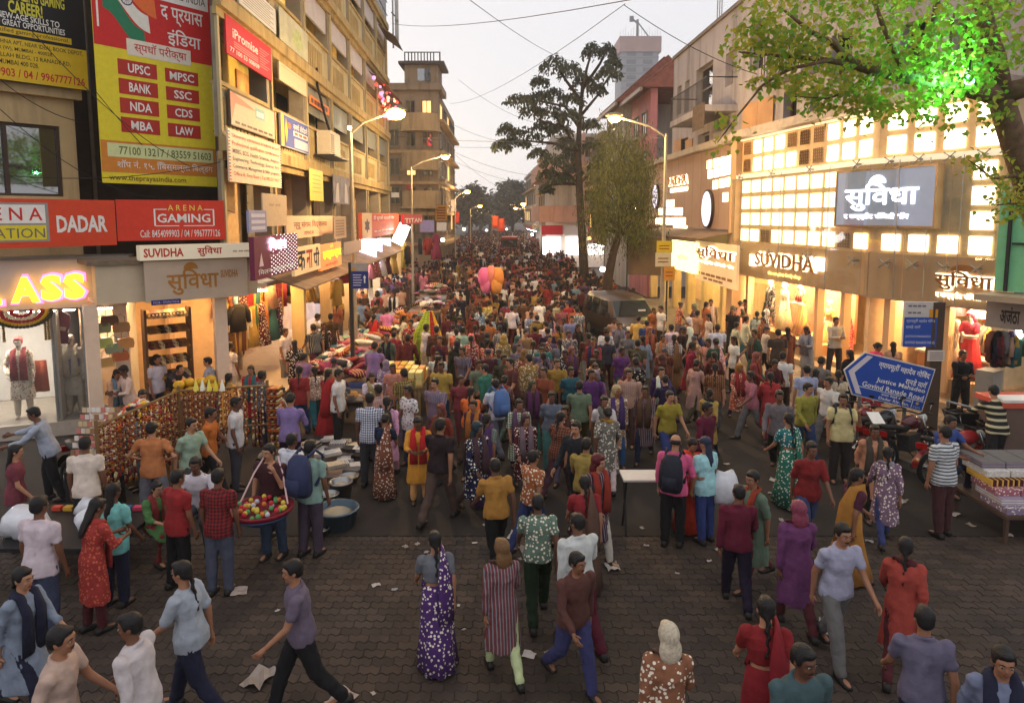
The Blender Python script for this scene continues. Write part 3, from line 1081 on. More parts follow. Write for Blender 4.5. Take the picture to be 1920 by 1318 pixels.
# ---------------------------------------------------------------- corner building (cream) above the clothes shop
b = thing('corner_building', 'cream plastered corner building with large dark sliding window over the red sign', 'building', (xat(60, 15.6), 16.2, 0))
s0, zw1 = W_CORNER.at(-60, 222)
s1, _ = W_CORNER.at(112, 240)
_, zw0 = W_CORNER.at(60, 368)
L = W_CORNER.L
zt = 14.0
w = MB(W_CORNER.M())
w.box(-1.5, s0, 3.4, zt, -0.35, 0).box(s1, L, 3.4, zt, -0.35, 0).box(s0, s1, 3.4, zw0, -0.35, 0).box(s0, s1, zw1, zt, -0.35, 0)
w.box(-1.5, L, 3.4, zt, -6, -5.8).box(L - 0.2, L, 3.4, zt, -5.8, -0.36)
w.build('wall', M_CREAM, b)
MB(W_CORNER.M()).box(-1.5, L + 0.1, zw1 + 0.62, zw1 + 0.9, 0.0, 0.22).box(-1.5, L + 0.06, zw1 + 0.9, zw1 + 1.1, 0.0, 0.14).build('ledge', M_CREAM, b)
wd = MB(W_CORNER.M())
fr = mat('window_frame_brown', (74, 58, 44), 0.6, var=0.1)
wd.box(s0, s1, zw1 - 0.06, zw1, -0.16, -0.06).box(s1 - 0.06, s1, zw0, zw1 - 0.06, -0.16, -0.06).box(s0, s1 - 0.06, zw0, zw0 + 0.06, -0.16, -0.06)
sm, _ = W_CORNER.at(14, 300)
wd.box(sm - 0.04, sm + 0.04, zw0 + 0.06, zw1 - 0.06, -0.16, -0.06)
win = wd.build('window', fr, b)
for a, c_ in ((s0, sm - 0.04), (sm + 0.04, s1 - 0.06)):
 MB(W_CORNER.M()).box(a, c_, zw0 + 0.06, zw1 - 0.06, -0.13, -0.12).build('pane', glass_mat('mirror_glass', (48, 54, 66), 0.96), win)
# the recess between the corner building and the yellow one
rc = thing('recessed_stairwell', 'dark recess with pipes between the cream and ochre buildings', 'building', (xat(300, 21), 21, 0))
WR = Wall.px(120, 18.9, 432, 22.0)
MB(WR.M()).box(0, WR.L, 3.4, 14, -0.2, 0).build('wall', mat('dark_plaster', (66, 54, 44), 0.9, var=0.3, vs=1.5, dirt=(30, 26, 22), dirt_amt=0.7), rc)  # dark brown plaster with darker blotches
for px in (165, 420, 412, 405):
 sx, _ = WR.at(px, 200)
 MB(WR.M()).tube([(sx, 3.4, 0.12), (sx + 0.03, 6, 0.1), (sx, 13.5, 0.12)], 0.05, 8).build('drain_pipe', mat('pipe_grey', (120, 112, 98), 0.6, var=0.2, vs=3), rc)

# ---------------------------------------------------------------- left posters
S = Sign('hoarding', 'black and yellow gaming school hoarding at the top left corner', W_CORNER, -90, -60, 134, 160, -30, 172, 0.45, C(28, 26, 30), 0.05, 'hoarding')
S.panel(0, 1, 0, 0.40, C(222, 184, 34))
S.text('KICKSTART AN AMAZING GAMING', -0.0 + 0.05, 0.84, 0.76, 0.87, C(214, 204, 60), bold=0.02)
S.text('CAREER!', 0.40, 0.66, 0.635, 0.755, C(214, 204, 60), bold=0.03)
S.text('WITH NEW-AGE SKILLS TO', 0.16, 0.79, 0.575, 0.635, WHITE, bold=0.015)
S.text('GRAB LOTS OF GREAT OPPORTUNITIES', 0.03, 0.83, 0.51, 0.568, WHITE, bold=0.015)
S.panel(0.02, 0.88, 0.432, 0.492, C(222, 184, 34))
S.text('Become a certified gaming professional.', 0.04, 0.86, 0.437, 0.487, BLACK)
for i, (t, a, e) in enumerate((('KRISHNA APT, NEAR IDEAL BOOK DEPOT,', 0.25, 0.97), ('DADAR (W), MUMBAI - 400028.', 0.2, 0.72), ('BISMILLAH BLDG, 12 RANADE RD,', 0.22, 0.86), ('MUMBAI 400 028.', 0.3, 0.6))):
 S.text(t, a, e, 0.335 - 0.062 * i, 0.38 - 0.062 * i, BLACK, bold=0.005)
S.text('8454099903 / 04 / 9967777126', 0.06, 0.97, 0.035, 0.115, RED, bold=0.015)

S = Sign('poster', 'tall red and yellow exam coaching poster with a waving tricolour flag', W_POST, 180, -70, 343, 398, -70, 350, 0.02, C(224, 206, 44), 0.03, 'poster')
S.panel(0, 1, 0.585, 1, C(200, 36, 34))
fl = lambda pts, m, nm, z: S.poly(pts, m, z, nm)


def wave(y0, y1, x0=0.09, x1=0.44):
 up, dn = [], []
 for i in range(13):
  t = i / 12
  x = x0 + (x1 - x0) * t
  d = -0.155 * t + 0.018 * math.sin(t * 6.3)
  up.append((x, y1 + d))
  dn.append((x - 0.012 * math.sin(t * 5), y0 + d))
 return dn + up[::-1]


fl(wave(0.90, 0.98, 0.08, 0.5), C(226, 110, 50), 'flag_stripe', 0.005)
fl(wave(0.83, 0.905), C(226, 222, 210), 'flag_stripe', 0.006)
fl(wave(0.745, 0.835, 0.08, 0.40), C(36, 120, 84), 'flag_stripe', 0.005)
cc = (0.27, 0.79 + 0.0)
ringp = lambda r, n=24: [(cc[0] + r * math.cos(k * 2 * math.pi / n), cc[1] + 0.012 + r * S.w / S.h * math.sin(k * 2 * math.pi / n)) for k in range(n)]
S.poly(ringp(0.05), C(40, 50, 110), 0.008, 'wheel')
S.poly(ringp(0.041), C(226, 222, 210), 0.009, 'wheel')
mb = MB(S.M)
for k in range(12):
 a = k * math.pi / 6
 mb.M = S.M @ Matrix.Translation((cc[0] * S.w, (cc[1] + 0.012) * S.h, 0.0105)) @ Matrix.Rotation(a, 4, 'Z')
 mb.box(0.01, 0.042 * S.w, -0.004, 0.004, -0.0005, 0)
mb.build('wheel_spokes', C(40, 50, 110), S.root)
S.panel(0.03, 0.045, 0.66, 0.99, WHITE, 0.006)
S.panel(0.5, 0.985, 0.835, 0.935, WHITE, 0.006)
S.text('PRAYAS INDIA', 0.53, 0.96, 0.855, 0.89, C(70, 70, 74), 0.009)
S.text('द प्रयास', 0.55, 0.93, 0.735, 0.815, WHITE, bold=0.012)
S.text('इंिडया', 0.60, 0.90, 0.64, 0.72, WHITE, bold=0.012)
S.panel(0.25, 0.80, 0.565, 0.635, C(226, 214, 196), 0.006)
S.text('स्पधाॅ परीक्षा', 0.31, 0.76, 0.572, 0.63, C(190, 40, 40), 0.009, bold=0.008)
for i, (a, c_) in enumerate((('UPSC', 'MPSC'), ('BANK', 'SSC'), ('NDA', 'CDS'), ('MBA', 'LAW'))):
 y = 0.475 - 0.083 * i
 S.panel(0.17, 0.49, y, y + 0.066, C(176, 44, 34), 0.006)
 S.text(a, 0.25, 0.43, y + 0.013, y + 0.053, WHITE, 0.009, bold=0.02)
 S.panel(0.56, 0.86, y, y + 0.062, C(176, 44, 34), 0.006)
 S.text(c_, 0.63 if len(c_) == 3 else 0.6, 0.79 if len(c_) == 3 else 0.82, y + 0.012, y + 0.05, WHITE, 0.009, bold=0.02)
S.panel(0, 1, 0.048, 0.185, C(204, 128, 44), 0.0045)
S.panel(0.05, 0.97, 0.115, 0.175, C(212, 216, 156), 0.006)
S.text('77100 13217 / 83559 51603', 0.14, 0.95, 0.127, 0.163, C(96, 110, 60), 0.009, bold=0.012)
S.text('शॉप नं. १५, ििबस्मल्ला िबल्डग', 0.12, 0.96, 0.06, 0.105, WHITE, 0.009)
S.text('www.theprayasindia.com', 0.05, 0.70, 0.006, 0.038, C(110, 84, 30), 0.009, bold=0.006)

S = Sign('shop_sign', 'orange red school signboard with white and yellow name panel, at the left edge', W_ARENA, -125, 371, 472, 217, 375, 458, 0.3, C(214, 70, 36), 0.12)
px2f = lambda px: (W_ARENA.at(px, 420, 0.3)[0] - S.x0) / S.w
S.panel(px2f(-110), px2f(92), 0.12, 0.92, C(150, 146, 140), 0.004)
S.panel(px2f(-108), px2f(86), 0.50, 0.88, C(236, 230, 222), 0.008)
S.panel(px2f(-108), px2f(86), 0.16, 0.46, C(226, 206, 44), 0.008)
S.text('A R E N A', px2f(-90), px2f(80), 0.56, 0.82, C(204, 46, 40), 0.011, bold=0.01)
S.text('ANIMATION', px2f(-98), px2f(83), 0.2, 0.4, C(110, 104, 96), 0.011)
S.text('DADAR', px2f(106), px2f(201), 0.3, 0.66, WHITE, bold=0.035)
S = Sign('shop_sign', 'red orange gaming school signboard with phone numbers beneath the tall poster', W_GAME, 219, 375, 458, 421, 376, 444, 0.3, C(212, 58, 34), 0.12)
S.text('A R E N A', 0.46, 0.79, 0.74, 0.88, C(234, 206, 90), bold=0.008)
S.text('GAMING', 0.36, 0.86, 0.44, 0.66, WHITE, bold=0.02)
for a, c_, d, e in ((0.33, 0.345, 0.36, 0.78), (0.885, 0.9, 0.36, 0.78), (0.345, 0.45, 0.76, 0.78), (0.8, 0.885, 0.76, 0.78), (0.345, 0.56, 0.35, 0.37), (0.6, 0.885, 0.35, 0.37)):
 S.panel(a, c_, d, e, WHITE, 0.005, 'outline')
S.text('Call: 8454099903 / 04 / 9967777126', 0.2, 0.95, 0.08, 0.26, WHITE, bold=0.004)

# ---------------------------------------------------------------- clothes shop with lit letters
M_FASCIA = mat('white_fascia', (196, 186, 182), 0.5, var=0.06, vs=2, dirt=(150, 138, 130), dirt_amt=0.3)
b = thing('clothes_shop', 'clothes shop with white fascia and glowing yellow letters at the left edge', 'shop', (xat(60, 15), 15.6, 0))
_, zf0 = W_CLASS.at(110, 578)
_, zf1 = W_CLASS.at(110, 486)
L = W_CLASS.L
MB(W_CLASS.M()).box(-1, L, zf0, zf1, -0.35, 0).build('fascia', M_FASCIA, b)
MB(W_CLASS.M()).box(-1, L + 0.1, zf1, zf1 + 0.05, -0.9, 0.1).build('canopy_edge', C(120, 112, 100), b)
lit = glow(255, 190, 40, 3.2)
halo = glow(255, 120, 190, 1.5)
for ch, p0, p1 in (('C', -118, -62), ('L', -58, 4), ('A', 22, 76), ('S', 79, 118), ('S', 122, 161)):
 a, _ = W_CLASS.at(p0, 535)
 c_, _ = W_CLASS.at(p1, 535)
 _, z0 = W_CLASS.at(100, 565 - 0.03 * p0)
 _, z1 = W_CLASS.at(100, 518 - 0.045 * p0)
 lt = text(b, W_CLASS.M(), ch, a, c_, z0, z1, lit, 0.1, bold=0.05, name='letter', thick=0.05)
 text(lt, W_CLASS.M(), ch, a - 0.05, c_ + 0.05, z0 - 0.05, z1 + 0.05, halo, 0.01, bold=0.05, name='halo')
# interior
IN = mat('shop_white', (214, 206, 196), 0.7, var=0.05)
dep = 2.6
w = MB(W_CLASS.M())
w.box(-1, L - 0.02, 0, 0.32, -dep, -0.02)
fl_ = w.build('plinth', mat('shop_floor', (170, 158, 144), 0.4, var=0.1), b)
w = MB(W_CLASS.M())
w.box(-1, L - 0.3, 0.33, zf0 - 0.1, -dep - 0.1, -dep).box(L - 0.3, L - 0.02, 0.33, zf0, -dep - 0.1, -0.02)
w.build('back_wall', IN, b)
w = MB(W_CLASS.M()).box(-1, L - 0.3, zf0 - 0.08, zf0 - 0.02, -dep - 0.1, -0.36).build('ceiling', IN, b)
for k in range(4):
 MB(W_CLASS.M()).box(-0.8 + k * 1.1, 0.1 + k * 1.1, zf0 - 0.13, zf0 - 0.09, -0.75, -0.6).build('tube_light', glow(255, 244, 232, 95), b)
for px in (100, 158):
 a, _ = W_CLASS.at(px, 680)
 MB(W_CLASS.M()).box(a - 0.025, a + 0.025, 0.33, zf0, -0.12, -0.06).build('window_mullion', STEEL, b)
a, _ = W_CLASS.at(100, 680)
MB(W_CLASS.M()).box(-0.9, a - 0.03, 0.33, zf0, -0.1, -0.09).build('pane', glass_mat('shop_glass', (200, 200, 200), 0.04), b)
c_, _ = W_CLASS.at(158, 680)
MB(W_CLASS.M()).box(a + 0.03, c_ - 0.03, 0.33, zf0, -0.1, -0.09).build('pane', glass_mat('shop_glass'), b)
# white partition between the two displays
MB(W_CLASS.M()).box(a + 0.02, a + 0.07, 0.33, zf0 - 0.1, -dep + 0.02, -0.14).build('partition', IN, b)

# mannequins
M_MANQ = mat('mannequin_plastic', obj=True, rough=0.35, spec=0.5)


def mannequin(wall, px, z0, depth, rz, label, top, bottom, fig='man_stand', extra=None, sc_=1.06, turban=None):
 s, _ = wall.at(px, 650, -depth)
 q = wall.M(-depth) @ Vector((s, z0, 0))
 r = thing('mannequin', label, 'mannequin', q, rz)
 r.scale = (sc_, sc_, sc_)
 for name, me, role in FIG[fig]:
  if role == 'shoe' or (role == 'hair' and not turban):
   continue
  o = bpy.data.objects.new(name if role != 'hair' else 'turban', me)
  col.objects.link(o)
  o.parent = r
  colour(o, {'skin': (206, 190, 176), 'top': top, 'bottom': bottom, 'hair': turban or (0, 0, 0), 'scarf': extra or bottom}[role])
  if role in ('top', 'scarf') and extra:
   o.material_slots[0].link = 'OBJECT'
   o.material_slots[0].material = cloth_pattern('brocade_print', 'print', (150, 60, 50), 26)
 return r


FIG['groom'] = figure(dict(STAND, la=(16, 14, 40, 24)), 'kurta', 'leggings', 1.9, 'short', True)
mannequin(W_CLASS, 36, 0.33, 0.65, 0.35, 'mannequin in ivory wedding coat, red turban and maroon dotted stole', (216, 200, 176), (200, 184, 160), 'groom', (120, 40, 44), 1.1, (150, 60, 50))
mannequin(W_CLASS, 134, 0.33, 0.65, 0.25, 'mannequin in lavender blue waistcoat over a cream tunic', (196, 186, 170), (206, 190, 166), 'groom', None, 1.1)
a, _ = W_CLASS.at(134, 680, -0.65)
mb = MB(W_CLASS.M(-0.65))
ov = [ell((a, 0, 0), 0.0, 0.0, (0, 0, 1))]
q = W_CLASS.M(-0.65) @ Vector((a, 0.33, 0))
vest = MB(Matrix.Translation(q) @ Matrix.Rotation(0.25, 4, 'Z'))
vest.rings([ell((0, 0.0, z), rx, ry, (0, 0, 1)) for z, rx, ry in ((0.95, 0.222, 0.17), (1.1, 0.198, 0.152), (1.3, 0.212, 0.158), (1.45, 0.212, 0.148), (1.53, 0.15, 0.115))])
tag(vest.build('waistcoat', mat('lavender_cloth', (120, 122, 168), 0.85, var=0.15, vs=20, bump=0.3), None, True), 'lavender blue waistcoat worn by the right mannequin', 'waistcoat')
# picture of a man in a maroon tunic: a printed cut-out
S_x, S_z = W_CLASS.at(118, 645, -0.5)
cut = thing('cutout_poster', 'printed cut-out of a man in maroon tunic hanging in the shop window', 'poster', W_CLASS.M(-0.5) @ Vector((S_x, S_z, 0)))
hgt = (W_CLASS.at(118, 572, -0.5)[1] - S_z)
ol = [(-0.32, 0), (0.3, 0), (0.24, 0.32), (0.36, 0.45), (0.4, 0.72), (0.14, 0.82), (0.1, 0.84), (-0.1, 0.84), (-0.14, 0.82), (-0.38, 0.72), (-0.36, 0.45), (-0.22, 0.32)]
MB(W_CLASS.M(-0.5)).prism([(S_x + x * hgt * 0.5, S_z + y * hgt) for x, y in ol], -0.01, 0).build('tunic_print', C(112, 34, 58), cut)
hd = [(math.cos(t) * 0.075, 0.91 + math.sin(t) * 0.085) for t in [k * math.pi / 8 for k in range(16)]]
MB(W_CLASS.M(-0.5)).prism([(S_x + x * hgt * 0.8, S_z + y * hgt) for x, y in hd], -0.009, 0.001).build('face_print', C(180, 132, 108), cut)
MB(W_CLASS.M(-0.5)).prism([(S_x + x * hgt * 0.85, S_z + max(y, 0.94) * hgt) for x, y in hd], -0.008, 0.002).build('hair_print', BLACK, cut)
MB(W_CLASS.M(-0.5)).prism([(S_x + x * hgt * 0.5, S_z + y * hgt) for x, y in ((-0.2, 0.36), (0.14, 0.33), (0.2, 0.42), (-0.1, 0.46))], -0.008, 0.003).build('hand_print', C(206, 180, 160), cut)
# hanging red-orange cloth beside the first mannequin
a, z0 = W_CLASS.at(72, 735, -0.7)
_, z1 = W_CLASS.at(72, 676, -0.7)
g = MB(W_CLASS.M(-0.7))
g.rings([[(a + (i - 4) * 0.055 * f_, z, 0.02 * math.sin(i * 1.9 + z * 3)) for i in range(9)] + [(a + (4 - i) * 0.055 * f_, z, 0.02 * math.sin((8 - i) * 1.9 + z * 3) - 0.03) for i in range(9)] for z, f_ in ((z0, 1.0), ((z0 + z1) / 2, 0.95), (z1, 0.9))])
tag(g.build('folded_shawl', mat('rust_cloth', (158, 74, 48), 0.85, var=0.12, vs=16, bump=0.3), None, True), 'rust coloured shawl hung between the two window mannequins', 'shawl')
# festoon of marigolds over the window
tor = thing('flower_festoon', 'semicircular marigold festoon hanging over the clothes shop window', 'garland', W_CLASS.M(0.06) @ Vector((W_CLASS.at(40, 580)[0], zf0, 0)))
cx_, _ = W_CLASS.at(40, 585, 0.06)
for rr_, c_, nm in ((0.56, (60, 56, 40), 'leaf_row'), (0.47, (196, 150, 40), 'marigold_row'), (0.38, (150, 40, 40), 'rose_row'), (0.28, (206, 190, 150), 'jasmine_row'), (0.18, (150, 40, 40), 'rose_row')):
 f_ = MB(W_CLASS.M(0.06))
 nn = int(rr_ * 46)
 for k in range(nn + 1):
  t = math.pi + math.pi * k / nn
  f_.ball((cx_ + rr_ * math.cos(t), zf0 - 0.02 + rr_ * 0.62 * math.sin(t), rnd.uniform(0, 0.02)), 0.045, 6, 5)
 f_.build(nm, C(*c_), tor)
for px in (5, 84, 90):
 a, _ = W_CLASS.at(px, 600, 0.05)
 f_ = MB(W_CLASS.M(0.05))
 for k in range(12):
  f_.ball((a, zf0 - 0.05 - k * 0.055, 0), 0.035, 6, 5)
 f_.build('flower_string', C(120, 92, 36), tor)

# ---------------------------------------------------------------- shoe and bag shop under the banner
b = thing('shoe_shop', 'brightly lit shoe and handbag shop beneath the pale banner', 'shop', (xat(330, 17), 17.5, 0))
L = W_SUV.L
_, zs0 = W_SUV.at(300, 572)
_, zs1 = W_SUV.at(300, 493)
M_BEIGE = mat('beige_cladding', (206, 186, 156), 0.6, var=0.06, vs=2, dirt=(150, 130, 104), dirt_amt=0.35)
MB(W_SUV.M()).box(-0.6, L, zs0 + 0.1, zs1, -0.4, 0).build('fascia', M_BEIGE, b)
_, zb1 = W_SUV.at(360, 458, 0.3)
_, zb0 = W_SUV.at(360, 484, 0.3)
MB(W_SUV.M()).box(-0.75, L, zs1, zb0, -1.2, 0.1).build('canopy_slab', mat('old_tin', (120, 104, 84), 0.7, var=0.25), b)
S = Sign('shop_sign', 'narrow cream sign band with red shop name above the banner', W_SUV, 262, 463, 489, 476, 454, 482, 0.35, mat('sign_cream', (222, 208, 180), 0.4, emit=(255, 235, 200), es=0.18), 0.3)
S.text('SUVIDHA', 0.03, 0.36, 0.2, 0.8, C(200, 60, 40), bold=0.03)
S.text('सुिवधा', 0.48, 0.7, 0.15, 0.9, C(196, 40, 40), bold=0.02)
S.words(0.8, 0.96, 0.4, 0.5, C(190, 170, 140), 3)
S = Sign('shop_banner', 'pale beige cloth banner with large golden Devanagari shop name', W_SUV, 272, 497, 575, 464, 479, 548, 0.25, mat('banner_cloth', (196, 176, 152), 0.7, var=0.07, vs=3, bump=0.15, bs=5), 0.04, 'banner')
GOLD = mat('gold_print', (176, 116, 36), 0.4, var=0.1, spec=0.5)
S.text('सुिवधा', 0.2, 0.70, 0.14, 0.8, GOLD, bold=0.016)
hc_ = [(0.43 + 0.07 * math.cos(k * math.pi / 12), 0.785 + 0.17 * math.sin(k * math.pi / 12)) for k in range(13)]
S.poly(hc_, GOLD, 0.006, 'rising_sun')
S.text('SUVIDHA', 0.72, 0.90, 0.52, 0.72, GOLD, bold=0.02)
S.text('The Complete Family Shop', 0.36, 0.68, 0.2, 0.26, C(214, 190, 160), 0.008)
S = Sign('name_strip', 'small dark purple strip with registration lettering below the banner', W_SUV, 284, 566, 576, 339, 558, 566, 0.3, C(50, 40, 110), 0.02)
S.text('MOB : 9769679636', 0.06, 0.94, 0.25, 0.75, C(200, 190, 220))
# interior
dep = 2.4
MB(W_SUV.M()).box(-0.6, L, 0, 0.3, -dep, -0.05).build('plinth', mat('shop_floor'), b)
MB(W_SUV.M()).box(-0.6, L, 0.3, zs0 + 0.1, -dep - 0.1, -dep).box(-0.62, -0.55, 0.3, zs0 + 0.1, -dep, -0.4).build('back_wall', mat('shop_peach', (214, 176, 132), 0.7, var=0.08), b)
MB(W_SUV.M()).box(-0.6, L, zs0 + 0.1, zs0 + 0.16, -dep, -0.4).build('ceiling', IN, b)
for px0, px1 in ((160, 186), (405, 428)):
 a, _ = W_SUV.at(px0, 620)
 c_, _ = W_SUV.at(px1, 620)
 MB(W_SUV.M()).box(a, c_, 0.0, zs0 + 0.1, -0.2, -0.02).build('pillar', mat('white_pillar', (224, 196, 170), 0.5, var=0.05), b)
for k in range(4):
 MB(W_SUV.M()).box(-0.3 + k * 1.0, 0.4 + k * 1.0, zs0 + 0.04, zs0 + 0.08, -1.1, -0.98).build('tube_light', glow(255, 206, 140, 45), b)
# shoe racks
sd = MB()
sd.rings([[(x * wx, y, zz + 0.0) for x, zz in ((-1, 0), (1, 0), (0.9, hh), (-0.9, hh))] for y, wx, hh in ((-0.12, 0.025, 0.012), (-0.06, 0.045, 0.03), (0.03, 0.036, 0.045), (0.12, 0.034, 0.06), (0.14, 0.02, 0.04))])
sd.tube([(-0.04, -0.04, 0.02), (-0.02, -0.045, 0.06), (0.02, -0.045, 0.06), (0.04, -0.04, 0.02)], 0.01, 5)
sd_me = sd.mesh('sandal', M_SHOE)
a0, _ = W_SUV.at(276, 620, -0.7)
a1, _ = W_SUV.at(356, 620, -0.7)
rack = thing('shoe_rack', 'wall rack of sandals glowing behind the shoe shop counter', 'rack', W_SUV.M(-0.7) @ Vector(((a0 + a1) / 2, 0.3, 0)))
n_sh = 6
for k in range(n_sh):
 zz = 0.75 + k * 0.36
 MB(W_SUV.M(-0.7)).box(a0, a1, zz, zz + 0.025, -0.34, 0.0).build('shelf', C(150, 120, 84), rack)
 for j in range(11):
  xx = a0 + 0.08 + j * (a1 - a0 - 0.16) / 10
  o = bpy.data.objects.new('sandal', sd_me)
  col.objects.link(o)
  o.matrix_world = W_SUV.M(-0.7) @ Matrix.Translation((xx, zz + 0.03, -0.12)) @ Matrix.Rotation(R(-90), 4, 'X') @ Matrix.Rotation(R(12), 4, 'X')
  o.scale = (1.5, 1.5, 1.5)
  cn, c_ = rnd.choice([('black', (30, 26, 24)), ('brown', (120, 84, 50)), ('tan', (150, 110, 60)), ('dark brown', (60, 40, 30)), ('cream', (190, 170, 130)), ('maroon', (90, 40, 40))])
  colour(o, c_)
  tag(o, cn + ' sandal, %s from the left on the %s shelf of the lit shoe rack' % (nth(j + 1), ('lowest', 'second', 'third', 'fourth', 'fifth', 'topmost')[k]), 'sandal', 'sandals on the shoe shop rack')
MB(W_SUV.M(-0.7)).box(a0 - 0.05, a0, 0.3, 2.75, -0.34, 0).box(a1, a1 + 0.05, 0.3, 2.75, -0.34, 0).build('side_panel', C(90, 60, 40), rack)
# handbags on the left wall
bagm = MB()
bagm.rings([[(x * wx, y * 0.06, z) for x, y in ((-1, -1), (1, -1), (1, 1), (-1, 1))] for z, wx in ((0, 0.15), (0.1, 0.17), (0.2, 0.15), (0.22, 0.1))])
bagm.tube([(-0.08, 0, 0.2), (-0.07, 0, 0.34), (0, 0, 0.4), (0.07, 0, 0.34), (0.08, 0, 0.2)], 0.01, 5)
bag_me = bagm.mesh('handbag', mat('bag_leather', obj=True, rough=0.45, var=0.1))
for k, (px, py, c_, nm) in enumerate(((192, 612, (120, 130, 90), 'olive'), (206, 598, (90, 60, 44), 'brown'), (196, 640, (168, 176, 96), 'lime green'), (214, 650, (130, 140, 110), 'sage green'), (200, 676, (190, 150, 90), 'tan'), (226, 664, (170, 90, 50), 'rust'), (236, 640, (190, 130, 70), 'amber'), (228, 610, (150, 110, 70), 'camel'))):
 a, zz = W_SUV.at(px, py + 12, -0.5)
 o = link('handbag', bag_me)
 o.matrix_world = W_SUV.M(-0.5) @ Matrix.Translation((a, zz, 0)) @ Matrix.Rotation(R(-90), 4, 'X')
 colour(o, c_)
 tag(o, nm + ' handbag hanging on the left wall of the shoe shop', 'handbag', 'handbags in the shoe shop')
# counter with yellow parcels
a0, _ = W_SUV.at(330, 700, 0.5)
a1, _ = W_SUV.at(400, 700, 0.5)
ct = thing('shop_counter', 'low wooden counter at the mouth of the shoe shop', 'counter', W_SUV.M(0.4) @ Vector(((a0 + a1) / 2, 0, 0)))
MB(W_SUV.M(0.4)).box(a0, a1, 0.02, 0.8, -0.6, 0).build('cabinet', C(120, 84, 56), ct)
MB(W_SUV.M(0.4)).box(a0 - 0.05, a1 + 0.05, 0.8, 0.85, -0.65, 0.05).build('counter_top', C(150, 110, 76), ct)
for k in range(9):
 o = MB(W_SUV.M(0.4)).ball((a0 + 0.12 + (k % 5) * 0.24, 0.95 + (k // 5) * 0.17, -0.3 + 0.1 * (k % 2)), (0.13, 0.1, 0.13), 8, 6).build('parcel', mat('yellow_polythene', (214, 168, 40), 0.35, var=0.2, vs=20, bump=0.4), None, True)
 tag(o, 'yellow plastic parcel on the shoe shop counter, %s of the %s row from the left' % (nth(k % 5 + 1), 'upper' if k > 4 else 'lower'), 'parcel', 'yellow parcels on the counter')

# ---------------------------------------------------------------- long ochre building on the left
BAY = LS.L / 7
FLO = [3.3, 6.67, 10.02, 13.4, 16.75]
yb = thing('ochre_building', 'long ochre yellow balcony block lining the left side of the street', 'building', LS.M() @ Vector((LS.L / 2, 0, -1)))
MB(LS.M()).plan([(0.02, -0.02), (0.3, -0.02), (15.2, -6.0), (14.9, -6.0)], 3.4, 18.2).build('end_wall', M_GREYCOL, yb)
MB(LS.M()).box(15.2, LS.L, 0, 18.2, -6.2, -6.0).box(LS.L - 0.2, LS.L, 0, 18.2, -6.0, -1.3).build('rear_wall', M_YELLOW, yb)
M_BACKW = mat('balcony_wall', (206, 176, 84), 0.85, var=0.25, vs=0.9, dirt=(110, 90, 50), dirt_amt=0.6, ds=1.1)
MB(LS.M()).box(3.5, LS.L - 0.2, 3.3, 17.6, -1.3, -1.15).build('balcony_back_wall', M_BACKW, yb)
for i, z in enumerate(FLO):
 e = 0.2 if i else 0.05
 MB(LS.M()).plan([(-0.1, e), (LS.L + 0.05, e), (LS.L + 0.05, -1.14), (3.3, -1.14), (-0.1, 0.0)], z - 0.22, z + 0.12).build('floor_slab', M_YELLOWD, yb)
 if i:
  MB(LS.M()).box(-0.1, LS.L + 0.05, z - 0.42, z - 0.225, -0.02, 0.08).build('ledge', M_YELLOWD, yb)
for k in range(8):
 x = k * BAY
 for i in range(len(FLO) - 1):
  MB(LS.M()).box(x - 0.32 if k else 0, x + 0.06 if k < 7 else LS.L, FLO[i] + 0.125, FLO[i + 1] - 0.225, -0.5 if k else -0.1, 0.0).build('column', M_GREYCOL, yb)
  MB(LS.M()).box(x - 0.05, x + 0.07, FLO[i] + 0.125, FLO[i + 1] - 0.425, 0.003, 0.07).build('column_trim', M_YELLOW, yb)
louv = MB().box(0, 0.3, 0, 0.95, 0, 0.03).mesh('louvre_slat', mat('louvre_grey', (132, 132, 122), 0.7, var=0.1))
vent = MB()
for q in range(12):
 vent.box(q * 0.2, q * 0.2 + 0.1, 0, 0.78, 0, 0.02)
dark = mat('dark_opening', (34, 28, 24), 0.9, var=0.2)
door_m = [mat('door_green', (96, 104, 52), 0.7, var=0.25, vs=3), mat('door_brown', (92, 62, 40), 0.7, var=0.2), dark, mat('door_yellow', (186, 150, 60), 0.8, var=0.2), mat('curtain_ochre', (170, 120, 50), 0.9, var=0.2)]
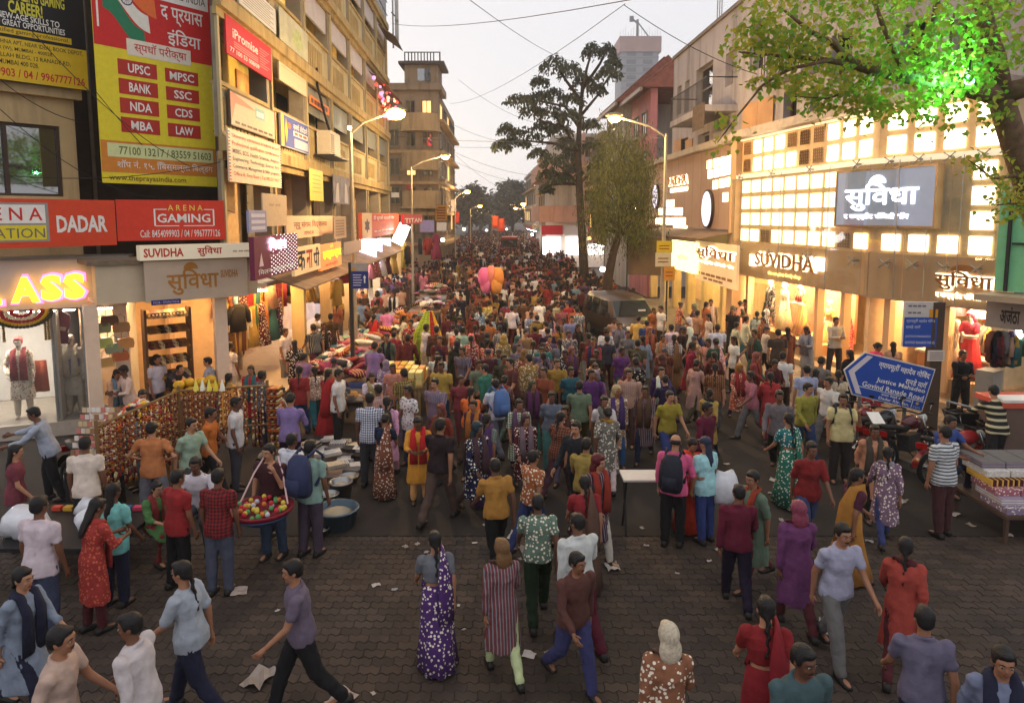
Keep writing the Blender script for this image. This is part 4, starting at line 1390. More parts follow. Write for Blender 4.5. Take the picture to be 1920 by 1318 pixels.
for i in range(1, 4):
 for k in range(7):
  x0, x1 = k * BAY + 0.075, (k + 1) * BAY - 0.325
  pz = FLO[i] + 1.35
  MB(LS.M()).box(x0, x1, FLO[i] + 0.125, pz, -0.16, -0.02).build('parapet', M_YELLOW, yb)
  MB(LS.M()).box(x0, x1, pz, pz + 0.1, -0.2, 0.05).build('parapet_cap', M_YELLOWD, yb)
  vv = MB(LS.M() @ Matrix.Translation((x0 + 0.3, FLO[i] + 0.3, -0.018)))
  for q in range(9):
   vv.box(q * 0.27, q * 0.27 + 0.14, 0, 0.8, 0, 0.02)
  o = vv.build('vent_bars', M_YELLOWD, yb)
  o['kind'] = 'stuff'
  for q in range(2):      # doors and windows in the balcony wall
   dx = x0 + 0.35 + q * 1.65
   if dx < 3.6:
    continue
   MB(LS.M()).box(dx, dx + 1.25, pz - 0.5, FLO[i + 1] - 0.75, -1.146, -1.1).build('door', door_m[(k * 3 + q * 2 + i) % 5], yb)
  if i == 1 and k >= 2 or (i == 2 and k == 6):
   for q in range(11):
    o = link('louvre_slat', louv, yb, True)
    o.matrix_world = Matrix()
    o.matrix_basis = Matrix.Translation(-Vector(yb.location)) @ LS.M(-0.12, x0 + 0.04 + q * 0.325, FLO[i + 1] - 1.4)
  elif i == 2 and k in (2, 3, 4, 5) or i == 3:
   MB(LS.M()).box(x0, x1, FLO[i + 1] - 1.3, FLO[i + 1] - 0.43, -0.14, -0.06).build('blind', mat('blind_lilac', (190, 180, 178), 0.8, var=0.08, vs=2), yb)
# lit tubes inside
for k, i, n_ in ((1, 1, 2), (1, 2, 1), (2, 2, 1)):
 for q in range(n_):
  x = k * BAY + 0.9 + q * 1.1
  if i == 1:
   MB(LS.M()).box(x, x + 0.06, FLO[i] + 1.6, FLO[i] + 2.5, -0.9, -0.85).build('tube_light', glow(255, 250, 240, 14), yb)
  else:
   MB(LS.M()).box(x, x + 1.0, FLO[i + 1] - 0.6, FLO[i + 1] - 0.54, -0.9, -0.8).build('tube_light', glow(255, 250, 250, 14), yb)
MB(LS.M()).ball((4.55 * BAY, FLO[2] + 2.2, -0.5), 0.16, 8, 6).build('bulb', glow(255, 235, 220, 16), yb)
MB(LS.M()).ball((3.55 * BAY, FLO[1] + 2.1, 0.3), 0.09, 8, 6).build('bulb', glow(255, 244, 214, 30), yb)
# first-floor (lowest) storey: shutters, pillars
for k in range(7):
 x0, x1 = k * BAY + 0.075, (k + 1) * BAY - 0.325
 for q in range(3):
  a = x0 + 0.1 + q * 1.2
  if a < 2.5:
   continue
  mm = [mat('shutter_brown', (112, 84, 56), 0.7, var=0.25, vs=3), mat('shutter_grey', (120, 112, 98), 0.7, var=0.2, vs=3), mat('panel_cream', (206, 172, 124), 0.8, var=0.1)][(q + k) % 3]
  ob = MB(LS.M()).box(a, a + 1.1, FLO[0] + 0.13, FLO[1] - 0.46, -0.9, -0.86).build('shutter', mm, yb)
  if (q + k) % 3 == 1:
   for z in range(9):
    MB(LS.M()).box(a + 0.02, a + 1.08, FLO[0] + 0.3 + z * 0.28, FLO[0] + 0.33 + z * 0.28, -0.858, -0.83).build('slat', mm, ob)
cu = MB(LS.M())
cu.rings([[(1.45 * BAY + 0.09 * i, z, -0.6 + 0.05 * math.sin(i * 2.1)) for i in range(7)] + [(1.45 * BAY + 0.09 * (6 - i), z, -0.64 + 0.05 * math.sin((6 - i) * 2.1)) for i in range(7)] for z in (3.5, 4.6, 5.9)])
cu.build('curtain', mat('orange_curtain', (206, 104, 34), 0.85, var=0.15), yb, True)
# roof grille and mobile mast at the far top corner
gr = MB(LS.M())
for q in range(14):
 gr.box(5.9 * BAY + q * 0.3, 5.9 * BAY + q * 0.3 + 0.03, 16.9, 19.2, 0.1, 0.13)
for z in (17.4, 18.2, 19.1):
 gr.box(5.9 * BAY, 7 * BAY, z, z + 0.04, 0.1, 0.14)
gr.build('roof_grille', DARKSTEEL, yb)
ms = thing('antenna_mast', 'mobile antenna mast with panels on the far roof corner of the ochre block', 'antenna', LS.M(0.5) @ Vector((6.9 * BAY, 16.9, 0)))
MB(LS.M(0.5)).tube([(6.95 * BAY, 15.4, 0), (6.95 * BAY, 20.5, 0)], 0.06, 6).build('pole', STEEL, ms)
for z, a in ((19.5, 0.5), (17.9, 0.75), (16.6, 0.7)):
 MB(LS.M(0.5)).box(6.95 * BAY + 0.15, 6.95 * BAY + 0.5, z - 0.9, z + 0.6, 0.1, 0.3).build('antenna_panel', C(168, 172, 172), ms)
 MB(LS.M(0.5)).tube([(6.95 * BAY - 0.6, z - 0.5, 0), (6.95 * BAY + 0.8, z - 0.5, 0.2)], 0.04, 5).build('bracket', DARKSTEEL, ms)
# window awnings and lamps near the far end (pink light, red garlands)
for i, k, w_ in ((2, 5.2, 1.7), (3, 6.1, 0.9), (2, 6.2, 0.8)):
 aw = MB(LS.M())
 x0, x1 = k * BAY, (k + w_) * BAY - 0.3
 z = FLO[i] + 2.55
 aw.add([(x0, z, 0.1), (x1, z, 0.1), (x1, z - 0.7, 1.1), (x0, z - 0.7, 1.1), (x0, z - 0.05, 0.1), (x1, z - 0.05, 0.1), (x1, z - 0.75, 1.1), (x0, z - 0.75, 1.1)], [(0, 1, 2, 3), (7, 6, 5, 4), (3, 2, 6, 7), (0, 3, 7, 4), (1, 5, 6, 2), (0, 4, 5, 1)])
 aw.build('awning', mat('awning_sheet', (104, 84, 62), 0.7, var=0.3, vs=2, bump=0.3, bs=8), yb)
MB(LS.M()).box(4.1 * BAY, 4.5 * BAY, FLO[2] + 0.5, FLO[2] + 2.3, -0.5, -0.4).build('pink_glow_panel', mat('pink_lit_panel', (206, 110, 130), 0.6, emit=(230, 110, 140), es=0.35), yb)  # pink light on the balcony, put in as a faintly glowing panel
lan = thing('light_garland', 'pink and red festive lights on the far balcony of the ochre block', 'string lights', LS.M(0.3) @ Vector((6.0 * BAY, FLO[2] + 1.2, 0)))
for k in range(46):
 MB(LS.M(0.3)).ball((5.05 * BAY + rnd.random() * 1.75 * BAY, FLO[2] + 0.7 + rnd.random() * 1.5, rnd.uniform(0, 0.5)), rnd.uniform(0.05, 0.13), 6, 5).build('bulb', rnd.choice([glow(255, 60, 50, 3), glow(255, 110, 170, 3), glow(255, 150, 110, 4)]), lan)
# window air conditioner on a tray
ac = thing('air_conditioner', 'split air conditioner unit on a black tray on the ochre facade', 'air conditioner', LS.M(0.4) @ Vector((LS.at(625, 280, 0.4)[0], 7.0, 0)))
a0, _ = LS.at(609, 285, 0.45)
a1, _ = LS.at(640, 285, 0.45)
_, zz = LS.at(625, 298, 0.45)
MB(LS.M(0.45)).box(a0, a1, zz, zz + 0.06, -0.4, 0.35).build('tray', DARKSTEEL, ac)
MB(LS.M(0.45)).box(a0 + 0.3, a1 - 0.9, zz + 0.07, zz + 0.95, -0.35, 0.15).build('casing', C(196, 186, 164), ac)
for q in range(9):
 MB(LS.M(0.45)).box(a0 + 0.34, a0 + 0.9, zz + 0.15 + q * 0.08, zz + 0.18 + q * 0.08, 0.152, 0.17).build('grille_slat', C(90, 84, 76), ac)
MB(LS.M(0.45)).tube([(a0 + 1.0, zz + 0.9, 0), (a0 + 0.9, zz + 1.7, -0.2), (a0 + 0.4, zz + 2.6, -0.3), (a0 + 0.4, zz + 3.2, -0.3)], 0.05, 6).build('pipe', BLACK, ac)

# ---- boards on the ochre building
def S_(name, label, pl, ptl, pbl, pr, ptr, pbr, off, m, **k):
 return Sign(name, label, LS, pl, ptl, pbl, pr, ptr, pbr, off, m, **k)


S = S_('shop_sign', 'red signboard with white lettering and phone number high on the ochre building', 424, 27, 104, 509, 92, 147, 0.1, C(204, 44, 52))
S.text('iPromise', 0.12, 0.66, 0.5, 0.76, WHITE, bold=0.015)
for q in range(3):
 S.panel(0.14, 0.66, 0.40 - 0.06 * q, 0.425 - 0.06 * q, C(226, 150, 150), 0.005, 'small_print')
for q in range(8):
 S.panel(0.70, 0.94 - 0.05 * (q % 3), 0.74 - 0.075 * q, 0.76 - 0.075 * q, C(226, 150, 150), 0.005, 'small_print')
S.text('77 100 53 008/09', 0.06, 0.68, 0.1, 0.23, WHITE, bold=0.015)
S = S_('notice_board', 'white notice board closely printed with grey text on the top storey', 448, -40, 10, 517, 14, 60, 0.1, C(206, 204, 196))
for q in range(9):
 S.panel(0.08, 0.92 - 0.1 * (q % 2), 0.86 - 0.095 * q, 0.895 - 0.095 * q, C(150, 148, 144), 0.005, 'text_line')
S = S_('cloth_banner', 'faded green and white cloth banner on the second storey parapet', 524, 14, 78, 577, 64, 113, 0.12, mat('faded_cloth', (186, 184, 156), 0.85, var=0.15, vs=2), t=0.02)
S.poly([(0.35, 0.35), (0.55, 0.8), (0.75, 0.75), (0.8, 0.3), (0.6, 0.15)], mat('faded_green', (176, 184, 130), 0.85, var=0.2), 0.004, 'leaf_print')
S = S_('notice_board', 'blank cream board fixed below the faded banner', 523, 92, 147, 575, 137, 184, 0.06, C(206, 190, 154))
S.panel(0.06, 0.94, 0.52, 0.53, C(150, 134, 100), 0.004, 'seam')
S = S_('shop_sign', 'pink and grey college board with pale blue logo on the ochre building', 432, 178, 232, 515, 206, 262, 0.1, C(206, 170, 146), frame=C(104, 90, 74))
S.panel(0.52, 0.74, 0.5, 0.86, C(120, 160, 166), 0.005)
S.words(0.55, 0.72, 0.58, 0.74, WHITE, 4, 0.008)
S.words(0.08, 0.95, 0.07, 0.15, C(90, 80, 72), 7, 0.008)
S.poly([(0.0, 0.0), (0.0, 0.95), (0.05, 1.0), (0.55, 0.72), (0.1, 0.7)], C(206, 120, 100), 0.004, 'swoosh')
S = S_('notice_board', 'large cream admissions board with red and blue handwritten lettering', 429, 240, 340, 527, 274, 353, 0.35, C(222, 196, 164), t=0.04)
R1, B1 = C(190, 60, 50), C(66, 60, 84)
for i, (t, m_) in enumerate((('University admissions in India & abroad', R1), ('Professional qualification certifications', R1), ('MBBS, BDS, Health Sciences, Aviation', B1), ('Engineering, Technology, Science, Arts', B1), ('Commerce, Management & 500+ programs', B1), ('Office 8, First floor | Tel 9833319437', R1))):
 S.text(t, 0.06, 0.95, 0.83 - 0.145 * i, 0.93 - 0.145 * i, m_, bold=0.004)
for q in range(16):
 for xx in (0.0, 0.975):
  S.panel(xx, xx + 0.025, 0.03 + q * 0.06, 0.055 + q * 0.06, BLUE if q % 2 else RED, 0.005, 'border_mark')
S = S_('shop_sign', 'blue and yellow coaching class board with orange lettering strip', 527, 216, 272, 578, 236, 288, 0.1, C(70, 84, 160), frame=C(180, 180, 180))
S.panel(0, 0.1, 0, 1, C(206, 190, 70), 0.004)
S.poly([(0.12, 0.5), (0.17, 0.95), (0.22, 0.5), (0.17, 0.1)], C(206, 190, 70), 0.005)
S.text('समथॅ अॅकॅडमी', 0.42, 0.97, 0.66, 0.9, WHITE, bold=0.01)
S.panel(0.42, 0.97, 0.45, 0.62, C(226, 220, 216), 0.005)
S.words(0.46, 0.94, 0.49, 0.58, C(200, 80, 70), 3, 0.009)
S.panel(0.45, 0.97, 0.06, 0.36, C(190, 190, 200), 0.005)
S.poly([(0.27 + 0.07 * math.cos(k * 0.63), 0.72 + 0.1 * math.sin(k * 0.63)) for k in range(10)], C(214, 110, 50), 0.006)
S = S_('name_strip', 'narrow orange strip with dark Devanagari letters on the ochre building', 581, 180, 196, 617, 200, 216, 0.12, C(222, 120, 30), t=0.03)
S.words(0.06, 0.94, 0.25, 0.75, C(80, 44, 30), 6)
S = S_('cloth_banner', 'yellow hanging banner with faint lettering on the lowest storey', 581, 316, 376, 606, 322, 378, 0.3, C(214, 190, 74), t=0.02)
for q in range(5):
 S.panel(0.2, 0.8, 0.8 - 0.13 * q, 0.825 - 0.13 * q, C(180, 130, 60), 0.004, 'text_line')
S = S_('cloth_banner', 'grey blue banner picturing pale statues next to the yellow one', 625, 326, 382, 655, 336, 384, 0.3, mat('grey_banner', (128, 124, 130), 0.8, var=0.25, vs=3), t=0.02)
S.poly([(0.1, 0.05), (0.2, 0.7), (0.3, 0.75), (0.34, 0.05)], C(176, 170, 168), 0.004, 'statue_print')
S.poly([(0.66, 0.05), (0.72, 0.8), (0.84, 0.7), (0.9, 0.05)], C(176, 170, 168), 0.004, 'statue_print')

# ---------------------------------------------------------------- street level, left: shop fronts under the ochre building
GY = Wall(LS.o.x + 0.8, LS.o.y, (LS.o + LS.u * LS.L).x + 0.8, (LS.o + LS.u * LS.L).y)
M_TIN = mat('weathered_tin', (122, 98, 74), 0.75, var=0.3, vs=2, bump=0.3, bs=9, dirt=(70, 52, 40), dirt_amt=0.6)
shop_lights = []
cuts = [0.6, 4.4, 8.0, 11.6, 15.4, 19.4, 23.6, 28.2]
tone = [(255, 196, 120), (255, 205, 150), (255, 214, 170), (255, 240, 235), (240, 235, 255), (255, 225, 225), (255, 230, 200)]
for k in range(7):
 a, c_ = cuts[k], cuts[k + 1]
 sh = thing('street_shop', ['garment shop with amber light and hanging skirts beside the pale banner', 'garment shop behind the black and white sign', 'shop with white lit doorway behind the tall street sign post',
                               'shop with glaring white lamps behind the blue street sign', 'shop with violet white tube lights farther along', 'shop with red signs and hanging clothes before the weathered block', 'last shop under the ochre building'][k], 'shop', GY.M() @ Vector(((a + c_) / 2, 0, 0)))
 MB(GY.M()).box(a, c_, 0, 3.1, -2.6, -2.5).build('back_wall', mat('shop_back_%d' % k, (196 - 8 * k, 160, 130 + 8 * k), 0.8, var=0.2, vs=2), sh)
 MB(GY.M()).box(a, c_ - 0.02, 3.1, 3.2, -2.6, 0).build('ceiling', IN, sh)
 MB(GY.M()).box(a, c_ - 0.02, 0.0, 0.25, -2.49, 0.2).build('plinth', mat('shop_floor'), sh)
 MB(GY.M()).box(c_ - 0.3, c_ - 0.02, 0.26, 3.1, -0.4, -0.02).build('pillar', M_CREAM, sh)
 for q in range(2):
  xx = a + 0.5 + q * 1.7
  MB(GY.M()).box(xx, xx + 1.2, 2.98, 3.03, -0.8, -0.7).build('tube_light', glow(*tone[k], 150 if k in (2, 3, 4) else 95), sh)
 aw = MB(GY.M())
 aw.add([(a - 0.05, 3.4, 0), (c_ - 0.1, 3.4, 0), (c_ - 0.1, 3.05, 1.0), (a - 0.05, 3.05, 1.0), (a - 0.05, 3.36, 0), (c_ - 0.1, 3.36, 0), (c_ - 0.1, 3.01, 1.0), (a - 0.05, 3.01, 1.0)], [(0, 1, 2, 3), (7, 6, 5, 4), (3, 2, 6, 7), (0, 3, 7, 4), (1, 5, 6, 2)])
 aw.build('tin_awning', M_TIN, sh)
S2 = lambda name, label, *a, **k: Sign(name, label, GY, *a, **k)
# magenta led board of the tailor
S = S2('led_sign', 'magenta tailor board dotted with white lights and a neon name', 477, 444, 523, 558, 438, 508, 0.9, C(112, 34, 62), t=0.1)
NEON = glow(250, 235, 255, 9)
S.text('िमलन', 0.28, 0.68, 0.64, 0.95, NEON, 0.03, bold=0.03)
S.text('वेिडंग कलेक्शन', 0.3, 0.72, 0.44, 0.56, C(200, 150, 160), 0.008)
S.text('िमलन वस्त्रभंडार', 0.06, 0.92, 0.06, 0.24, WHITE, 0.008, bold=0.006)
S.poly([(0.08, 0.3), (0.13, 0.62), (0.17, 0.3)], C(226, 200, 206), 0.008, 'dancer_print')
dots = MB(S.M)
for q in range(15):
 for r_ in range(10):
  if q < 5 and r_ > 4 and (q + r_) % 3:
   continue
  dots.ball(((0.34 + 0.045 * q) * S.w, (0.05 + 0.1 * r_ + 0.05 * (q % 2)) * S.h, 0.008), 0.0105, 5, 4)
o = dots.build('led_dots', glow(255, 240, 240, 3), S.root)
o['kind'] = 'stuff'
S = S2('shop_sign', 'cream board with big black and red Devanagari letters', 552, 464, 514, 601, 458, 508, 0.75, mat('cream_lit', (222, 190, 140), 0.6, emit=(255, 210, 150), es=0.25), t=0.08)
S.text('क', 0.1, 0.38, 0.15, 0.85, C(40, 30, 50), bold=0.02)
S.text('ना', 0.42, 0.66, 0.15, 0.85, C(180, 50, 40), bold=0.02)
S.text('पी', 0.7, 0.95, 0.15, 0.9, C(50, 40, 50), bold=0.02)
S = S2('led_sign', 'orange board with glowing yellow lettering', 601, 458, 506, 640, 455, 499, 0.75, mat('orange_lit', (226, 140, 90), 0.6, emit=(255, 150, 90), es=0.4), t=0.08)
S.text('हस्ताक्षर', 0.1, 0.95, 0.36, 0.72, glow(255, 190, 20, 4), 0.02, bold=0.03)
S.text('कलेक्शन', 0.2, 0.8, 0.08, 0.26, C(200, 60, 40), 0.008)
S.text('श्री', 0.42, 0.58, 0.78, 0.98, glow(255, 140, 30, 3), 0.01)
S = S2('school_board', 'long pale board with brown Devanagari school name over the awnings', 537, 405, 447, 627, 405, 441, 0.3, C(216, 184, 148), t=0.05)
S.text('न्यू संगम िवद्यालय', 0.12, 0.80, 0.38, 0.8, C(130, 66, 50), bold=0.006)
S.text('दादर', 0.3, 0.5, 0.12, 0.28, C(130, 66, 50))
S = S2('notice_board', 'leaning plywood board with faint writing above the tailor sign', 493, 363, 424, 538, 366, 424, 0.5, C(206, 176, 138), t=0.03)
S.words(0.25, 0.75, 0.62, 0.7, C(180, 150, 118), 2)
S = S2('shop_sign', 'small violet white board on a bracket beside the red gaming sign', 467, 394, 438, 500, 395, 434, 0.7, C(150, 148, 176), t=0.05)
for q in range(3):
 S.panel(0.12, 0.9, 0.12 + q * 0.28, 0.28 + q * 0.28, C(206, 202, 214), 0.004)
S = S2('notice_board', 'tilted grey poster panel hanging above the awnings', 626, 408, 446, 648, 408, 444, 0.7, C(140, 120, 104), t=0.03, frame=C(170, 150, 130))
for q in range(6):
 S.panel(0.15, 0.85, 0.1 + q * 0.14, 0.17 + q * 0.14, C(96, 78, 70), 0.004)
S = S2('bank_sign', 'orange bank signboard with white Devanagari heading', 679, 398, 444, 748, 402, 440, 0.5, C(206, 90, 58), t=0.15)
S.panel(0, 0.2, 0, 1, C(222, 190, 150), 0.004)
S.poly([(0.1 + 0.06 * math.cos(k * 0.52) * (1 if k % 2 else 0.6), 0.5 + 0.3 * math.sin(k * 0.52) * (1 if k % 2 else 0.6)) for k in range(12)], C(90, 60, 70), 0.006)
S.panel(0.22, 0.83, 0.66, 0.92, C(190, 60, 50), 0.005)
S.text('दी कुणबी सहकारी बॅंक', 0.24, 0.82, 0.68, 0.9, WHITE, 0.009, bold=0.01)
S.text('दादर', 0.45, 0.58, 0.36, 0.52, C(150, 70, 40))
S.words(0.26, 0.82, 0.21, 0.28, C(226, 190, 160), 6)
S = S2('blank_sign', 'blank grey back of a sign plate on the near lamp post', 645, 452, 474, 678, 452, 474, 1.7, C(166, 146, 136), t=0.02)
S = S2('shop_sign', 'red watch shop sign with white lettering', 756, 402, 420, 792, 402, 420, 2.6, C(176, 34, 44), t=0.08)
S.text('TITAN', 0.06, 0.94, 0.14, 0.6, WHITE, bold=0.01)
# projecting white light boxes
for px, py, c_, nm in ((702, 470, (225, 205, 255), 'violet'), (720, 462, (240, 240, 255), 'bluish white'), (690, 466, (255, 225, 235), 'pinkish white')):
 p = P(px, py, 30 + (px - 690) * 0.25)
 o = MB(Matrix.Translation(p)).box(-0.35, 0.35, -0.08, 0.08, -0.42, 0.42).build('light_box', glow(*c_, 5))
 tag(o, nm + ' projecting light box over the left hand shops', 'light box', 'projecting light boxes')
for k, (px, py) in enumerate(((757, 428), (752, 440), (747, 450))):
 p = P(px, py, 38 - k)
 o = MB(Matrix.Translation(p) @ Matrix.Rotation(R(25), 4, 'Y')).box(-0.3, 0.3, -0.06, 0.06, -0.2, 0.2).build('tube_fitting', glow(255, 245, 240, 7))
 tag(o, ('topmost', 'middle', 'lowest')[k] + ' of three slanted white tube lights near the red watch sign', 'lamp', 'slanted tube lights')

# ---------------------------------------------------------------- hanging clothes
def garment(kind):
 g = MB()
 if kind == 'shirt':
  g.rings([ell((0, 0, z), rx, ry, (0, 0, 1), 16, 0.05, 5) for z, rx, ry in ((0, 0.25, 0.09), (0.35, 0.23, 0.085), (0.6, 0.22, 0.08), (0.68, 0.1, 0.05))])
  for sx in (-1, 1):
   g.tube([(sx * 0.19, 0, 0.62), (sx * 0.3, 0, 0.45), (sx * 0.33, 0, 0.2)], [0.07, 0.07, 0.06], 7)
 elif kind == 'dress':
  g.rings([ell((0, 0, z), rx, ry, (0, 0, 1), 28, rp, 7) for z, rx, ry, rp in ((0, 0.34, 0.2, 0.1), (0.45, 0.25, 0.14, 0.07), (0.75, 0.16, 0.09, 0.02), (1.0, 0.19, 0.1, 0.01), (1.12, 0.1, 0.05, 0))])
  for sx in (-1, 1):
   g.tube([(sx * 0.15, 0, 1.06), (sx * 0.24, 0, 0.9), (sx * 0.26, 0, 0.7)], [0.06, 0.06, 0.05], 7)
 elif kind == 'skirt':
  g.rings([ell((0, 0, z), rx, ry, (0, 0, 1), 40, rp, 13) for z, rx, ry, rp in ((0, 0.46, 0.34, 0.1), (0.4, 0.33, 0.24, 0.08), (0.8, 0.16, 0.11, 0.02), (0.86, 0.16, 0.11, 0))])
 else:   # length of cloth over a rail
  g.rings([[(-0.17 + 0.034 * i, 0.03 * math.sin(i * 1.7 + z * 2) + 0.04, z) for i in range(11)] + [(0.17 - 0.034 * i, 0.03 * math.sin((10 - i) * 1.7 + z * 2) - 0.02, z) for i in range(11)] for z in (0, 0.5, 1.0)])
 return g.mesh('hanging_' + kind, M_CLOTH, True)


GAR = {k: garment(k) for k in ('shirt', 'dress', 'skirt', 'cloth')}
M_PRINT = cloth_pattern('white_print', 'print', (226, 214, 196), 22)
M_ZARI = cloth_pattern('gold_stripe', 'vstripe', (206, 164, 70), 12)
NAMED = {'red': (178, 36, 40), 'orange': (214, 110, 36), 'mustard': (204, 152, 44), 'yellow': (222, 190, 60), 'pink': (214, 110, 130), 'magenta': (170, 40, 90), 'maroon': (104, 28, 36), 'green': (52, 100, 62), 'teal': (44, 120, 124), 'blue': (50, 78, 150), 'navy': (34, 38, 72), 'black': (28, 26, 30), 'white': (222, 216, 208), 'cream': (214, 196, 160), 'grey': (130, 126, 124), 'purple': (98, 60, 120), 'lilac': (166, 140, 176), 'sky blue': (120, 164, 196), 'peach': (220, 160, 120), 'brown': (96, 64, 46), 'mint': (150, 196, 170), 'rust': (164, 78, 44)}


NAMED = {k: tuple(int((0.76 * q + 0.24 * (0.3 * c[0] + 0.59 * c[1] + 0.11 * c[2])) * (0.8 if sum(c) < 560 else 0.9)) for q in c) for k, c in NAMED.items()}   # muted and darkened; the dim evening tone is put into the colours


def hang(kind, p, rz, c, label, mt=None, s=1.0):
 o = link('hanging_' + kind, GAR[kind])
 o.location = p
 o.rotation_euler = (0, 0, rz)
 o.scale = (s, s, s)
 colour(o, NAMED[c])
 if mt:
  o.material_slots[0].link = 'OBJECT'
  o.material_slots[0].material = mt
 return tag(o, label, {'shirt': 'shirt', 'dress': 'dress', 'skirt': 'skirt', 'cloth': 'cloth'}[kind], 'clothes hanging at the left hand shops')


FR = R(80)
for k, (px, py, Z, kind, c, s, mt) in enumerate((
  (404, 570, 18.4, 'dress', 'pink', 0.62, None), (414, 572, 18.5, 'dress', 'orange', 0.62, None), (424, 572, 18.6, 'dress', 'yellow', 0.62, None), (434, 572, 18.7, 'dress', 'rust', 0.62, None), (442, 574, 18.8, 'dress', 'sky blue', 0.62, None),
  (456, 580, 19.5, 'cloth', 'maroon', 0.8, M_PRINT), (468, 578, 19.8, 'cloth', 'red', 0.9, None), (478, 568, 20.3, 'cloth', 'teal', 1.3, M_ZARI), (489, 548, 20.8, 'cloth', 'red', 1.6, M_ZARI), (503, 530, 21.0, 'dress', 'peach', 1.35, None), (516, 548, 21.4, 'cloth', 'magenta', 1.5, M_ZARI),
  (452, 622, 18.9, 'cloth', 'rust', 1.1, M_ZARI), (462, 618, 19.2, 'cloth', 'cream', 1.1, None), (472, 612, 19.5, 'dress', 'mustard', 1.0, None), (482, 610, 19.8, 'cloth', 'green', 1.2, M_ZARI), (492, 606, 20.1, 'dress', 'maroon', 1.1, M_PRINT), (500, 602, 20.5, 'cloth', 'orange', 1.2, None), (510, 598, 20.9, 'dress', 'teal', 1.1, None), (519, 595, 21.3, 'cloth', 'purple', 1.2, M_PRINT), (447, 596, 18.7, 'shirt', 'black', 1.1, None),
  (524, 536, 22.6, 'cloth', 'red', 1.4, None), (537, 530, 23.0, 'shirt', 'black', 1.15, None), (549, 532, 23.2, 'shirt', 'green', 1.15, None), (566, 535, 23.4, 'skirt', 'mustard', 1.3, M_ZARI), (564, 523, 23.5, 'shirt', 'navy', 0.8, M_PRINT), (584, 530, 25.0, 'cloth', 'brown', 1.3, M_PRINT), (592, 528, 25.2, 'cloth', 'cream', 1.3, None),
  (600, 540, 26.0, 'dress', 'grey', 1.0, None), (640, 500, 27.0, 'shirt', 'navy', 1.2, None), (647, 512, 27.4, 'shirt', 'red', 1.2, None), (632, 548, 23.6, 'shirt', 'mustard', 1.3, None), (696, 500, 32, 'dress', 'pink', 1.0, None), (706, 498, 33, 'dress', 'red', 1.0, M_PRINT), (716, 496, 34, 'dress', 'white', 1.0, None), (726, 494, 35, 'dress', 'maroon', 1.0, None), (738, 490, 36, 'dress', 'mustard', 1.1, None),
  (757, 478, 38, 'cloth', 'yellow', 1.4, None), (764, 478, 38.4, 'shirt', 'black', 1.5, None), (772, 474, 39, 'shirt', 'orange', 1.4, None), (788, 462, 42, 'shirt', 'navy', 1.4, None), (802, 462, 44, 'shirt', 'red', 1.6, None), (818, 462, 46, 'dress', 'magenta', 1.5, None))):
 h_ = {'dress': 1.12, 'shirt': 0.68, 'skirt': 0.86, 'cloth': 1.0}[kind] * s
 p = P(px, py, Z) + Vector((0, 0, -h_ / 2))
 p.z = max(p.z, 0.55)
 near = 'beside the pale banner' if px < 450 else 'under the magenta tailor board' if px < 530 else 'below the cream and orange boards' if px < 620 else 'behind the tall street sign post' if px < 660 else 'below the orange bank sign' if px < 745 else 'near the red watch sign'
 hang(kind, p, FR + rnd.uniform(-0.4, 0.4), c, '%s %s %s hanging %s' % (('lower' if py > 590 else 'upper') + (' plain' if mt is None else ' patterned'), c, {'cloth': 'length of cloth', 'shirt': 'shirt', 'dress': 'dress', 'skirt': 'pleated skirt'}[kind], near), mt, s)

# ---------------------------------------------------------------- right side: lit department store
W_B = Wall.px(1385, 26.4, 1640, 18.8)
W_C = Wall.px(1640, 18.8, 1888, 15.8)
RS = Wall(9.56 - 0.035 * 41.4, 41.4, 9.56 - 0.035 * 26.4, 26.4)       # street front, far to near
ZT, ZTUBE, ZP0, ZF = 7.72, 6.32, 3.92, 2.74
M_PANEL = mat('beige_metal_panel', (204, 166, 124), 0.45, var=0.05, vs=1.5)
M_LATT = mat('lattice_bronze', (212, 178, 130), 0.5, var=0.1, vs=6)
PANE = glow(255, 236, 196, 4.6)
PANE2 = glow(255, 226, 174, 4.0)
st = thing('department_store', 'department store front of glowing square panes behind glass on the right', 'building', (10.2, 19.2, 0))
JALI = mat('carved_screen', (150, 112, 72), 0.6, var=0.3, vs=14)
panes = [MB().box(-0.5, 0.5, -0.5, 0.5, 0, 0.02).mesh('light_pane', m_) for m_ in (PANE, PANE2)]
jm = MB()
for i in range(5):
 for j in range(5):
  jm.box(-0.5 + i * 0.2, -0.41 + i * 0.2, -0.5, 0.5, 0, 0.012)
  jm.box(-0.5, 0.5, -0.5 + j * 0.2, -0.41 + j * 0.2, 0.012, 0.02)
jali_me = jm.mesh('carved_pane', JALI)
tube_m = mat('white_tube', (230, 214, 180), 0.4, emit=(255, 236, 200), es=0.5)


def place(me, name, M, parent, sx=1, sy=1):
 o = bpy.data.objects.new(name, me)
 col.objects.link(o)
 o.parent = parent
 o.matrix_basis = Matrix.Translation(-Vector(parent.location)) @ M @ Matrix.Diagonal((sx, sy, 1, 1))
 return o


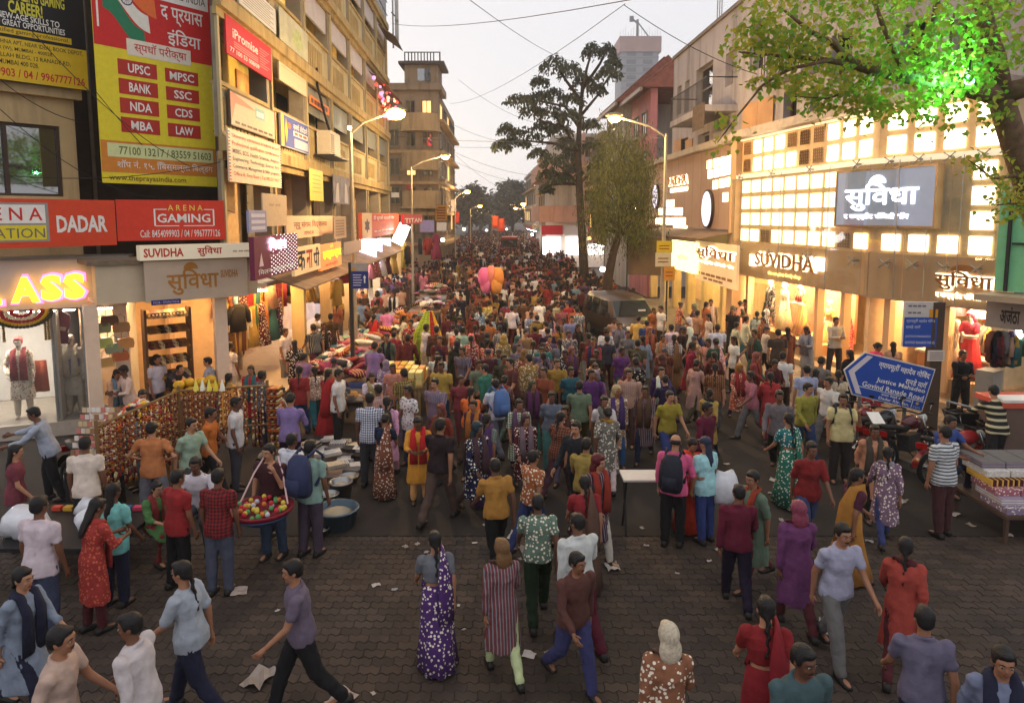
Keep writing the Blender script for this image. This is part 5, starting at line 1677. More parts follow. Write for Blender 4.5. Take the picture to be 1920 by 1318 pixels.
for W, first in ((W_B, True), (W_C, False)):
 L = W.L
 MB(W.M()).box(0, L, ZF + 0.02, ZT, -0.5, -0.02).build('screen_wall', M_LATT, st)
 MB(W.M()).box(0, L, ZT, ZT + 0.28, -0.5, 0.45).build('top_ledge', mat('grey_ledge', (186, 170, 152), 0.7, var=0.12, dirt=(110, 100, 90), dirt_amt=0.4), st)
 MB(W.M()).box(0, L, ZF, ZP0, 0.0, 0.12).build('fascia', M_PANEL, st)
 MB(W.M()).box(0, L, ZTUBE - 0.05, ZTUBE + 0.09, 0.05, 0.2).build('light_rail', tube_m, st)
 MB(W.M()).box(0, L, ZT - 0.07, ZT - 0.01, 0.0, 0.08).build('light_rail', tube_m, st)
 x = 0.18
 pw = 0.74
 nx = int((L - 0.2) / pw)
 for i in range(nx):
  x = 0.15 + pw / 2 + i * (L - 0.3) / nx
  for r_ in range(2):             # band above the rail
   z = ZTUBE + 0.42 + r_ * 0.62
   off = (first and i in (0, 5, 6, 4) and not (i == 4 and r_ == 0)) or (not first and i == 4 and r_ == 1)
   place(jali_me if off else panes[0], 'carved_pane' if off else 'light_pane', W.M(0.0, x, z), st, pw * 0.68, 0.45)
  for r_ in range(4):             # main field
   z = ZTUBE - 0.36 - r_ * 0.585
   blocked = (not first and 0.0 < i and i < nx * 0.52 and r_ < 3) or (first and i >= nx - 2 and r_ < 3) or (not first and i == 0 and r_ < 3)
   if blocked:
    continue
   off = (r_ == 3 and first and i in (2, 8)) or (not first and i == nx - 2 and r_ == 0)
   place(jali_me if off else panes[1 if first else 0], 'carved_pane' if off else 'light_pane', W.M(0.0, x, z), st, pw * (0.77 if first else 0.7), 0.425)
 for k in range(3):
  xx = (k + 0.5) * L / 3
  MB(W.M()).box(xx - L / 6 + 0.02, xx + L / 6 - 0.02, ZF + 0.03, ZTUBE - 0.06, 0.3, 0.312).build('glass_sheet', glass_mat('clear_glass', (210, 210, 205), 0.03), st)
 for px in range(4):
  xx = 0.6 + px * (L - 1.0) / 3
  for zz in (ZTUBE - 0.02, ZP0 - 0.25):
   sp_ = MB(W.M(0.33, xx, zz))
   for a in (45, 135, 225, 315):
    sp_.tube([(0, 0, 0), (0.17 * math.cos(R(a)), 0.13 * math.sin(R(a)), 0.02)], 0.016, 5)
    sp_.ball((0.18 * math.cos(R(a)), 0.14 * math.sin(R(a)), 0.02), 0.028, 6, 5)
   sp_.tube([(0, 0, -0.2), (0, 0, 0.03)], 0.03, 6)
   sp_.build('spider_fitting', STEEL, st)
 for px in range(3):
  xx = 0.9 + px * (L - 1.4) / 2.4
  MB(W.M(0.36)).tube([(xx, ZF, 0), (xx, ZTUBE, 0)], 0.012, 5).build('tension_rod', STEEL, st)
MB(W_B.M()).box(-0.35, 0.1, 0.1, ZT + 0.28, -0.4, 0.22).build('corner_pilaster', M_PANEL, st)

# big grey-blue board
aL, _ = W_C.at(1571, 380)
S = Sign('store_board', 'large slate blue board with white Devanagari store name amid the glowing panes', W_B, 1570, 325, 423, 1571.2, 325, 423, 0.4, C(150, 160, 176))
bpy.data.objects.remove(S.root.children[0])
S.root.name = 'store_board'
p0, p1 = P(1569, 374, 19.9), P(1753, 366, 16.85)
WBD = Wall(p0.x, p0.y, p1.x, p1.y)
zA, zB = WBD.at(1660, 423)[1], WBD.at(1660, 318)[1]
S.M = WBD.M(0.0, 0, zA)
S.w, S.h = WBD.L, zB - zA
S.root.location = S.M @ Vector((S.w / 2, 0, 0))
MB(S.M).box(0, S.w, 0, S.h, -0.2, 0).build('board', mat('slate_board', (138, 150, 170), 0.5, var=0.05, emit=(150, 166, 196), es=0.28), S.root)
MB(S.M).box(-0.05, 0, -0.05, S.h + 0.05, -0.2, 0.02).box(S.w, S.w + 0.05, -0.05, S.h + 0.05, -0.2, 0.02).box(0, S.w, -0.05, 0, -0.2, 0.02).box(0, S.w, S.h, S.h + 0.05, -0.2, 0.02).build('frame', mat('bronze_frame', (150, 124, 92), 0.4, metal=0.5), S.root)
LITW = glow(255, 250, 250, 3.5)
S.text('सुिवधा', 0.1, 0.86, 0.26, 0.78, LITW, 0.02, bold=0.018)
S.poly([(0.45 + 0.09 * math.cos(k * math.pi / 12), 0.76 + 0.15 * math.sin(k * math.pi / 12)) for k in range(13)], LITW, 0.021, 'rising_sun')
S.text('द कम्प्लीट फॅिमली शॉप', 0.1, 0.78, 0.09, 0.23, LITW, 0.02, bold=0.02)

GOLDF = mat('gold_letter', (178, 110, 30), 0.35, metal=0.3, var=0.06)
GLOWW = glow(255, 232, 190, 6)


def halo_text(parent, M, s, x0, x1, y0, y1, h=0.03):
 text(parent, M, s, x0, x1, y0, y1, GOLDF, 0.1, bold=0.016, name='letters', thick=0.03)
 text(parent, M, s, x0 - h, x1 + h, y0 - h, y1 + h, GLOWW, 0.02, bold=0.022, name='halo')


sg = thing('store_lettering', 'golden backlit Latin store name with two lit square end panels', 'sign', W_B.M(0.13) @ Vector((2, ZF, 0)))
x0, _ = W_B.at(1421, 490, 0.13)
x1, _ = W_B.at(1532, 500, 0.13)
z0, z1 = W_B.at(1480, 504, 0.13)[1], W_B.at(1480, 478, 0.13)[1]
halo_text(sg, W_B.M(0.13), 'SUVIDHA', x0, x1, z0, z1)
for px in (1413, 1538):
 a, zc = W_B.at(px, 488 + (px - 1413) * 0.06, 0.13)
 MB(W_B.M(0.13)).box(a - 0.22, a + 0.22, zc - 0.2, zc + 0.2, 0.0, 0.05).build('lit_square', GLOWW, sg)
x0, _ = W_B.at(1441, 515, 0.13)
x1, _ = W_B.at(1502, 520, 0.13)
zz = W_B.at(1470, 521, 0.13)[1]
text(sg, W_B.M(0.13), 'the complete family shop', x0, x1, zz, zz + 0.16, glow(255, 214, 110, 5), 0.03, bold=0.02)
sg = thing('store_lettering', 'golden backlit Devanagari store name above the street name board', 'sign', W_C.M(0.13) @ Vector((5, ZF, 0)))
x0, _ = W_C.at(1757, 525, 0.13)
x1, _ = W_C.at(1868, 525, 0.13)
z0, z1 = W_C.at(1810, 546, 0.13)[1], W_C.at(1810, 509, 0.13)[1]
halo_text(sg, W_C.M(0.13), 'सुिवधा', x0, x1, z0, z1)
cxx = (x0 + x1) / 2
MB(W_C.M(0.13)).prism([(cxx + 0.3 * math.cos(k * math.pi / 12), z1 + 0.0 + 0.16 * math.sin(k * math.pi / 12)) for k in range(13)], 0.1, 0.13).build('rising_sun', GOLDF, sg)
zz = W_C.at(1810, 565, 0.13)[1]
text(sg, W_C.M(0.13), 'द कम्प्लीट फॅिमली शॉप', x0, x1, zz, zz + 0.2, GLOWW, 0.03, bold=0.02)

# interiors
dep = 3.0
M_SH = mat('shop_warm_wall', (224, 186, 140), 0.7, var=0.1)
for W, nm in ((W_B, 'a'), (W_C, 'b')):
 L = W.L
 MB(W.M()).box(0, L, 0.16, 0.5, -dep, -0.3).build('plinth', mat('stone_step', (176, 150, 118), 0.5, var=0.12), st)
 MB(W.M()).box(0, L, 0.16, 0.33, -0.3, 0.15).build('step', mat('stone_step'), st)
 MB(W.M()).box(0, L, 0.5, ZF - 0.06, -dep - 0.1, -dep).build('back_wall', M_SH, st)
 MB(W.M()).box(0, L, ZF - 0.05, ZF - 0.01, -dep, -0.0).build('ceiling', IN, st)
 for k in range(5):
  MB(W.M()).box(0.3 + k * L / 5, 0.3 + k * L / 5 + L / 8, ZF - 0.12, ZF - 0.07, -1.2, -1.0).build('strip_light', glow(255, 214, 150, 90), st)
 MB(W.M()).box(L - 0.15, L, 0.5, ZF - 0.06, -dep, 0.0).build('side_wall', M_SH, st)
for px, W in ((1392, W_B), (1521, W_B), (1570, W_B), (1655, W_C), (1766, W_C)):
 a, _ = W.at(px, 620)
 MB(W.M()).box(a - 0.09, a + 0.09, 0.5, ZF, -0.35, -0.12).build('door_post', M_PANEL, st)
# left and right display windows, counters, rails
for W, pa, pb in ((W_B, 1397, 1519), (W_C, 1770, 1880)):
 a, _ = W.at(pa, 620)
 c_, _ = W.at(pb, 620)
 MB(W.M()).box(a, c_, 0.51, ZF - 0.05, -0.2, -0.19).build('display_glass', glass_mat('clear_glass'), st)
 MB(W.M()).box(a, c_, 0.5, 0.85, -1.5, -0.25).build('display_base', C(206, 160, 110), st)
 MB(W.M()).box(a, c_, 0.86, ZF - 0.1, -1.6, -1.52).build('display_back', mat('display_print', (196, 120, 90), 0.7, var=0.35, vs=3), st)
 MB(W.M()).box(a + 0.1, c_ - 0.1, ZF - 0.12, ZF - 0.08, -0.7, -0.55).build('strip_light', glow(255, 224, 170, 120), st)


def store_dummy(W, px, depth, z, fig, top, bottom, label, scarf=None, mt=None, rz=0.0, hair=None):
 s, _ = W.at(px, 620, -depth)
 q = W.M(-depth) @ Vector((s, z, 0))
 r = thing('mannequin', label, 'mannequin', q, math.atan2(W.n.y, W.n.x) + math.pi / 2 + rz)
 for name, me, role in FIG[fig]:
  if role == 'shoe':
   continue
  o = bpy.data.objects.new(name, me)
  col.objects.link(o)
  o.parent = r
  colour(o, {'skin': (226, 206, 186), 'top': top, 'bottom': bottom, 'hair': hair or (206, 186, 160), 'scarf': scarf or bottom}[role])
  if mt and role in ('bottom', 'top', 'scarf'):
   o.material_slots[0].link = 'OBJECT'
   o.material_slots[0].material = mt
 return r


FIG['bride'] = figure(HOLD, 'blouse', 'skirt', 0.6, 'scarf', True)
FIG['gown'] = figure(STAND, 'blouse', 'skirt', 0.6, 'bun', True)
store_dummy(W_B, 1444, 0.8, 0.86, 'woman_stand', (40, 30, 36), (60, 40, 44), 'mannequin in black and white print tunic in the left display window', (40, 30, 36), M_PRINT)
store_dummy(W_B, 1470, 0.8, 0.86, 'gown', (226, 210, 180), (228, 206, 160), 'mannequin in a cream and gold gown in the left display window')
store_dummy(W_B, 1502, 0.8, 0.86, 'bride', (170, 50, 60), (190, 130, 90), 'mannequin in red and gold bridal veil in the left display window', None, M_ZARI)
store_dummy(W_B, 1556, 1.0, 0.5, 'gown', (226, 196, 120), (222, 180, 110), 'mannequin in a golden gown just inside the store entrance')
store_dummy(W_B, 1587, 0.9, 0.5, 'saree_stand', (222, 200, 180), (190, 60, 70), 'pale mannequin in a red printed saree behind the guard', None, M_PRINT)
store_dummy(W_C, 1783, 0.8, 0.86, 'gown', (232, 220, 206), (226, 206, 180), 'mannequin in a white gown in the right display window', None)
store_dummy(W_C, 1822, 0.7, 0.86, 'bride', (206, 50, 76), (206, 44, 50), 'seated bride mannequin in pink veil and red skirt behind the man in black', None, None, hair=(220, 60, 90))
# hanging shirts on rails at the back
for k in range(18):
 W = W_C
 s, _ = W.at(1648 + k * 1.2, 600, -1.2)
 a = 0.2 + k * 0.135
 o = link('hanging_shirt', GAR['shirt'])
 o.location = W.M(-1.5) @ Vector((a, 1.45, 0))
 o.rotation_euler = (0, 0, math.atan2(W.u.y, W.u.x) + 1.2)
 c_ = rnd.choice(['white', 'cream', 'sky blue', 'peach', 'grey', 'mustard', 'red'])
 colour(o, NAMED[c_])
 tag(o, c_ + ' shirt, %s from the left on the clothes rail inside the lit store' % nth(k + 1), 'shirt', 'shirts on the store rail')
rail = thing('clothes_rail', 'steel clothes rail inside the lit store', 'rail', W_C.M(-1.5) @ Vector((1.4, 0.5, 0)))
MB(W_C.M(-1.5)).tube([(0.05, 2.16, 0), (2.8, 2.16, 0)], 0.02, 6).build('bar', STEEL, rail)
for xx in (0.08, 2.78):
 MB(W_C.M(-1.5)).tube([(xx, 0.5, 0), (xx, 2.15, 0)], 0.02, 6).build('post', STEEL, rail)
ct = thing('shop_counter', 'pale wooden sales counter inside the lit store', 'counter', W_C.M(-0.9) @ Vector((1.9, 0.5, 0)))
MB(W_C.M(-0.9)).box(0.9, 3.0, 0.51, 1.3, -0.4, 0.1).build('cabinet', C(196, 140, 90), ct)
MB(W_C.M(-0.9)).box(0.85, 3.05, 1.3, 1.36, -0.45, 0.15).build('counter_top', C(226, 206, 180), ct)
for k in range(9):
 a = 0.1 + k * 0.62
 o = MB(W_C.M(-1.3)).box(a, a + 0.4, ZF - 0.42, ZF - 0.2, -0.1, 0.1).build('cloth_bundle', C(*NAMED[['red', 'orange', 'pink', 'white', 'mustard', 'magenta', 'cream', 'red', 'peach'][k]]))
 tag(o, ['red', 'orange', 'pink', 'white', 'mustard', 'magenta', 'cream', 'dark red', 'peach'][k] + ' cloth bundle on the top shelf under the store ceiling', 'cloth bundle', 'bundles on the store shelf')

# ---- left block of the store: curved glowing cut-outs
sb = thing('store_wing', 'beige panelled wing of the store with curved glowing windows and round light boxes', 'building', RS.M() @ Vector((RS.L / 2, 0, -1)))
L = RS.L
_, zr1 = RS.at(1300, 315)
MB(RS.M()).box(0, L - 0.1, 4.35, ZT, -0.4, 0).build('panel_wall', mat('mauve_panel', (176, 146, 126), 0.55, var=0.06, vs=1.2), sb)
MB(RS.M()).box(0, L - 0.1, ZT, ZT + 0.25, -0.4, 0.4).build('top_ledge', mat('grey_ledge'), sb)
for k in range(1, 12):
 MB(RS.M()).box(k * L / 12 - 0.01, k * L / 12 + 0.01, 4.36, ZT - 0.01, 0.002, 0.006).build('panel_joint', C(140, 114, 96), sb)
# curved corner window: light panes inside a quarter arc
for row, (py, pxa) in enumerate(((310, 1324), (328, 1326), (348, 1335), (372, 1352), (388, 1366))):
 n_ = max(1, int((1384 - pxa) / 11))
 for i in range(n_):
  a, z = RS.at(pxa + (i + 0.5) * (1384 - pxa) / n_, py - (i + 0.5) * (1384 - pxa) / n_ * 0.22, 0.01)
  place(panes[1], 'light_pane', RS.M(0.0, a, min(z, ZT - 0.3)), sb, 0.62, 0.36)
# dome shaped lattice
for row, (py, pa, pb) in enumerate(((382, 1245, 1264), (397, 1234, 1279), (415, 1228, 1284), (430, 1262, 1288))):
 n_ = 3 if row else 1
 for i in range(n_):
  a, z = RS.at(pa + (i + 0.5) * (pb - pa) / n_, py, 0.01)
  a2, _ = RS.at(pb, py, 0.01)
  a1, _ = RS.at(pa, py, 0.01)
  place(panes[1], 'light_pane', RS.M(0.0, a, z), sb, (a2 - a1) / n_ * 0.96, 0.36)
lb = mat('lightbox_print', (200, 190, 206), 0.5, var=0.5, vs=5, emit=(225, 215, 235), es=1.2)
for px, py, rr in ((1231, 369, 0.62), (1328, 392, 0.72)):
 a, z = RS.at(px, py, 0.05)
 ring = MB(RS.M(0.02, a, z)).prism([(math.cos(k * math.pi / 12) * rr, math.sin(k * math.pi / 12) * rr * 1.15) for k in range(24)], 0, 0.12).build('round_light_box', mat('lightbox_rim', (60, 50, 46), 0.5), sb)
 MB(RS.M(0.02, a, z)).prism([(math.cos(k * math.pi / 12) * rr * 0.9, math.sin(k * math.pi / 12) * rr * 1.04) for k in range(24)], 0.121, 0.13).build('picture_face', lb, ring)
sg = thing('store_lettering', 'small golden backlit store name on the beige wing behind the lamp post', 'sign', RS.M(0.02) @ Vector((3, 6, 0)))
x0, z0 = RS.at(1255, 350)
x1, _ = RS.at(1291, 345)
_, z1 = RS.at(1273, 331)
halo_text(sg, RS.M(0.01), 'SUVIDHA', x0, x1, z0, z1)
for k in range(4):
 MB(RS.M(0.01)).box(x0 + 0.35 + k * (x1 - x0 - 0.35) / 4, x0 + 0.3 + (k + 1) * (x1 - x0 - 0.35) / 4, z0 - 0.33, z0 - 0.14, 0.02, 0.03).build('text_line', GLOWW, sg)
# tin canopy and lit boards below
MB(RS.M()).add([(3, 4.3, 0.0), (L, 4.3, 0.0), (L, 4.05, 1.6), (3, 4.0, 1.6), (3, 4.25, 0.0), (L, 4.25, 0.0), (L, 4.0, 1.6), (3, 3.95, 1.6)], [(0, 1, 2, 3), (7, 6, 5, 4), (3, 2, 6, 7), (0, 3, 7, 4), (1, 5, 6, 2)]).build('tin_canopy', M_TIN, sb)
S = Sign('shop_sign', 'beige board with golden backlit Devanagari name and brown address lines', RS, 1303, 456, 531, 1381, 455, 535, 0.9, mat('warm_board', (214, 184, 140), 0.6, emit=(255, 220, 160), es=0.25), 0.1)
halo_text(S.root, S.M, 'सुिवधा', 0.08 * S.w, 0.99 * S.w, 0.58 * S.h, 0.9 * S.h)
S.text('द कम्प्लीट फॅिमली शॉप', 0.06, 0.95, 0.44, 0.54, GLOWW, bold=0.02)
S.words(0.05, 0.95, 0.16, 0.22, C(150, 100, 50), 7)
S.words(0.25, 0.75, 0.06, 0.11, C(150, 100, 50), 4)
S = Sign('light_box', 'glowing yellow white light box behind the lamp post signs', RS, 1259, 453, 505, 1301, 452, 511, 1.1, mat('yellow_lightbox', (230, 220, 140), 0.5, emit=(255, 245, 150), es=2.2), 0.2, 'light box')
S.text('सुिवधा', 0.3, 0.75, 0.35, 0.55, C(200, 190, 90))
MB(RS.M()).box(0.1, L - 0.1, 0.1, 3.0, -2.6, -2.5).build('back_wall', M_SH, sb)
MB(RS.M()).box(0.1, L - 0.1, 3.0, 4.3, -0.5, -0.4).build('shop_lintel', C(120, 96, 70), sb)
MB(RS.M()).box(0.1, L - 0.1, 3.0, 3.1, -2.5, -0.6).build('ceiling', IN, sb)
for k in range(5):
 MB(RS.M()).box(2 + k * 2.6, 3.4 + k * 2.6, 2.9, 2.96, -1.0, -0.85).build('strip_light', glow(255, 226, 150, 90), sb)
for k in range(6):
 MB(RS.M()).box(k * L / 6 + 0.2, k * L / 6 + 0.55, 0.12, 3.0, -0.5, -0.1).build('pillar', M_CREAM, sb)
# dark awning of the lane stalls to the left
o = thing('tarpaulin_shed', 'brown tarpaulin shed between the small tree and the yellow signs', 'shed', (xat(1200, 34), 34, 0))
a, b_ = P(1165, 432, 34), P(1236, 432, 33)
MB().add([a, b_, b_ + Vector((0, -2, -0.3)), a + Vector((0, -2, -0.3)), a + Vector((0, -2, -2.0)), b_ + Vector((0, -2, -2.0))], [(0, 3, 2, 1), (3, 4, 5, 2)]).build('tarpaulin', mat('tarpaulin_brown', (104, 84, 64), 0.8, var=0.2, vs=1, bump=0.4, bs=4), o)
for q in (a, b_):
 MB().tube([(q.x, q.y - 1.9, 0.1), (q.x, q.y - 1.9, q.z - 0.3)], 0.04, 6).build('pole', DARKSTEEL, o)

# ---------------------------------------------------------------- old white building above the store
ob = thing('weathered_white_building', 'weathered white old building with iron balcony above the glowing store', 'building', RS.M() @ Vector((8, 0, -2)))
M_OLD = mat('old_whitewash', (166, 158, 158), 0.88, var=0.1, vs=0.8, bump=0.25, bs=14, dirt=(92, 82, 78), dirt_amt=0.7, ds=0.55, streak=True)
s_l = RS.at(1262, 200, -0.3)[0]
ZR = RS.at(1300, 83, -0.3)[1]


def holed(M, x0, x1, z0, z1, holes, t0, t1, m, parent, name='wall'):
 xs = sorted({x0, x1} | {h[0] for h in holes} | {h[1] for h in holes})
 w = MB(M)
 for a, b in zip(xs[:-1], xs[1:]):
  c = (a + b) / 2
  hs = sorted([(h[2], h[3]) for h in holes if h[0] < c < h[1]])
  z = z0
  for h0, h1 in hs:
   if h0 > z:
    w.box(a, b, z, h0, t0, t1)
   z = h1
  if z < z1:
   w.box(a, b, z, z1, t0, t1)
 return w.build(name, m, parent)


def px_hole(W, off, pl, pr, pt, pb):
 a, zt_ = W.at(pl, pt, off)
 b, _ = W.at(pr, pt, off)
 _, zb_ = W.at((pl + pr) / 2, pb, off)
 _, zt_ = W.at((pl + pr) / 2, pt, off)
 return (a, b, zb_, zt_)


holesA = [px_hole(RS, -0.3, 1270, 1278, 162, 215), px_hole(RS, -0.3, 1284, 1293, 152, 210), px_hole(RS, -0.3, 1306, 1337, 122, 205), px_hole(RS, -0.3, 1361, 1376, 98, 160), px_hole(RS, -0.3, 1264, 1290, 262, 306), px_hole(RS, -0.3, 1309, 1330, 250, 295)]
holed(RS.M(-0.3), s_l, L, ZT + 0.25, ZR, holesA, -0.4, 0, M_OLD, ob)
MB(RS.M(-0.3)).box(s_l, L, ZT, ZR, -0.95, -0.8).build('rooms_dark', M_INSIDE, ob)
MB(RS.M(-0.3)).box(s_l, L, ZR, ZR + 0.15, -0.5, 0.1).build('roof_coping', M_KERB, ob)
for h in holesA:
 wn = MB(RS.M(-0.6))
 wn.box(h[0], h[0] + 0.06, h[2], h[3], -0.05, 0.03).box(h[1] - 0.06, h[1], h[2], h[3], -0.05, 0.03).box(h[0] + 0.06, h[1] - 0.06, h[3] - 0.06, h[3], -0.05, 0.03).box(h[0] + 0.06, h[1] - 0.06, (h[2] + h[3]) / 2, (h[2] + h[3]) / 2 + 0.06, -0.05, 0.03)
 w_ = wn.build('window', mat('window_paint', (150, 138, 128), 0.6, var=0.1), ob)
 MB(RS.M(-0.62)).box(h[0] + 0.06, h[1] - 0.06, h[2], h[3] - 0.06, -0.01, 0.0).build('pane', GLASS, w_)
# balcony
a0, zb_ = RS.at(1272, 232, 0.6)
a1, _ = RS.at(1340, 232, 0.6)
zb_ = RS.at(1300, 228, 0.0)[1]
bal = MB(RS.M()).box(a0, a1, zb_ - 0.25, zb_, -0.3, 1.0).build('balcony', M_OLD, ob)
bars = int((a1 - a0) / 0.16)
for k in range(bars + 1):
 MB(RS.M()).tube([(a0 + 0.03 + k * (a1 - a0 - 0.06) / bars, zb_, 0.97), (a0 + 0.03 + k * (a1 - a0 - 0.06) / bars, zb_ + 1.05, 0.97)], 0.012, 4).build('baluster', DARKSTEEL, bal)
MB(RS.M()).tube([(a0, zb_ + 1.05, -0.25), (a0, zb_ + 1.05, 0.97), (a1, zb_ + 1.05, 0.97), (a1, zb_ + 1.05, -0.25)], 0.025, 6).build('handrail', DARKSTEEL, bal)
MB(RS.M()).add([(a1 - 1.6, zb_ + 0.1, 1.02), (a1, zb_ + 0.1, 1.02), (a1, zb_ - 0.9, 1.02), (a1 - 1.6, zb_ - 0.9, 1.02)], [(3, 2, 1, 0)]).build('hanging_mat', mat('dirty_mat', (96, 80, 66), 0.9, var=0.25), bal)
for px in (1264, 1285):
 h = px_hole(RS, -0.25, px, px + 13, 262, 306)
 MB(RS.M(-0.27)).box(h[0], h[1], h[2], h[3], 0, 0.03).build('plywood_sheet', mat('plywood', (182, 140, 98), 0.7, var=0.15, vs=1.5), ob)
# higher part to the right, behind the tree
W_B2 = Wall.px(1385, 26.9, 1640, 19.3)
W_C2 = Wall.px(1640, 19.3, 2000, 14.8)
holesB = [px_hole(W_B2, 0, 1408, 1434, 40, 130), px_hole(W_B2, 0, 1470, 1495, 170, 230), px_hole(W_B2, 0, 1520, 1535, 180, 230), px_hole(W_B2, 0, 1560, 1600, 60, 140)]
holed(W_B2.M(), -0.2, W_B2.L, ZT + 0.25, 15.5, holesB, -0.4, 0, M_OLD, ob)
holed(W_C2.M(), 0, W_C2.L, ZT + 0.25, 15.5, [px_hole(W_C2, 0, 1690, 1740, 40, 120), px_hole(W_C2, 0, 1790, 1850, 30, 120)], -0.4, 0, M_OLD, ob)
MB(W_B2.M()).box(-0.2, W_B2.L, ZT, 15.5, -0.95, -0.8).build('rooms_dark', M_INSIDE, ob)
MB(W_C2.M()).box(0, W_C2.L, ZT, 15.5, -0.95, -0.8).build('rooms_dark', M_INSIDE, ob)
for h in holesB:
 wn = MB(W_B2.M(-0.3))
 wn.box(h[0], h[0] + 0.07, h[2], h[3], -0.05, 0.03).box(h[1] - 0.07, h[1], h[2], h[3], -0.05, 0.03).box(h[0] + 0.07, h[1] - 0.07, h[3] - 0.07, h[3], -0.05, 0.03).box((h[0] + h[1]) / 2 - 0.03, (h[0] + h[1]) / 2 + 0.03, h[2], h[3] - 0.07, -0.05, 0.03)
 w_ = wn.build('window', mat('window_brown', (120, 86, 62), 0.6, var=0.1), ob)
 MB(W_B2.M(-0.31)).box(h[0] + 0.07, h[1] - 0.07, h[2], h[3] - 0.07, -0.01, 0.0).build('pane', GLASS, w_)
h = px_hole(W_B2, 0.1, 1392, 1449, 188, 260)
for k in range(2):
 MB(W_B2.M(0.05)).box(h[0] + k * (h[1] - h[0]) / 2 + 0.01, h[0] + (k + 1) * (h[1] - h[0]) / 2 - 0.01, ZT + 0.3, h[3], 0, 0.03).build('plywood_sheet', mat('plywood'), ob)
h = px_hole(W_B2, 0.6, 1425, 1500, 80, 140)
gr = MB(W_B2.M(0.5))
for k in range(14):
 gr.box(h[0] + k * (h[1] - h[0]) / 13, h[0] + k * (h[1] - h[0]) / 13 + 0.02, h[2], h[3], 0, 0.02)
for z in (h[2], (h[2] + h[3]) / 2, h[3]):
 gr.box(h[0], h[1], z, z + 0.03, -0.01, 0.03)
gr.build('window_grille', DARKSTEEL, ob)
MB(W_B2.M()).box(h[0] - 0.1, h[1] + 0.1, h[2] - 0.15, h[2] - 0.02, 0, 0.6).build('grille_slab', M_OLD, ob)
# stair cables on the roof
for k in range(3):
 x = RS.at(1336 + k * 4, 40, -0.3)[0]
 MB(RS.M(-0.5)).tube([(x, ZR, 0), (x, ZR + 4, 0)], 0.03, 5).build('roof_rod', STEEL, ob)

# ---------------------------------------------------------------- neighbour shop at the right edge
W_D = Wall.px(1862, 15.0, 2040, 13.6)
aj = thing('corner_shop', 'narrow shop with grey sign and green lit wall panel at the right edge', 'shop', W_D.M() @ Vector((1.2, 0, -0.5)))
MB(W_D.M()).box(0, W_D.L, 2.5, 3.1, -0.3, 0).build('fascia', C(150, 138, 128), aj)
text(aj, W_D.M(), 'अजंठा', W_D.at(1875, 590)[0], W_D.at(1913, 590)[0], 2.62, 2.98, C(50, 42, 40), 0.006, bold=0.03)
MB(W_D.M()).box(0, W_D.L, 3.12, 3.25, -0.3, 0.6).build('canopy', C(170, 150, 124), aj)
MB(W_D.M()).box(0.1, W_D.L, 3.3, 5.4, -0.3, -0.05).build('green_panel', mat('green_panel', (120, 190, 140), 0.5, var=0.06), aj)
MB(W_D.M()).box(0.3, 0.36, 3.3, 5.4, -0.04, 0.02).box(0.4, W_D.L, 4.3, 4.34, -0.04, 0.02).build('panel_trim', DARKSTEEL, aj)
MB(W_D.M()).box(0, W_D.L, 0.16, 2.5, -2.5, -2.4).build('back_wall', C(96, 110, 86), aj)
for px, py in ((1911, 617), (1911, 629)):
 a, z = W_D.at(px, py, -0.2)
 MB(W_D.M(-0.2)).ball((a, z, 0), 0.07, 8, 6).build('bulb', glow(240, 255, 250, 30), aj)
MB(W_D.M()).box(-0.05, 0.3, 0.16, 1.55, -0.3, 0.15).build('pillar', C(150, 140, 128), aj)
for k in range(12):
 p = P(1858 + k * 4.2, 648 + (k % 3) * 6, 14.6)
 hang('shirt', p + Vector((0, 0, -0.3)), rnd.uniform(0.5, 1.5), ['rust', 'maroon', 'navy', 'black', 'red', 'brown', 'grey', 'peach', 'teal', 'purple', 'mustard', 'green'][k], '%s folded garment hung at the corner shop under the grey sign' % ['rust', 'maroon', 'navy', 'black', 'red', 'brown', 'grey', 'peach', 'teal', 'purple', 'mustard', 'green'][k], None, 0.9)['group'] = 'garments at the corner shop'

# ---------------------------------------------------------------- farther buildings
def windows(M, x0, x1, z0, z1, nx, nz, parent, wm, pm_, w=0.5, h=0.55, sill=True, lit=None):
 dx, dz = (x1 - x0) / nx, (z1 - z0) / nz
 for j in range(nz):
  for i in range(nx):
   cx, cz = x0 + (i + 0.5) * dx, z0 + (j + 0.5) * dz
   a, b = dx * w / 2, dz * h / 2
   f = MB(M)
   f.box(cx - a - 0.08, cx - a, cz - b, cz + b, -0.02, 0.06).box(cx + a, cx + a + 0.08, cz - b, cz + b, -0.02, 0.06).box(cx - a - 0.08, cx + a + 0.08, cz + b, cz + b + 0.08, -0.02, 0.1)
   f.box(cx - 0.03, cx + 0.03, cz - b, cz + b, 0.012, 0.04)
   if sill:
    f.box(cx - a - 0.15, cx + a + 0.15, cz - b - 0.1, cz - b, -0.02, 0.16)
   o = f.build('window', wm, parent)
   MB(M).box(cx - a, cx + a, cz - b, cz + b, 0.002, 0.01).build('pane', (lit if lit and rnd.random() < 0.16 else pm_), o)


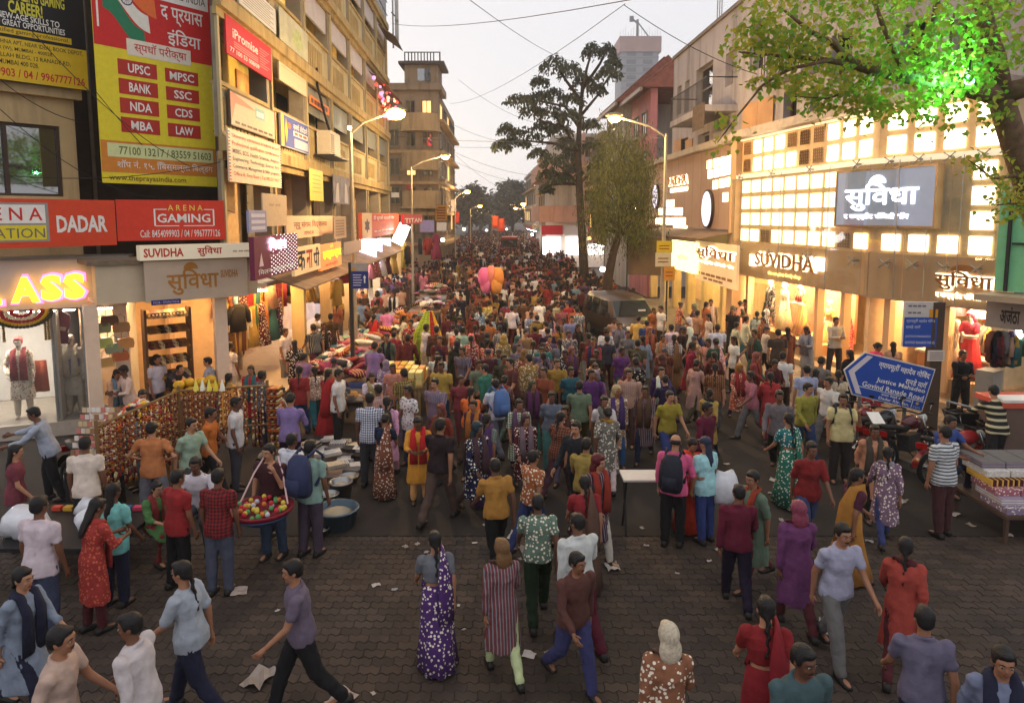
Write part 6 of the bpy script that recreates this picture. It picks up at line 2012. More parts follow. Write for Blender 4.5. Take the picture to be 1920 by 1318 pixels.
M_DIRTY = mat('grimy_plaster', (142, 122, 100), 0.9, var=0.15, vs=0.7, bump=0.2, bs=10, dirt=(62, 52, 44), dirt_amt=0.8, ds=0.45, streak=True)
M_TAN = mat('tan_plaster', (176, 146, 106), 0.9, var=0.12, vs=0.7, dirt=(88, 70, 52), dirt_amt=0.7, ds=0.5, streak=True)
M_PALE = mat('pale_plaster', (176, 168, 160), 0.9, var=0.12, vs=0.6, dirt=(96, 90, 86), dirt_amt=0.6, ds=0.4, streak=True)
WIN = mat('far_window_frame', (120, 108, 96), 0.7, var=0.15)
LITWIN = glow(255, 200, 120, 1.6)
DKG = glass_mat('dusk_glass', (34, 34, 38), 0.94)

# weathered apartment block at the left, its end wall facing the camera
fb = thing('weathered_apartment_block', 'tall grimy apartment block with bow front beyond the ochre building', 'building', (xat(790, 54), 56, 0))
p0, p1 = P(722, 405, 54), P(823, 405, 54)
WF = Wall(p0.x, p0.y, p1.x, p1.y)
p2 = P(853, 405, 72)
WS = Wall(p1.x, p1.y, p2.x, p2.y)
ztop = P(780, 170, 54).z
MB(WF.M()).box(-6, WF.L, 0, ztop, -0.4, 0).build('end_wall', M_DIRTY, fb)
MB(WS.M()).box(0.0, WS.L, 0, ztop, -0.4, 0).build('street_wall', M_DIRTY, fb)
MB(WF.M()).box(-6, WF.L + 0.3, ztop, ztop + 0.5, -4, 0.3).build('parapet', M_DIRTY, fb)
MB(WF.M()).box(1.6, WF.L, ztop + 0.5, ztop + 2.0, -3.5, -0.5).build('stair_tower', M_DIRTY, fb)
MB(WF.M()).box(1.2, WF.L + 0.5, ztop + 2.0, ztop + 2.2, -3.9, -0.1).build('tower_roof', C(70, 60, 56), fb)
MB(WF.M()).box(2.6, 3.6, ztop + 0.8, ztop + 1.7, -0.5, -0.44).build('tower_window', DKG, fb)
for k in range(5):
 z = 2.6 + k * (ztop - 2.6) / 5
 MB(WF.M()).box(-6, WF.L + 0.15, z, z + 0.22, 0, 0.4).build('string_course', M_TAN, fb)
 MB(WS.M()).box(0, WS.L, z, z + 0.22, 0.0, 0.5).build('string_course', M_TAN, fb)
windows(WF.M(0.01), 0.2, WF.L - 0.2, 3.2, ztop - 0.3, 3, 5, fb, WIN, DKG, lit=LITWIN)
windows(WS.M(0.01), 0.5, WS.L, 3.2, ztop - 0.3, 5, 5, fb, WIN, DKG, 0.6, 0.6, lit=LITWIN)
# curved bay
for k in range(3):
 z = 5.6 + k * 2.9
 bw = MB(WF.M(0, WF.L * 0.68, z))
 bw.rings([[(1.5 * math.cos(a), y, 1.0 * math.sin(a)) for a in [i * math.pi / 10 for i in range(11)]] for y in (0, 1.2)])
 bw.build('bow_balcony', M_TAN, fb)
 MB(WF.M(0, WF.L * 0.68, z)).rings([[(1.62 * math.cos(a), y, 1.12 * math.sin(a)) for a in [i * math.pi / 10 for i in range(11)]] for y in (-0.14, -0.01)]).build('bow_slab', M_TAN, fb)
rs_ = thing('rooftop_railing', 'dark railing frame on the stair tower roof of the grimy apartment block', 'railing', WF.M(-0.3) @ Vector((3, ztop + 3.9, 0)))
MB(WF.M(-0.6)).box(1.6, WF.L + 0.2, ztop + 2.25, ztop + 2.3, 0, 0.1).box(1.6, WF.L + 0.2, ztop + 2.9, ztop + 2.96, 0, 0.1).box(1.6, 1.68, ztop + 2.3, ztop + 2.9, 0, 0.1).box(WF.L + 0.1, WF.L + 0.2, ztop + 2.3, ztop + 2.9, 0, 0.1).build('frame', C(60, 52, 50), rs_)
for k in range(9):
 MB(WF.M(-0.5)).box(1.9 + k * 0.24, 1.98 + k * 0.24, ztop + 2.3, ztop + 2.9, 0, 0.05).build('rail_bar', C(70, 60, 58), rs_)
S = Sign('shop_sign', 'brown and yellow vertical saree shop board on the grimy block', WF, 816, 385, 414, 838, 385, 414, 0.6, C(176, 120, 34), t=0.1, frame=C(110, 80, 30))
for q in range(5):
 S.panel(0.12, 0.88, 0.1 + q * 0.17, 0.2 + q * 0.17, C(96, 46, 26), 0.004, 'text_line')
for px, py, w_, h_, c_, nm in ((801, 424, 26, 22, (150, 140, 190), 'lilac shop banner hanging below the grimy block'), (828, 425, 18, 16, (196, 190, 190), 'white shop banner beside the lilac one'), (856, 408, 10, 20, (168, 40, 40), 'dark red shop board farther down the left side'), (741, 366, 14, 9, (220, 214, 206), 'small white name plate at the corner of the ochre building'), (768, 351, 12, 10, (150, 60, 50), 'red cloth drying on the grimy block'), (850, 386, 10, 22, (200, 190, 196), 'pale vertical banner at the end of the grimy block')):
 p = P(px, py, 50 if px < 850 else 66)
 sw, sh_ = w_ * p.y / F, h_ * p.y / F
 o = MB(Matrix.Translation(p)).box(-sw / 2, sw / 2, -0.05, 0.05, -sh_ / 2, sh_ / 2).build('hanging_banner', C(*c_))
 tag(o, nm, 'banner')


def row_house(name, label, side, Y0, Y1, D, h, m, nx, nz, parts_lit=LITWIN, roof=None):
 """terrace house on the street line; side -1 left, +1 right"""
 if side < 0:
  W = Wall(-D - 0.035 * Y0, Y0, -D - 0.035 * Y1, Y1)
  WE = Wall(-D - 0.035 * Y0 - 9, Y0, -D - 0.035 * Y0, Y0)
 else:
  W = Wall(D - 0.035 * Y1, Y1, D - 0.035 * Y0, Y0)
  WE = Wall(D - 0.035 * Y0, Y0, D - 0.035 * Y0 + 9, Y0)
 b = thing(name, label, 'building', W.M() @ Vector((W.L / 2, 0, -1)))
 MB(W.M()).box(0, W.L, 3.2, h, -0.4, 0).build('street_wall', m, b)
 MB(WE.M()).box(0.0 if side < 0 else 0.02, WE.L, 0, h, -0.4, -0.02).build('end_wall', m, b)
 MB(W.M()).box(-0.1, W.L + 0.1, h, h + 0.4, -9, 0.3).build('parapet', m, b)
 for k in range(nz):
  z = 3.2 + k * (h - 3.2) / nz
  MB(W.M()).box(0, W.L, z, z + 0.2, 0.003, 0.7 if k else 0.4).build('balcony_slab', M_TAN, b)
 windows(W.M(0.01), 0.3, W.L - 0.3, 3.5, h - 0.2, nx, nz, b, WIN, DKG, 0.55, 0.6, lit=parts_lit)
 # lit shop fronts below
 MB(W.M()).box(0, W.L, 0.2, 3.1, -2.4, -2.3).build('shop_back', M_SH, b)
 ns = max(2, int(W.L / 4))
 for k in range(ns):
  a, c_ = k * W.L / ns + 0.15, (k + 1) * W.L / ns - 0.15
  MB(W.M()).box(a, c_, 2.5, 3.15, 0.0, 0.12).build('shop_sign_board', C(*rnd.choice([(190, 40, 50), (210, 200, 200), (60, 80, 150), (210, 160, 50), (196, 70, 120), (80, 130, 90)])), b)
  MB(W.M()).box(a + 0.2, c_ - 0.2, 2.3, 2.42, -0.6, -0.3).build('tube_light', glow(*rnd.choice([(255, 245, 245), (255, 225, 180), (235, 240, 255), (255, 210, 225)]), 28), b)
 return b


for k, (Y0, Y1, h, m, nx, nz) in enumerate(((74, 92, 13, M_TAN, 5, 4), (93, 118, 11, M_PALE, 6, 3), (120, 150, 14, M_DIRTY, 7, 4))):
 row_house('street_house', ('tan', 'pale', 'grimy')[k] + ' terrace house down the far left side of the street', -1, Y0, Y1, 7.2, h, m, nx, nz)
# right side beyond the store: pink house with tiled roof
WP = Wall(9.6 - 0.035 * 47, 47, 9.6 - 0.035 * 41.6, 41.6)
ph = thing('pink_house', 'pink house with red tiled roof behind the lamp on the right', 'building', WP.M() @ Vector((3, 0, -2)))
M_PINK = mat('pink_plaster', (186, 118, 120), 0.88, var=0.1, vs=0.8, dirt=(120, 84, 84), dirt_amt=0.5, ds=0.6, streak=True)
zp = P(1240, 158, 42).z
MB(WP.M()).box(0, WP.L, 0, zp, -0.4, 0).build('wall', M_PINK, ph)
windows(WP.M(0.01), 0.4, WP.L - 0.3, 4.5, zp - 1.0, 2, 3, ph, WIN, DKG)
TILE = mat('clay_tile', (128, 74, 60), 0.85, var=0.25, vs=3, dirt=(70, 50, 46), dirt_amt=0.5)


def tile_roof(M, x0, x1, z, parent, depth=5, rise=2.2, over=0.7):
 r_ = MB(M).add([(x0, z - 0.3, over), (x1, z - 0.3, over), (x1 - 1, z + rise, -depth / 2), (x0 + 1, z + rise, -depth / 2), (x0, z - 0.3, -depth), (x1, z - 0.3, -depth)], [(0, 1, 2, 3), (1, 5, 2), (0, 3, 4), (3, 2, 5, 4), (0, 4, 5, 1)]).build('roof', TILE, parent)
 n_ = 8
 for k in range(n_):
  t = (k + 0.5) / n_
  y, zz = z - 0.3 + (rise + 0.3) * t, over - (over + depth / 2) * t
  MB(M).box(x0 + t + 0.05, x1 - t - 0.05, y - 0.02, y + 0.07, zz - 0.03, zz + 0.08).build('tile_course', TILE, r_)
 MB(M).box(x0, x1, z - 0.52, z - 0.31, over - 0.1, over + 0.05).build('eave_board', C(150, 132, 118), r_)


tile_roof(WP.M(), -0.4, WP.L + 0.4, zp, ph)
WP2 = Wall(9.3 - 0.035 * 55, 55, 9.3 - 0.035 * 48, 48)
ph2 = thing('gabled_house', 'grey gabled house with clay tiles beside the pink house', 'building', WP2.M() @ Vector((3, 0, -2)))
zp2 = P(1195, 190, 49).z
MB(WP2.M()).box(0, WP2.L, 0, zp2, -0.4, 0).build('wall', M_PALE, ph2)
WPE = Wall(9.3 - 0.035 * 48, 48, 9.3 - 0.035 * 48 + 6, 48)
MB(WPE.M()).box(0.02, WPE.L, 0, zp2, -0.4, 0).build('end_wall', M_PALE, ph2)
windows(WP2.M(0.01), 0.4, WP2.L - 0.3, 3.8, zp2 - 0.6, 3, 3, ph2, WIN, DKG)
tile_roof(WP2.M(), -0.6, WP2.L + 0.6, zp2, ph2, 6, 3.0)
# building with rounded balconies
cb = thing('curved_balcony_building', 'pink grey block with rounded wraparound balconies on the right behind the tall tree', 'building', (xat(1070, 68), 68, 0))
M_SALM = mat('salmon_plaster', (190, 146, 128), 0.88, var=0.1, vs=0.8, dirt=(124, 96, 86), dirt_amt=0.5, ds=0.5, streak=True)
YB = 66
xl = xat(1012, YB)
for k in range(2):
 z = P(1050, 425, YB).z + 0.4 + k * 4.2
 pts = []
 for i in range(9):
  a = R(90 + 90 * i / 8)
  pts.append((xl + 3.0 + 3.0 * math.cos(a), YB + 3.0 - 3.0 * math.sin(a)))
 outline = [(xl + 14, YB + 0.0)] + [(xl + 3, YB)] + pts[1:-1] + [(xl, YB + 3), (xl - 0.4, YB + 16), (xl + 14, YB + 16)]
 MB().prism([(x, y) for x, y in outline], z, z + 1.55).build('balcony_band', M_SALM, cb)
 inn = [(xl + 14, YB + 1.2), (xl + 3.5, YB + 1.2), (xl + 1.8, YB + 2.2), (xl + 1.2, YB + 4), (xl + 1.2, YB + 15.8), (xl + 14, YB + 15.8)]
 MB().prism(inn, z + 1.56, z + 4.19).build('recessed_wall', M_PALE, cb)
 Wc = Wall(xl + 3.6, YB + 1.15, xl + 13, YB + 1.15)
 windows(Wc.M(0.01), 0.2, 7, z + 1.7, z + 4.1, 4, 1, cb, WIN, DKG, 0.55, 0.75, False, LITWIN)
 for q in range(4):
  MB().box(xl + 4 + q * 2, xl + 4.25 + q * 2, YB + 0.1, YB + 0.35, z + 1.56, z + 4.19).build('post', M_SALM, cb)
MB().box(xl + 0.6, xl + 14, YB + 0.6, YB + 15, 0.0, P(1050, 425, YB).z + 0.38).build('ground_storey', mat('shop_white'), cb)
Wc = Wall(xl, YB + 0.4, xl + 9, YB + 0.4)
for k in range(4):
 MB(Wc.M()).box(0.2 + k * 2.2, 2.2 + k * 2.2, 3.1, 4.0, 0, 0.1).build('shop_sign_board', C(*((196, 40, 60), (200, 196, 200), (210, 60, 90), (226, 220, 226))[k]), cb)
 MB(Wc.M()).box(0.3 + k * 2.2, 2.0 + k * 2.2, 1.2, 2.9, 0, 0.08).build('lit_window', glow(255, 246, 240, 2.2), cb)
# fillers on the right side, far and near the curved one
row_house('street_house', 'grimy four storey house between the tall tree and the gabled house', 1, 56, 64.5, 9.4, 11.2, M_DIRTY, 4, 4)
row_house('street_house', 'tan terrace house down the far right side of the street', 1, 86, 108, 7.9, 13, M_TAN, 5, 4)
row_house('street_house', 'pale terrace house at the far right before the trees', 1, 109, 140, 7.6, 12, M_PALE, 6, 3)
# unfinished tower and crane
tw = thing('tower_under_construction', 'unfinished grey high rise with orange netting at its top', 'tower', (xat(1195, 320), 320, 0))
YT = 320
x0, x1 = xat(1160, YT), xat(1228, YT)
zt_ = P(1195, 92, YT).z
M_CONC = mat('raw_concrete', (150, 150, 154), 0.9, var=0.08, vs=0.1)
MB().box(x0, x1, YT, YT + 18, 0, zt_).build('concrete_frame', M_CONC, tw)
for k in range(20):
 z = zt_ - 4 - k * 3.4
 MB().box(x0 - 0.15, x1 + 0.15, YT - 0.5, YT, z, z + 0.6).build('floor_edge', C(136, 136, 142), tw)
 for q in range(2):
  a = x0 + 2.4 + q * 7.4
  MB().box(a, a + 4.2, YT - 0.4, YT - 0.02, z + 0.9, z + 2.6).build('opening', C(100, 102, 110), tw)
MB().box(x0 - 1, x1 + 1, YT - 1.2, YT + 19, zt_ - 1.5, zt_ + 5.2).build('safety_netting', mat('orange_netting', (168, 128, 116), 0.9, var=0.15, vs=0.3), tw)
for k in range(16):
 MB().box(x0 - 0.8 + k * 1.18, x0 - 0.7 + k * 1.18, YT - 1.3, YT - 1.25, zt_ + 4, zt_ + 7.2 + 0.9 * (k % 3)).build('rebar', C(104, 104, 104), tw)
cr = thing('tower_crane', 'tower crane standing on the unfinished high rise', 'crane', (xat(1191, YT), YT + 4, zt_))
xc = xat(1191, YT)
M_CR = C(92, 92, 96)
MB().box(xc - 0.5, xc + 0.5, YT + 3, YT + 4, zt_, zt_ + 13.5).build('mast', M_CR, cr)
MB().tube([(xc + 0.4, YT + 3.5, zt_ + 12), (xc + 5.6, YT + 3.5, zt_ + 5.5)], 0.3, 5).build('jib', M_CR, cr)
MB().tube([(xc, YT + 3.5, zt_ + 12), (xc - 3.2, YT + 3.5, zt_ + 14.4)], 0.45, 5).build('counter_jib', M_CR, cr)
MB().box(xc - 3.6, xc - 1.8, YT + 3, YT + 4, zt_ + 12.6, zt_ + 15).build('counterweight', M_CR, cr)

# ---------------------------------------------------------------- street lamps
M_POLE = mat('lamp_pole', (150, 140, 120), 0.5, var=0.15, metal=0.4)


def lamp(px, pyt, Y, pxl, pyl, label, power, glow_s=60, r=0.2, base=0.0):
 top = P(px, pyt, Y)
 hd = P(pxl, pyl, Y)
 t = thing('street_lamp', label, 'street lamp', (top.x, top.y, base), group='street lamps')
 MB().tube([(top.x, Y, base), (top.x, Y, base + 1.2), (top.x, Y, top.z)], [0.09, 0.08, 0.05], 8).build('pole', M_POLE, t)
 MB().tube([(top.x, Y, top.z - 0.1), (top.x + (hd.x - top.x) * 0.3, Y, top.z + (hd.z - top.z) * 0.5), (hd.x, Y, hd.z + 0.1)], 0.035, 6).build('arm', M_POLE, t)
 MB().ball((hd.x, Y, hd.z + 0.12), (0.32, 0.14, 0.1), 10, 6).build('lamp_head', M_POLE, t)
 MB().ball((hd.x, Y, hd.z), (r, r * 0.8, r * 0.6), 10, 6).build('bulb', glow(255, 172, 66, glow_s), t)
 if power:
  ld = bpy.data.lights.new('lamp_light', 'POINT')
  ld.energy = power
  ld.color = (1.0, 0.68, 0.33)
  ld.shadow_soft_size = 0.2
  lo = bpy.data.objects.new('lamp_light', ld)
  col.objects.link(lo)
  lo.parent = t
  lo.location = Vector((hd.x, Y, hd.z - 0.28)) - Vector(t.location)
 return t


lamp(1249, 252, 25, 1152, 223, 'street lamp glowing at the right, its pole before the beige wing', 1150, 80, 0.22, 0.15)
lamp(657, 245, 22, 742, 214, 'nearest glowing street lamp on the left, before the ochre building', 1200, 90, 0.3)
lamp(771, 312, 38, 835, 295, 'second street lamp on the left beside the red watch sign', 1400)
lamp(853, 372, 62, 876, 360, 'third street lamp on the left before the far trees', 900, 60, 0.26)
lamp(882, 392, 95, 900, 387, 'fourth, farthest street lamp on the left', 700, 60, 0.26)
lamp(984, 396, 90, 981, 383, 'street lamp on the far right before the trees', 700, 60, 0.3)
lamp(1030, 398, 110, 967, 391, 'faint farthest street lamp on the right', 500, 50, 0.26)
# festoon bulbs at shops, right side mid distance
for k, (px, py, Y, c_, s_) in enumerate(((1188, 470, 36, (255, 240, 190), 40), (1130, 505, 33, (225, 250, 255), 14), (1105, 447, 50, (255, 150, 80), 14), (998, 440, 80, (255, 250, 250), 30), (870, 430, 62, (255, 235, 170), 14), (830, 450, 48, (255, 245, 220), 22), (912, 432, 100, (255, 250, 250), 20), (950, 430, 110, (255, 240, 220), 16))):
 p = P(px, py, Y)
 o = MB(Matrix.Translation(p)).ball((0, 0, 0), 0.13, 8, 6).build('bare_bulb', glow(*c_, s_))
 tag(o, ('bare warm bulb at the tarpaulin shed', 'cold white bulb by the small tree trunk', 'orange bulb behind the tall tree', 'white glare lamp at the far right shops', 'yellow lamp at the far left shops', 'lamp under the grimy block', 'far white lamp left of the orange flags', 'far lamp right of the orange flags')[k], 'bulb')

# ---------------------------------------------------------------- overhead cables
CAB = mat('cable_black', (40, 38, 40), 0.6)
cables = [((735, 45, 45), (1183, 0, 14), 0.3), ((845, 195, 60), (1172, 8, 20), 0.6), ((880, 0, 22), (1072, 115, 60), 0.3), ((1170, 10, 20), (1420, 140, 24), 0.2), ((735, 255, 44), (1245, 258, 25), 0.25), ((850, 276, 60), (1245, 252, 25), 0.2), ((853, 286, 60), (1010, 330, 70), 0.4), ((853, 290, 58), (960, 360, 90), 0.5), ((1062, 345, 48), (1160, 240, 26), 0.1), ((846, 232, 60), (1000, 270, 60), 0.5), ((845, 300, 60), (1000, 345, 75), 0.4), ((860, 150, 55), (1000, 230, 62), 0.4), ((0, 150, 13.5), (160, 230, 16), 0.15), ((60, 60, 13), (400, 330, 18), 0.4), ((0, 205, 13.5), (330, 370, 17), 0.5), ((170, 160, 15), (440, 400, 19), 0.4), ((20, 330, 14), (430, 300, 17), 0.2), ((430, 395, 20), (735, 425, 40), 0.5), ((560, 420, 25), (1000, 430, 70), 0.4), ((400, 245, 17), (520, 330, 21), 0.5)]
for k, (a, b_, sag) in enumerate(cables):
 A, B = P(*a), P(*b_)
 pts = [A.lerp(B, t / 10) - Vector((0, 0, sag * 4 * (t / 10) * (1 - t / 10))) for t in range(11)]
 o = MB().tube(pts, 0.012 if k < 12 else 0.008, 4).build('overhead_cable', CAB)
 tag(o, 'black cable strung %s' % (['from the ochre roof corner across the sky', 'rising to the right over the street', 'falling from the top centre behind the tall tree', 'from the top centre to the old white building', 'level across the street to the right lamp post', 'just below the level one to the right lamp post', 'from the grimy block towards the curved balconies', 'falling steeply from the grimy block to the far trees', 'slanting past the tall tree trunk', 'faint between grimy block and tall tree', 'low between grimy block and far right', 'high beside the grimy block roof', 'in front of the gaming hoarding', 'across the tall exam poster', 'over the cream corner window', 'down the edge of the exam poster', 'over the red school signs', 'along the first floor of the ochre building', 'low across the far street', 'over the pink college board'][k]), 'cable', 'overhead cables')

# ---------------------------------------------------------------- trees
BARK = mat('bark', (112, 86, 66), 0.9, var=0.3, vs=8, bump=0.7, bs=20)
BARKD = mat('dark_bark', (58, 46, 40), 0.9, var=0.3, vs=6, bump=0.6, bs=14)


def leaf_mat(name, c, c2, trans=0.35):
 if name in MATS:
  return MATS[name]
 m = mat(name, c, 0.55, spec=0.35)
 nt = m.node_tree
 b = nt.nodes['Principled BSDF']
 geo = nod(nt, 'ShaderNodeNewGeometry')
 ramp = nod(nt, 'ShaderNodeValToRGB')
 ramp.color_ramp.elements[0].color = (*lin(c), 1)
 ramp.color_ramp.elements[1].color = (*lin(c2), 1)
 nt.links.new(geo.outputs['Random Per Island'], ramp.inputs[0])
 nt.links.new(ramp.outputs[0], b.inputs['Base Color'])
 out = nt.nodes['Material Output']
 tl = nod(nt, 'ShaderNodeBsdfTranslucent')
 nt.links.new(ramp.outputs[0], tl.inputs[0])
 mx = nod(nt, 'ShaderNodeMixShader')
 mx.inputs[0].default_value = trans
 nt.links.new(b.outputs[0], mx.inputs[1])
 nt.links.new(tl.outputs[0], mx.inputs[2])
 nt.links.new(mx.outputs[0], out.inputs[0])
 return m


def rand_rot(tilt=1.0):
 return Matrix.Rotation(rnd.uniform(0, 6.28), 3, 'Z') @ Matrix.Rotation(rnd.gauss(0, 0.6) * tilt, 3, 'X') @ Matrix.Rotation(rnd.gauss(0, 0.6) * tilt, 3, 'Y')


def leaf_cloud(pts, size, shape, droop=0.4, fold=0.12):
 vs, fs = [], []
 for p in pts:
  s = size * rnd.uniform(0.65, 1.25)
  m_ = Matrix.Rotation(rnd.uniform(0, 6.28), 3, 'Z') @ Matrix.Rotation(droop + rnd.gauss(0, 0.5), 3, 'X') @ Matrix.Rotation(rnd.gauss(0, 0.5), 3, 'Y')
  b = len(vs)
  for x, y in shape:
   vs.append(Vector(p) + m_ @ Vector((x * s, -y * s, -abs(x) * fold * s)))
  fs.append(tuple(range(b, b + len(shape))))
 return vs, fs


PEEPAL = [(0, 0), (0.28, 0.06), (0.42, 0.3), (0.34, 0.56), (0.12, 0.8), (0, 1.15), (-0.12, 0.8), (-0.34, 0.56), (-0.42, 0.3), (-0.28, 0.06)]
OVAL = [(0, 0), (0.2, 0.3), (0.2, 0.7), (0, 1), (-0.2, 0.7), (-0.2, 0.3)]
SLIM = [(0, 0), (0.1, 0.4), (0, 1), (-0.1, 0.4)]

# ---- tall tree with dark tiered crown (middle right)
tt = thing('tall_tree', 'tall dark tree with tiered drooping leaf clumps against the sky', 'tree', (xat(1097, 42), 42, 0))
YT2 = 42
tp = lambda px, py, dy=0.0: P(px, py, YT2 + dy)
trunk = [tp(1098, 560), tp(1094, 490), tp(1090, 420), tp(1086, 350), tp(1084, 290), tp(1086, 240), tp(1090, 190), tp(1092, 150)]
trunk[0].z = 0
MB().tube(trunk, [0.32, 0.28, 0.24, 0.22, 0.19, 0.15, 0.11, 0.06], 10).build('trunk', BARKD, tt, True)
limbs = [((1086, 350), (1060, 320), (1030, 300)), ((1086, 345), (1112, 318), (1125, 300)), ((1085, 290), (1060, 240), (1010, 225)), ((1085, 285), (1040, 270), (965, 262)), ((1086, 240), (1060, 200), (985, 185)), ((1087, 220), (1120, 180), (1150, 130)), ((1090, 190), (1060, 150), (1040, 110)), ((1091, 180), (1100, 130), (1110, 95)), ((1091, 170), (1125, 120), (1140, 90)), ((1086, 345), (1050, 345), (1020, 350))]
clumps = []
for k, pts in enumerate(limbs):
 dy = rnd.uniform(-2.2, 2.2)
 a, b_, c_ = tp(*pts[0]), tp(*pts[1], dy * 0.5), tp(*pts[2], dy)
 MB().tube([a, b_, c_], [0.11, 0.08, 0.04], 6).build('limb', BARKD, tt, True)
for px, py, rx, ry in ((1040, 118, 26, 16), (1012, 150, 20, 10), (1110, 92, 20, 14), (1140, 92, 16, 14), (1070, 130, 26, 16), (1095, 150, 26, 14), (1140, 135, 24, 14), (1150, 115, 16, 10), (1120, 165, 18, 10), (975, 185, 30, 11), (1010, 180, 26, 12), (1040, 175, 26, 14), (1075, 185, 26, 14), (1000, 205, 26, 12), (1035, 210, 30, 14), (1070, 215, 24, 12), (950, 240, 20, 12), (985, 250, 34, 14), (940, 270, 18, 10), (1020, 235, 26, 14), (1050, 240, 24, 12), (965, 265, 30, 10), (1010, 285, 22, 10), (1040, 300, 28, 16), (1065, 290, 24, 14), (1110, 270, 22, 14), (1030, 325, 26, 14), (1055, 330, 22, 12), (1025, 350, 14, 10), (1125, 300, 22, 16), (1108, 230, 18, 10), (1062, 265, 22, 12), (1075, 315, 20, 12)):
 clumps.append((tp(px, py, rnd.uniform(-2.5, 2.5)), rx * YT2 / F, ry * YT2 / F))
pts = []
for c_, rx, ry in clumps:
 for q in range(250):
  t = rnd.uniform(0, 6.28)
  r_ = math.sqrt(rnd.random()) * rx
  pts.append(c_ + Vector((r_ * math.cos(t), 1.15 * r_ * math.sin(t), ry * (0.75 - 1.3 * (r_ / rx) ** 2) + rnd.uniform(-0.55, 0.25) * ry)))
mb = MB()
v_, f_ = leaf_cloud(pts, 0.27, OVAL, 0.9)
mb.add(v_, f_)
o = mb.build('crown', leaf_mat('dark_leaf', (48, 56, 44), (86, 92, 72), 0.35), tt)
o['kind'] = 'stuff'

# ---- small feathery tree lit by the lamp
ft = thing('feathery_tree', 'small feathery olive tree leaning over the tarpaulin shed, lit by the lamp', 'tree', (xat(1136, 31), 31, 0))
YF = 31
fp = lambda px, py, dy=0.0: P(px, py, YF + dy)
tr = [fp(1138, 560), fp(1140, 520), fp(1150, 475), fp(1160, 440), fp(1163, 400), fp(1166, 350), fp(1170, 300), fp(1172, 262)]
tr[0].z = 0
MB().tube(tr, [0.24, 0.22, 0.18, 0.15, 0.12, 0.09, 0.06, 0.03], 8).build('trunk', BARKD, ft, True)
pts = []
for k in range(80):
 px, py = rnd.uniform(1108, 1222), rnd.uniform(245, 440)
 if abs(px - 1166) > 30 + (py - 235) * 0.22:
  continue
 c_ = fp(px, py, rnd.uniform(-1.3, 1.3))
 base = fp(1166, min(py + 45, 440))
 MB().tube([base, base.lerp(c_, 0.5) + Vector((0, 0, 0.15)), c_], [0.03, 0.02, 0.008], 4).build('twig', BARKD, ft)
 for q in range(230):
  pts.append(c_ + Vector((rnd.gauss(0, 0.34), rnd.gauss(0, 0.4), rnd.gauss(0, 0.42) - 0.25)))
mb = MB()
v_, f_ = leaf_cloud(pts, 0.19, SLIM, 1.2)
mb.add(v_, f_)
o = mb.build('crown', leaf_mat('olive_leaf', (62, 72, 32), (112, 112, 46), 0.4), ft)
o['kind'] = 'stuff'

# ---- far trees closing the street
for k, (px, pyt, pyb, w_, Y) in enumerate(((880, 342, 440, 62, 155), (960, 345, 440, 80, 170), (918, 372, 440, 50, 190), (900, 360, 440, 40, 205), (1000, 368, 440, 44, 150), (845, 372, 440, 40, 165))):
 c_ = P(px, (pyt + pyb) / 2, Y)
 hh = P(px, pyt, Y).z
 ww = w_ * Y / F / 2
 t = thing('street_tree', ('round dark tree behind the third left lamp', 'big dark tree closing the street behind the orange flags', 'low tree in the gap at the end of the street', 'far tree behind the left lamps', 'tree at the far right before the pale house', 'dim tree at the far left')[k], 'tree', (c_.x, Y, 0), group='trees at the end of the street')
 MB().tube([(c_.x, Y, 0), (c_.x + 0.3, Y, hh * 0.4), (c_.x, Y, hh * 0.75)], [0.5, 0.4, 0.15], 7).build('trunk', BARKD, t)
 pts = []
 for q in range(26):
  a, e = rnd.uniform(0, 6.28), rnd.uniform(-0.8, 1)
  rr_ = math.sqrt(max(0.05, 1 - e * e)) * rnd.uniform(0.5, 1)
  cc_ = Vector((c_.x + ww * rr_ * math.cos(a), Y + ww * rr_ * math.sin(a), hh * 0.62 + hh * 0.36 * e))
  for i in range(130):
   pts.append(cc_ + Vector((rnd.gauss(0, ww * 0.17), rnd.gauss(0, ww * 0.17), rnd.gauss(0, ww * 0.14))))
 v_, f_ = leaf_cloud(pts, 1.25, OVAL, 0.6)
 mb = MB()
 mb.add(v_, f_)
 o = mb.build('crown', leaf_mat('far_leaf', (46, 50, 40), (78, 80, 58), 0.3), t)
 o['kind'] = 'stuff'

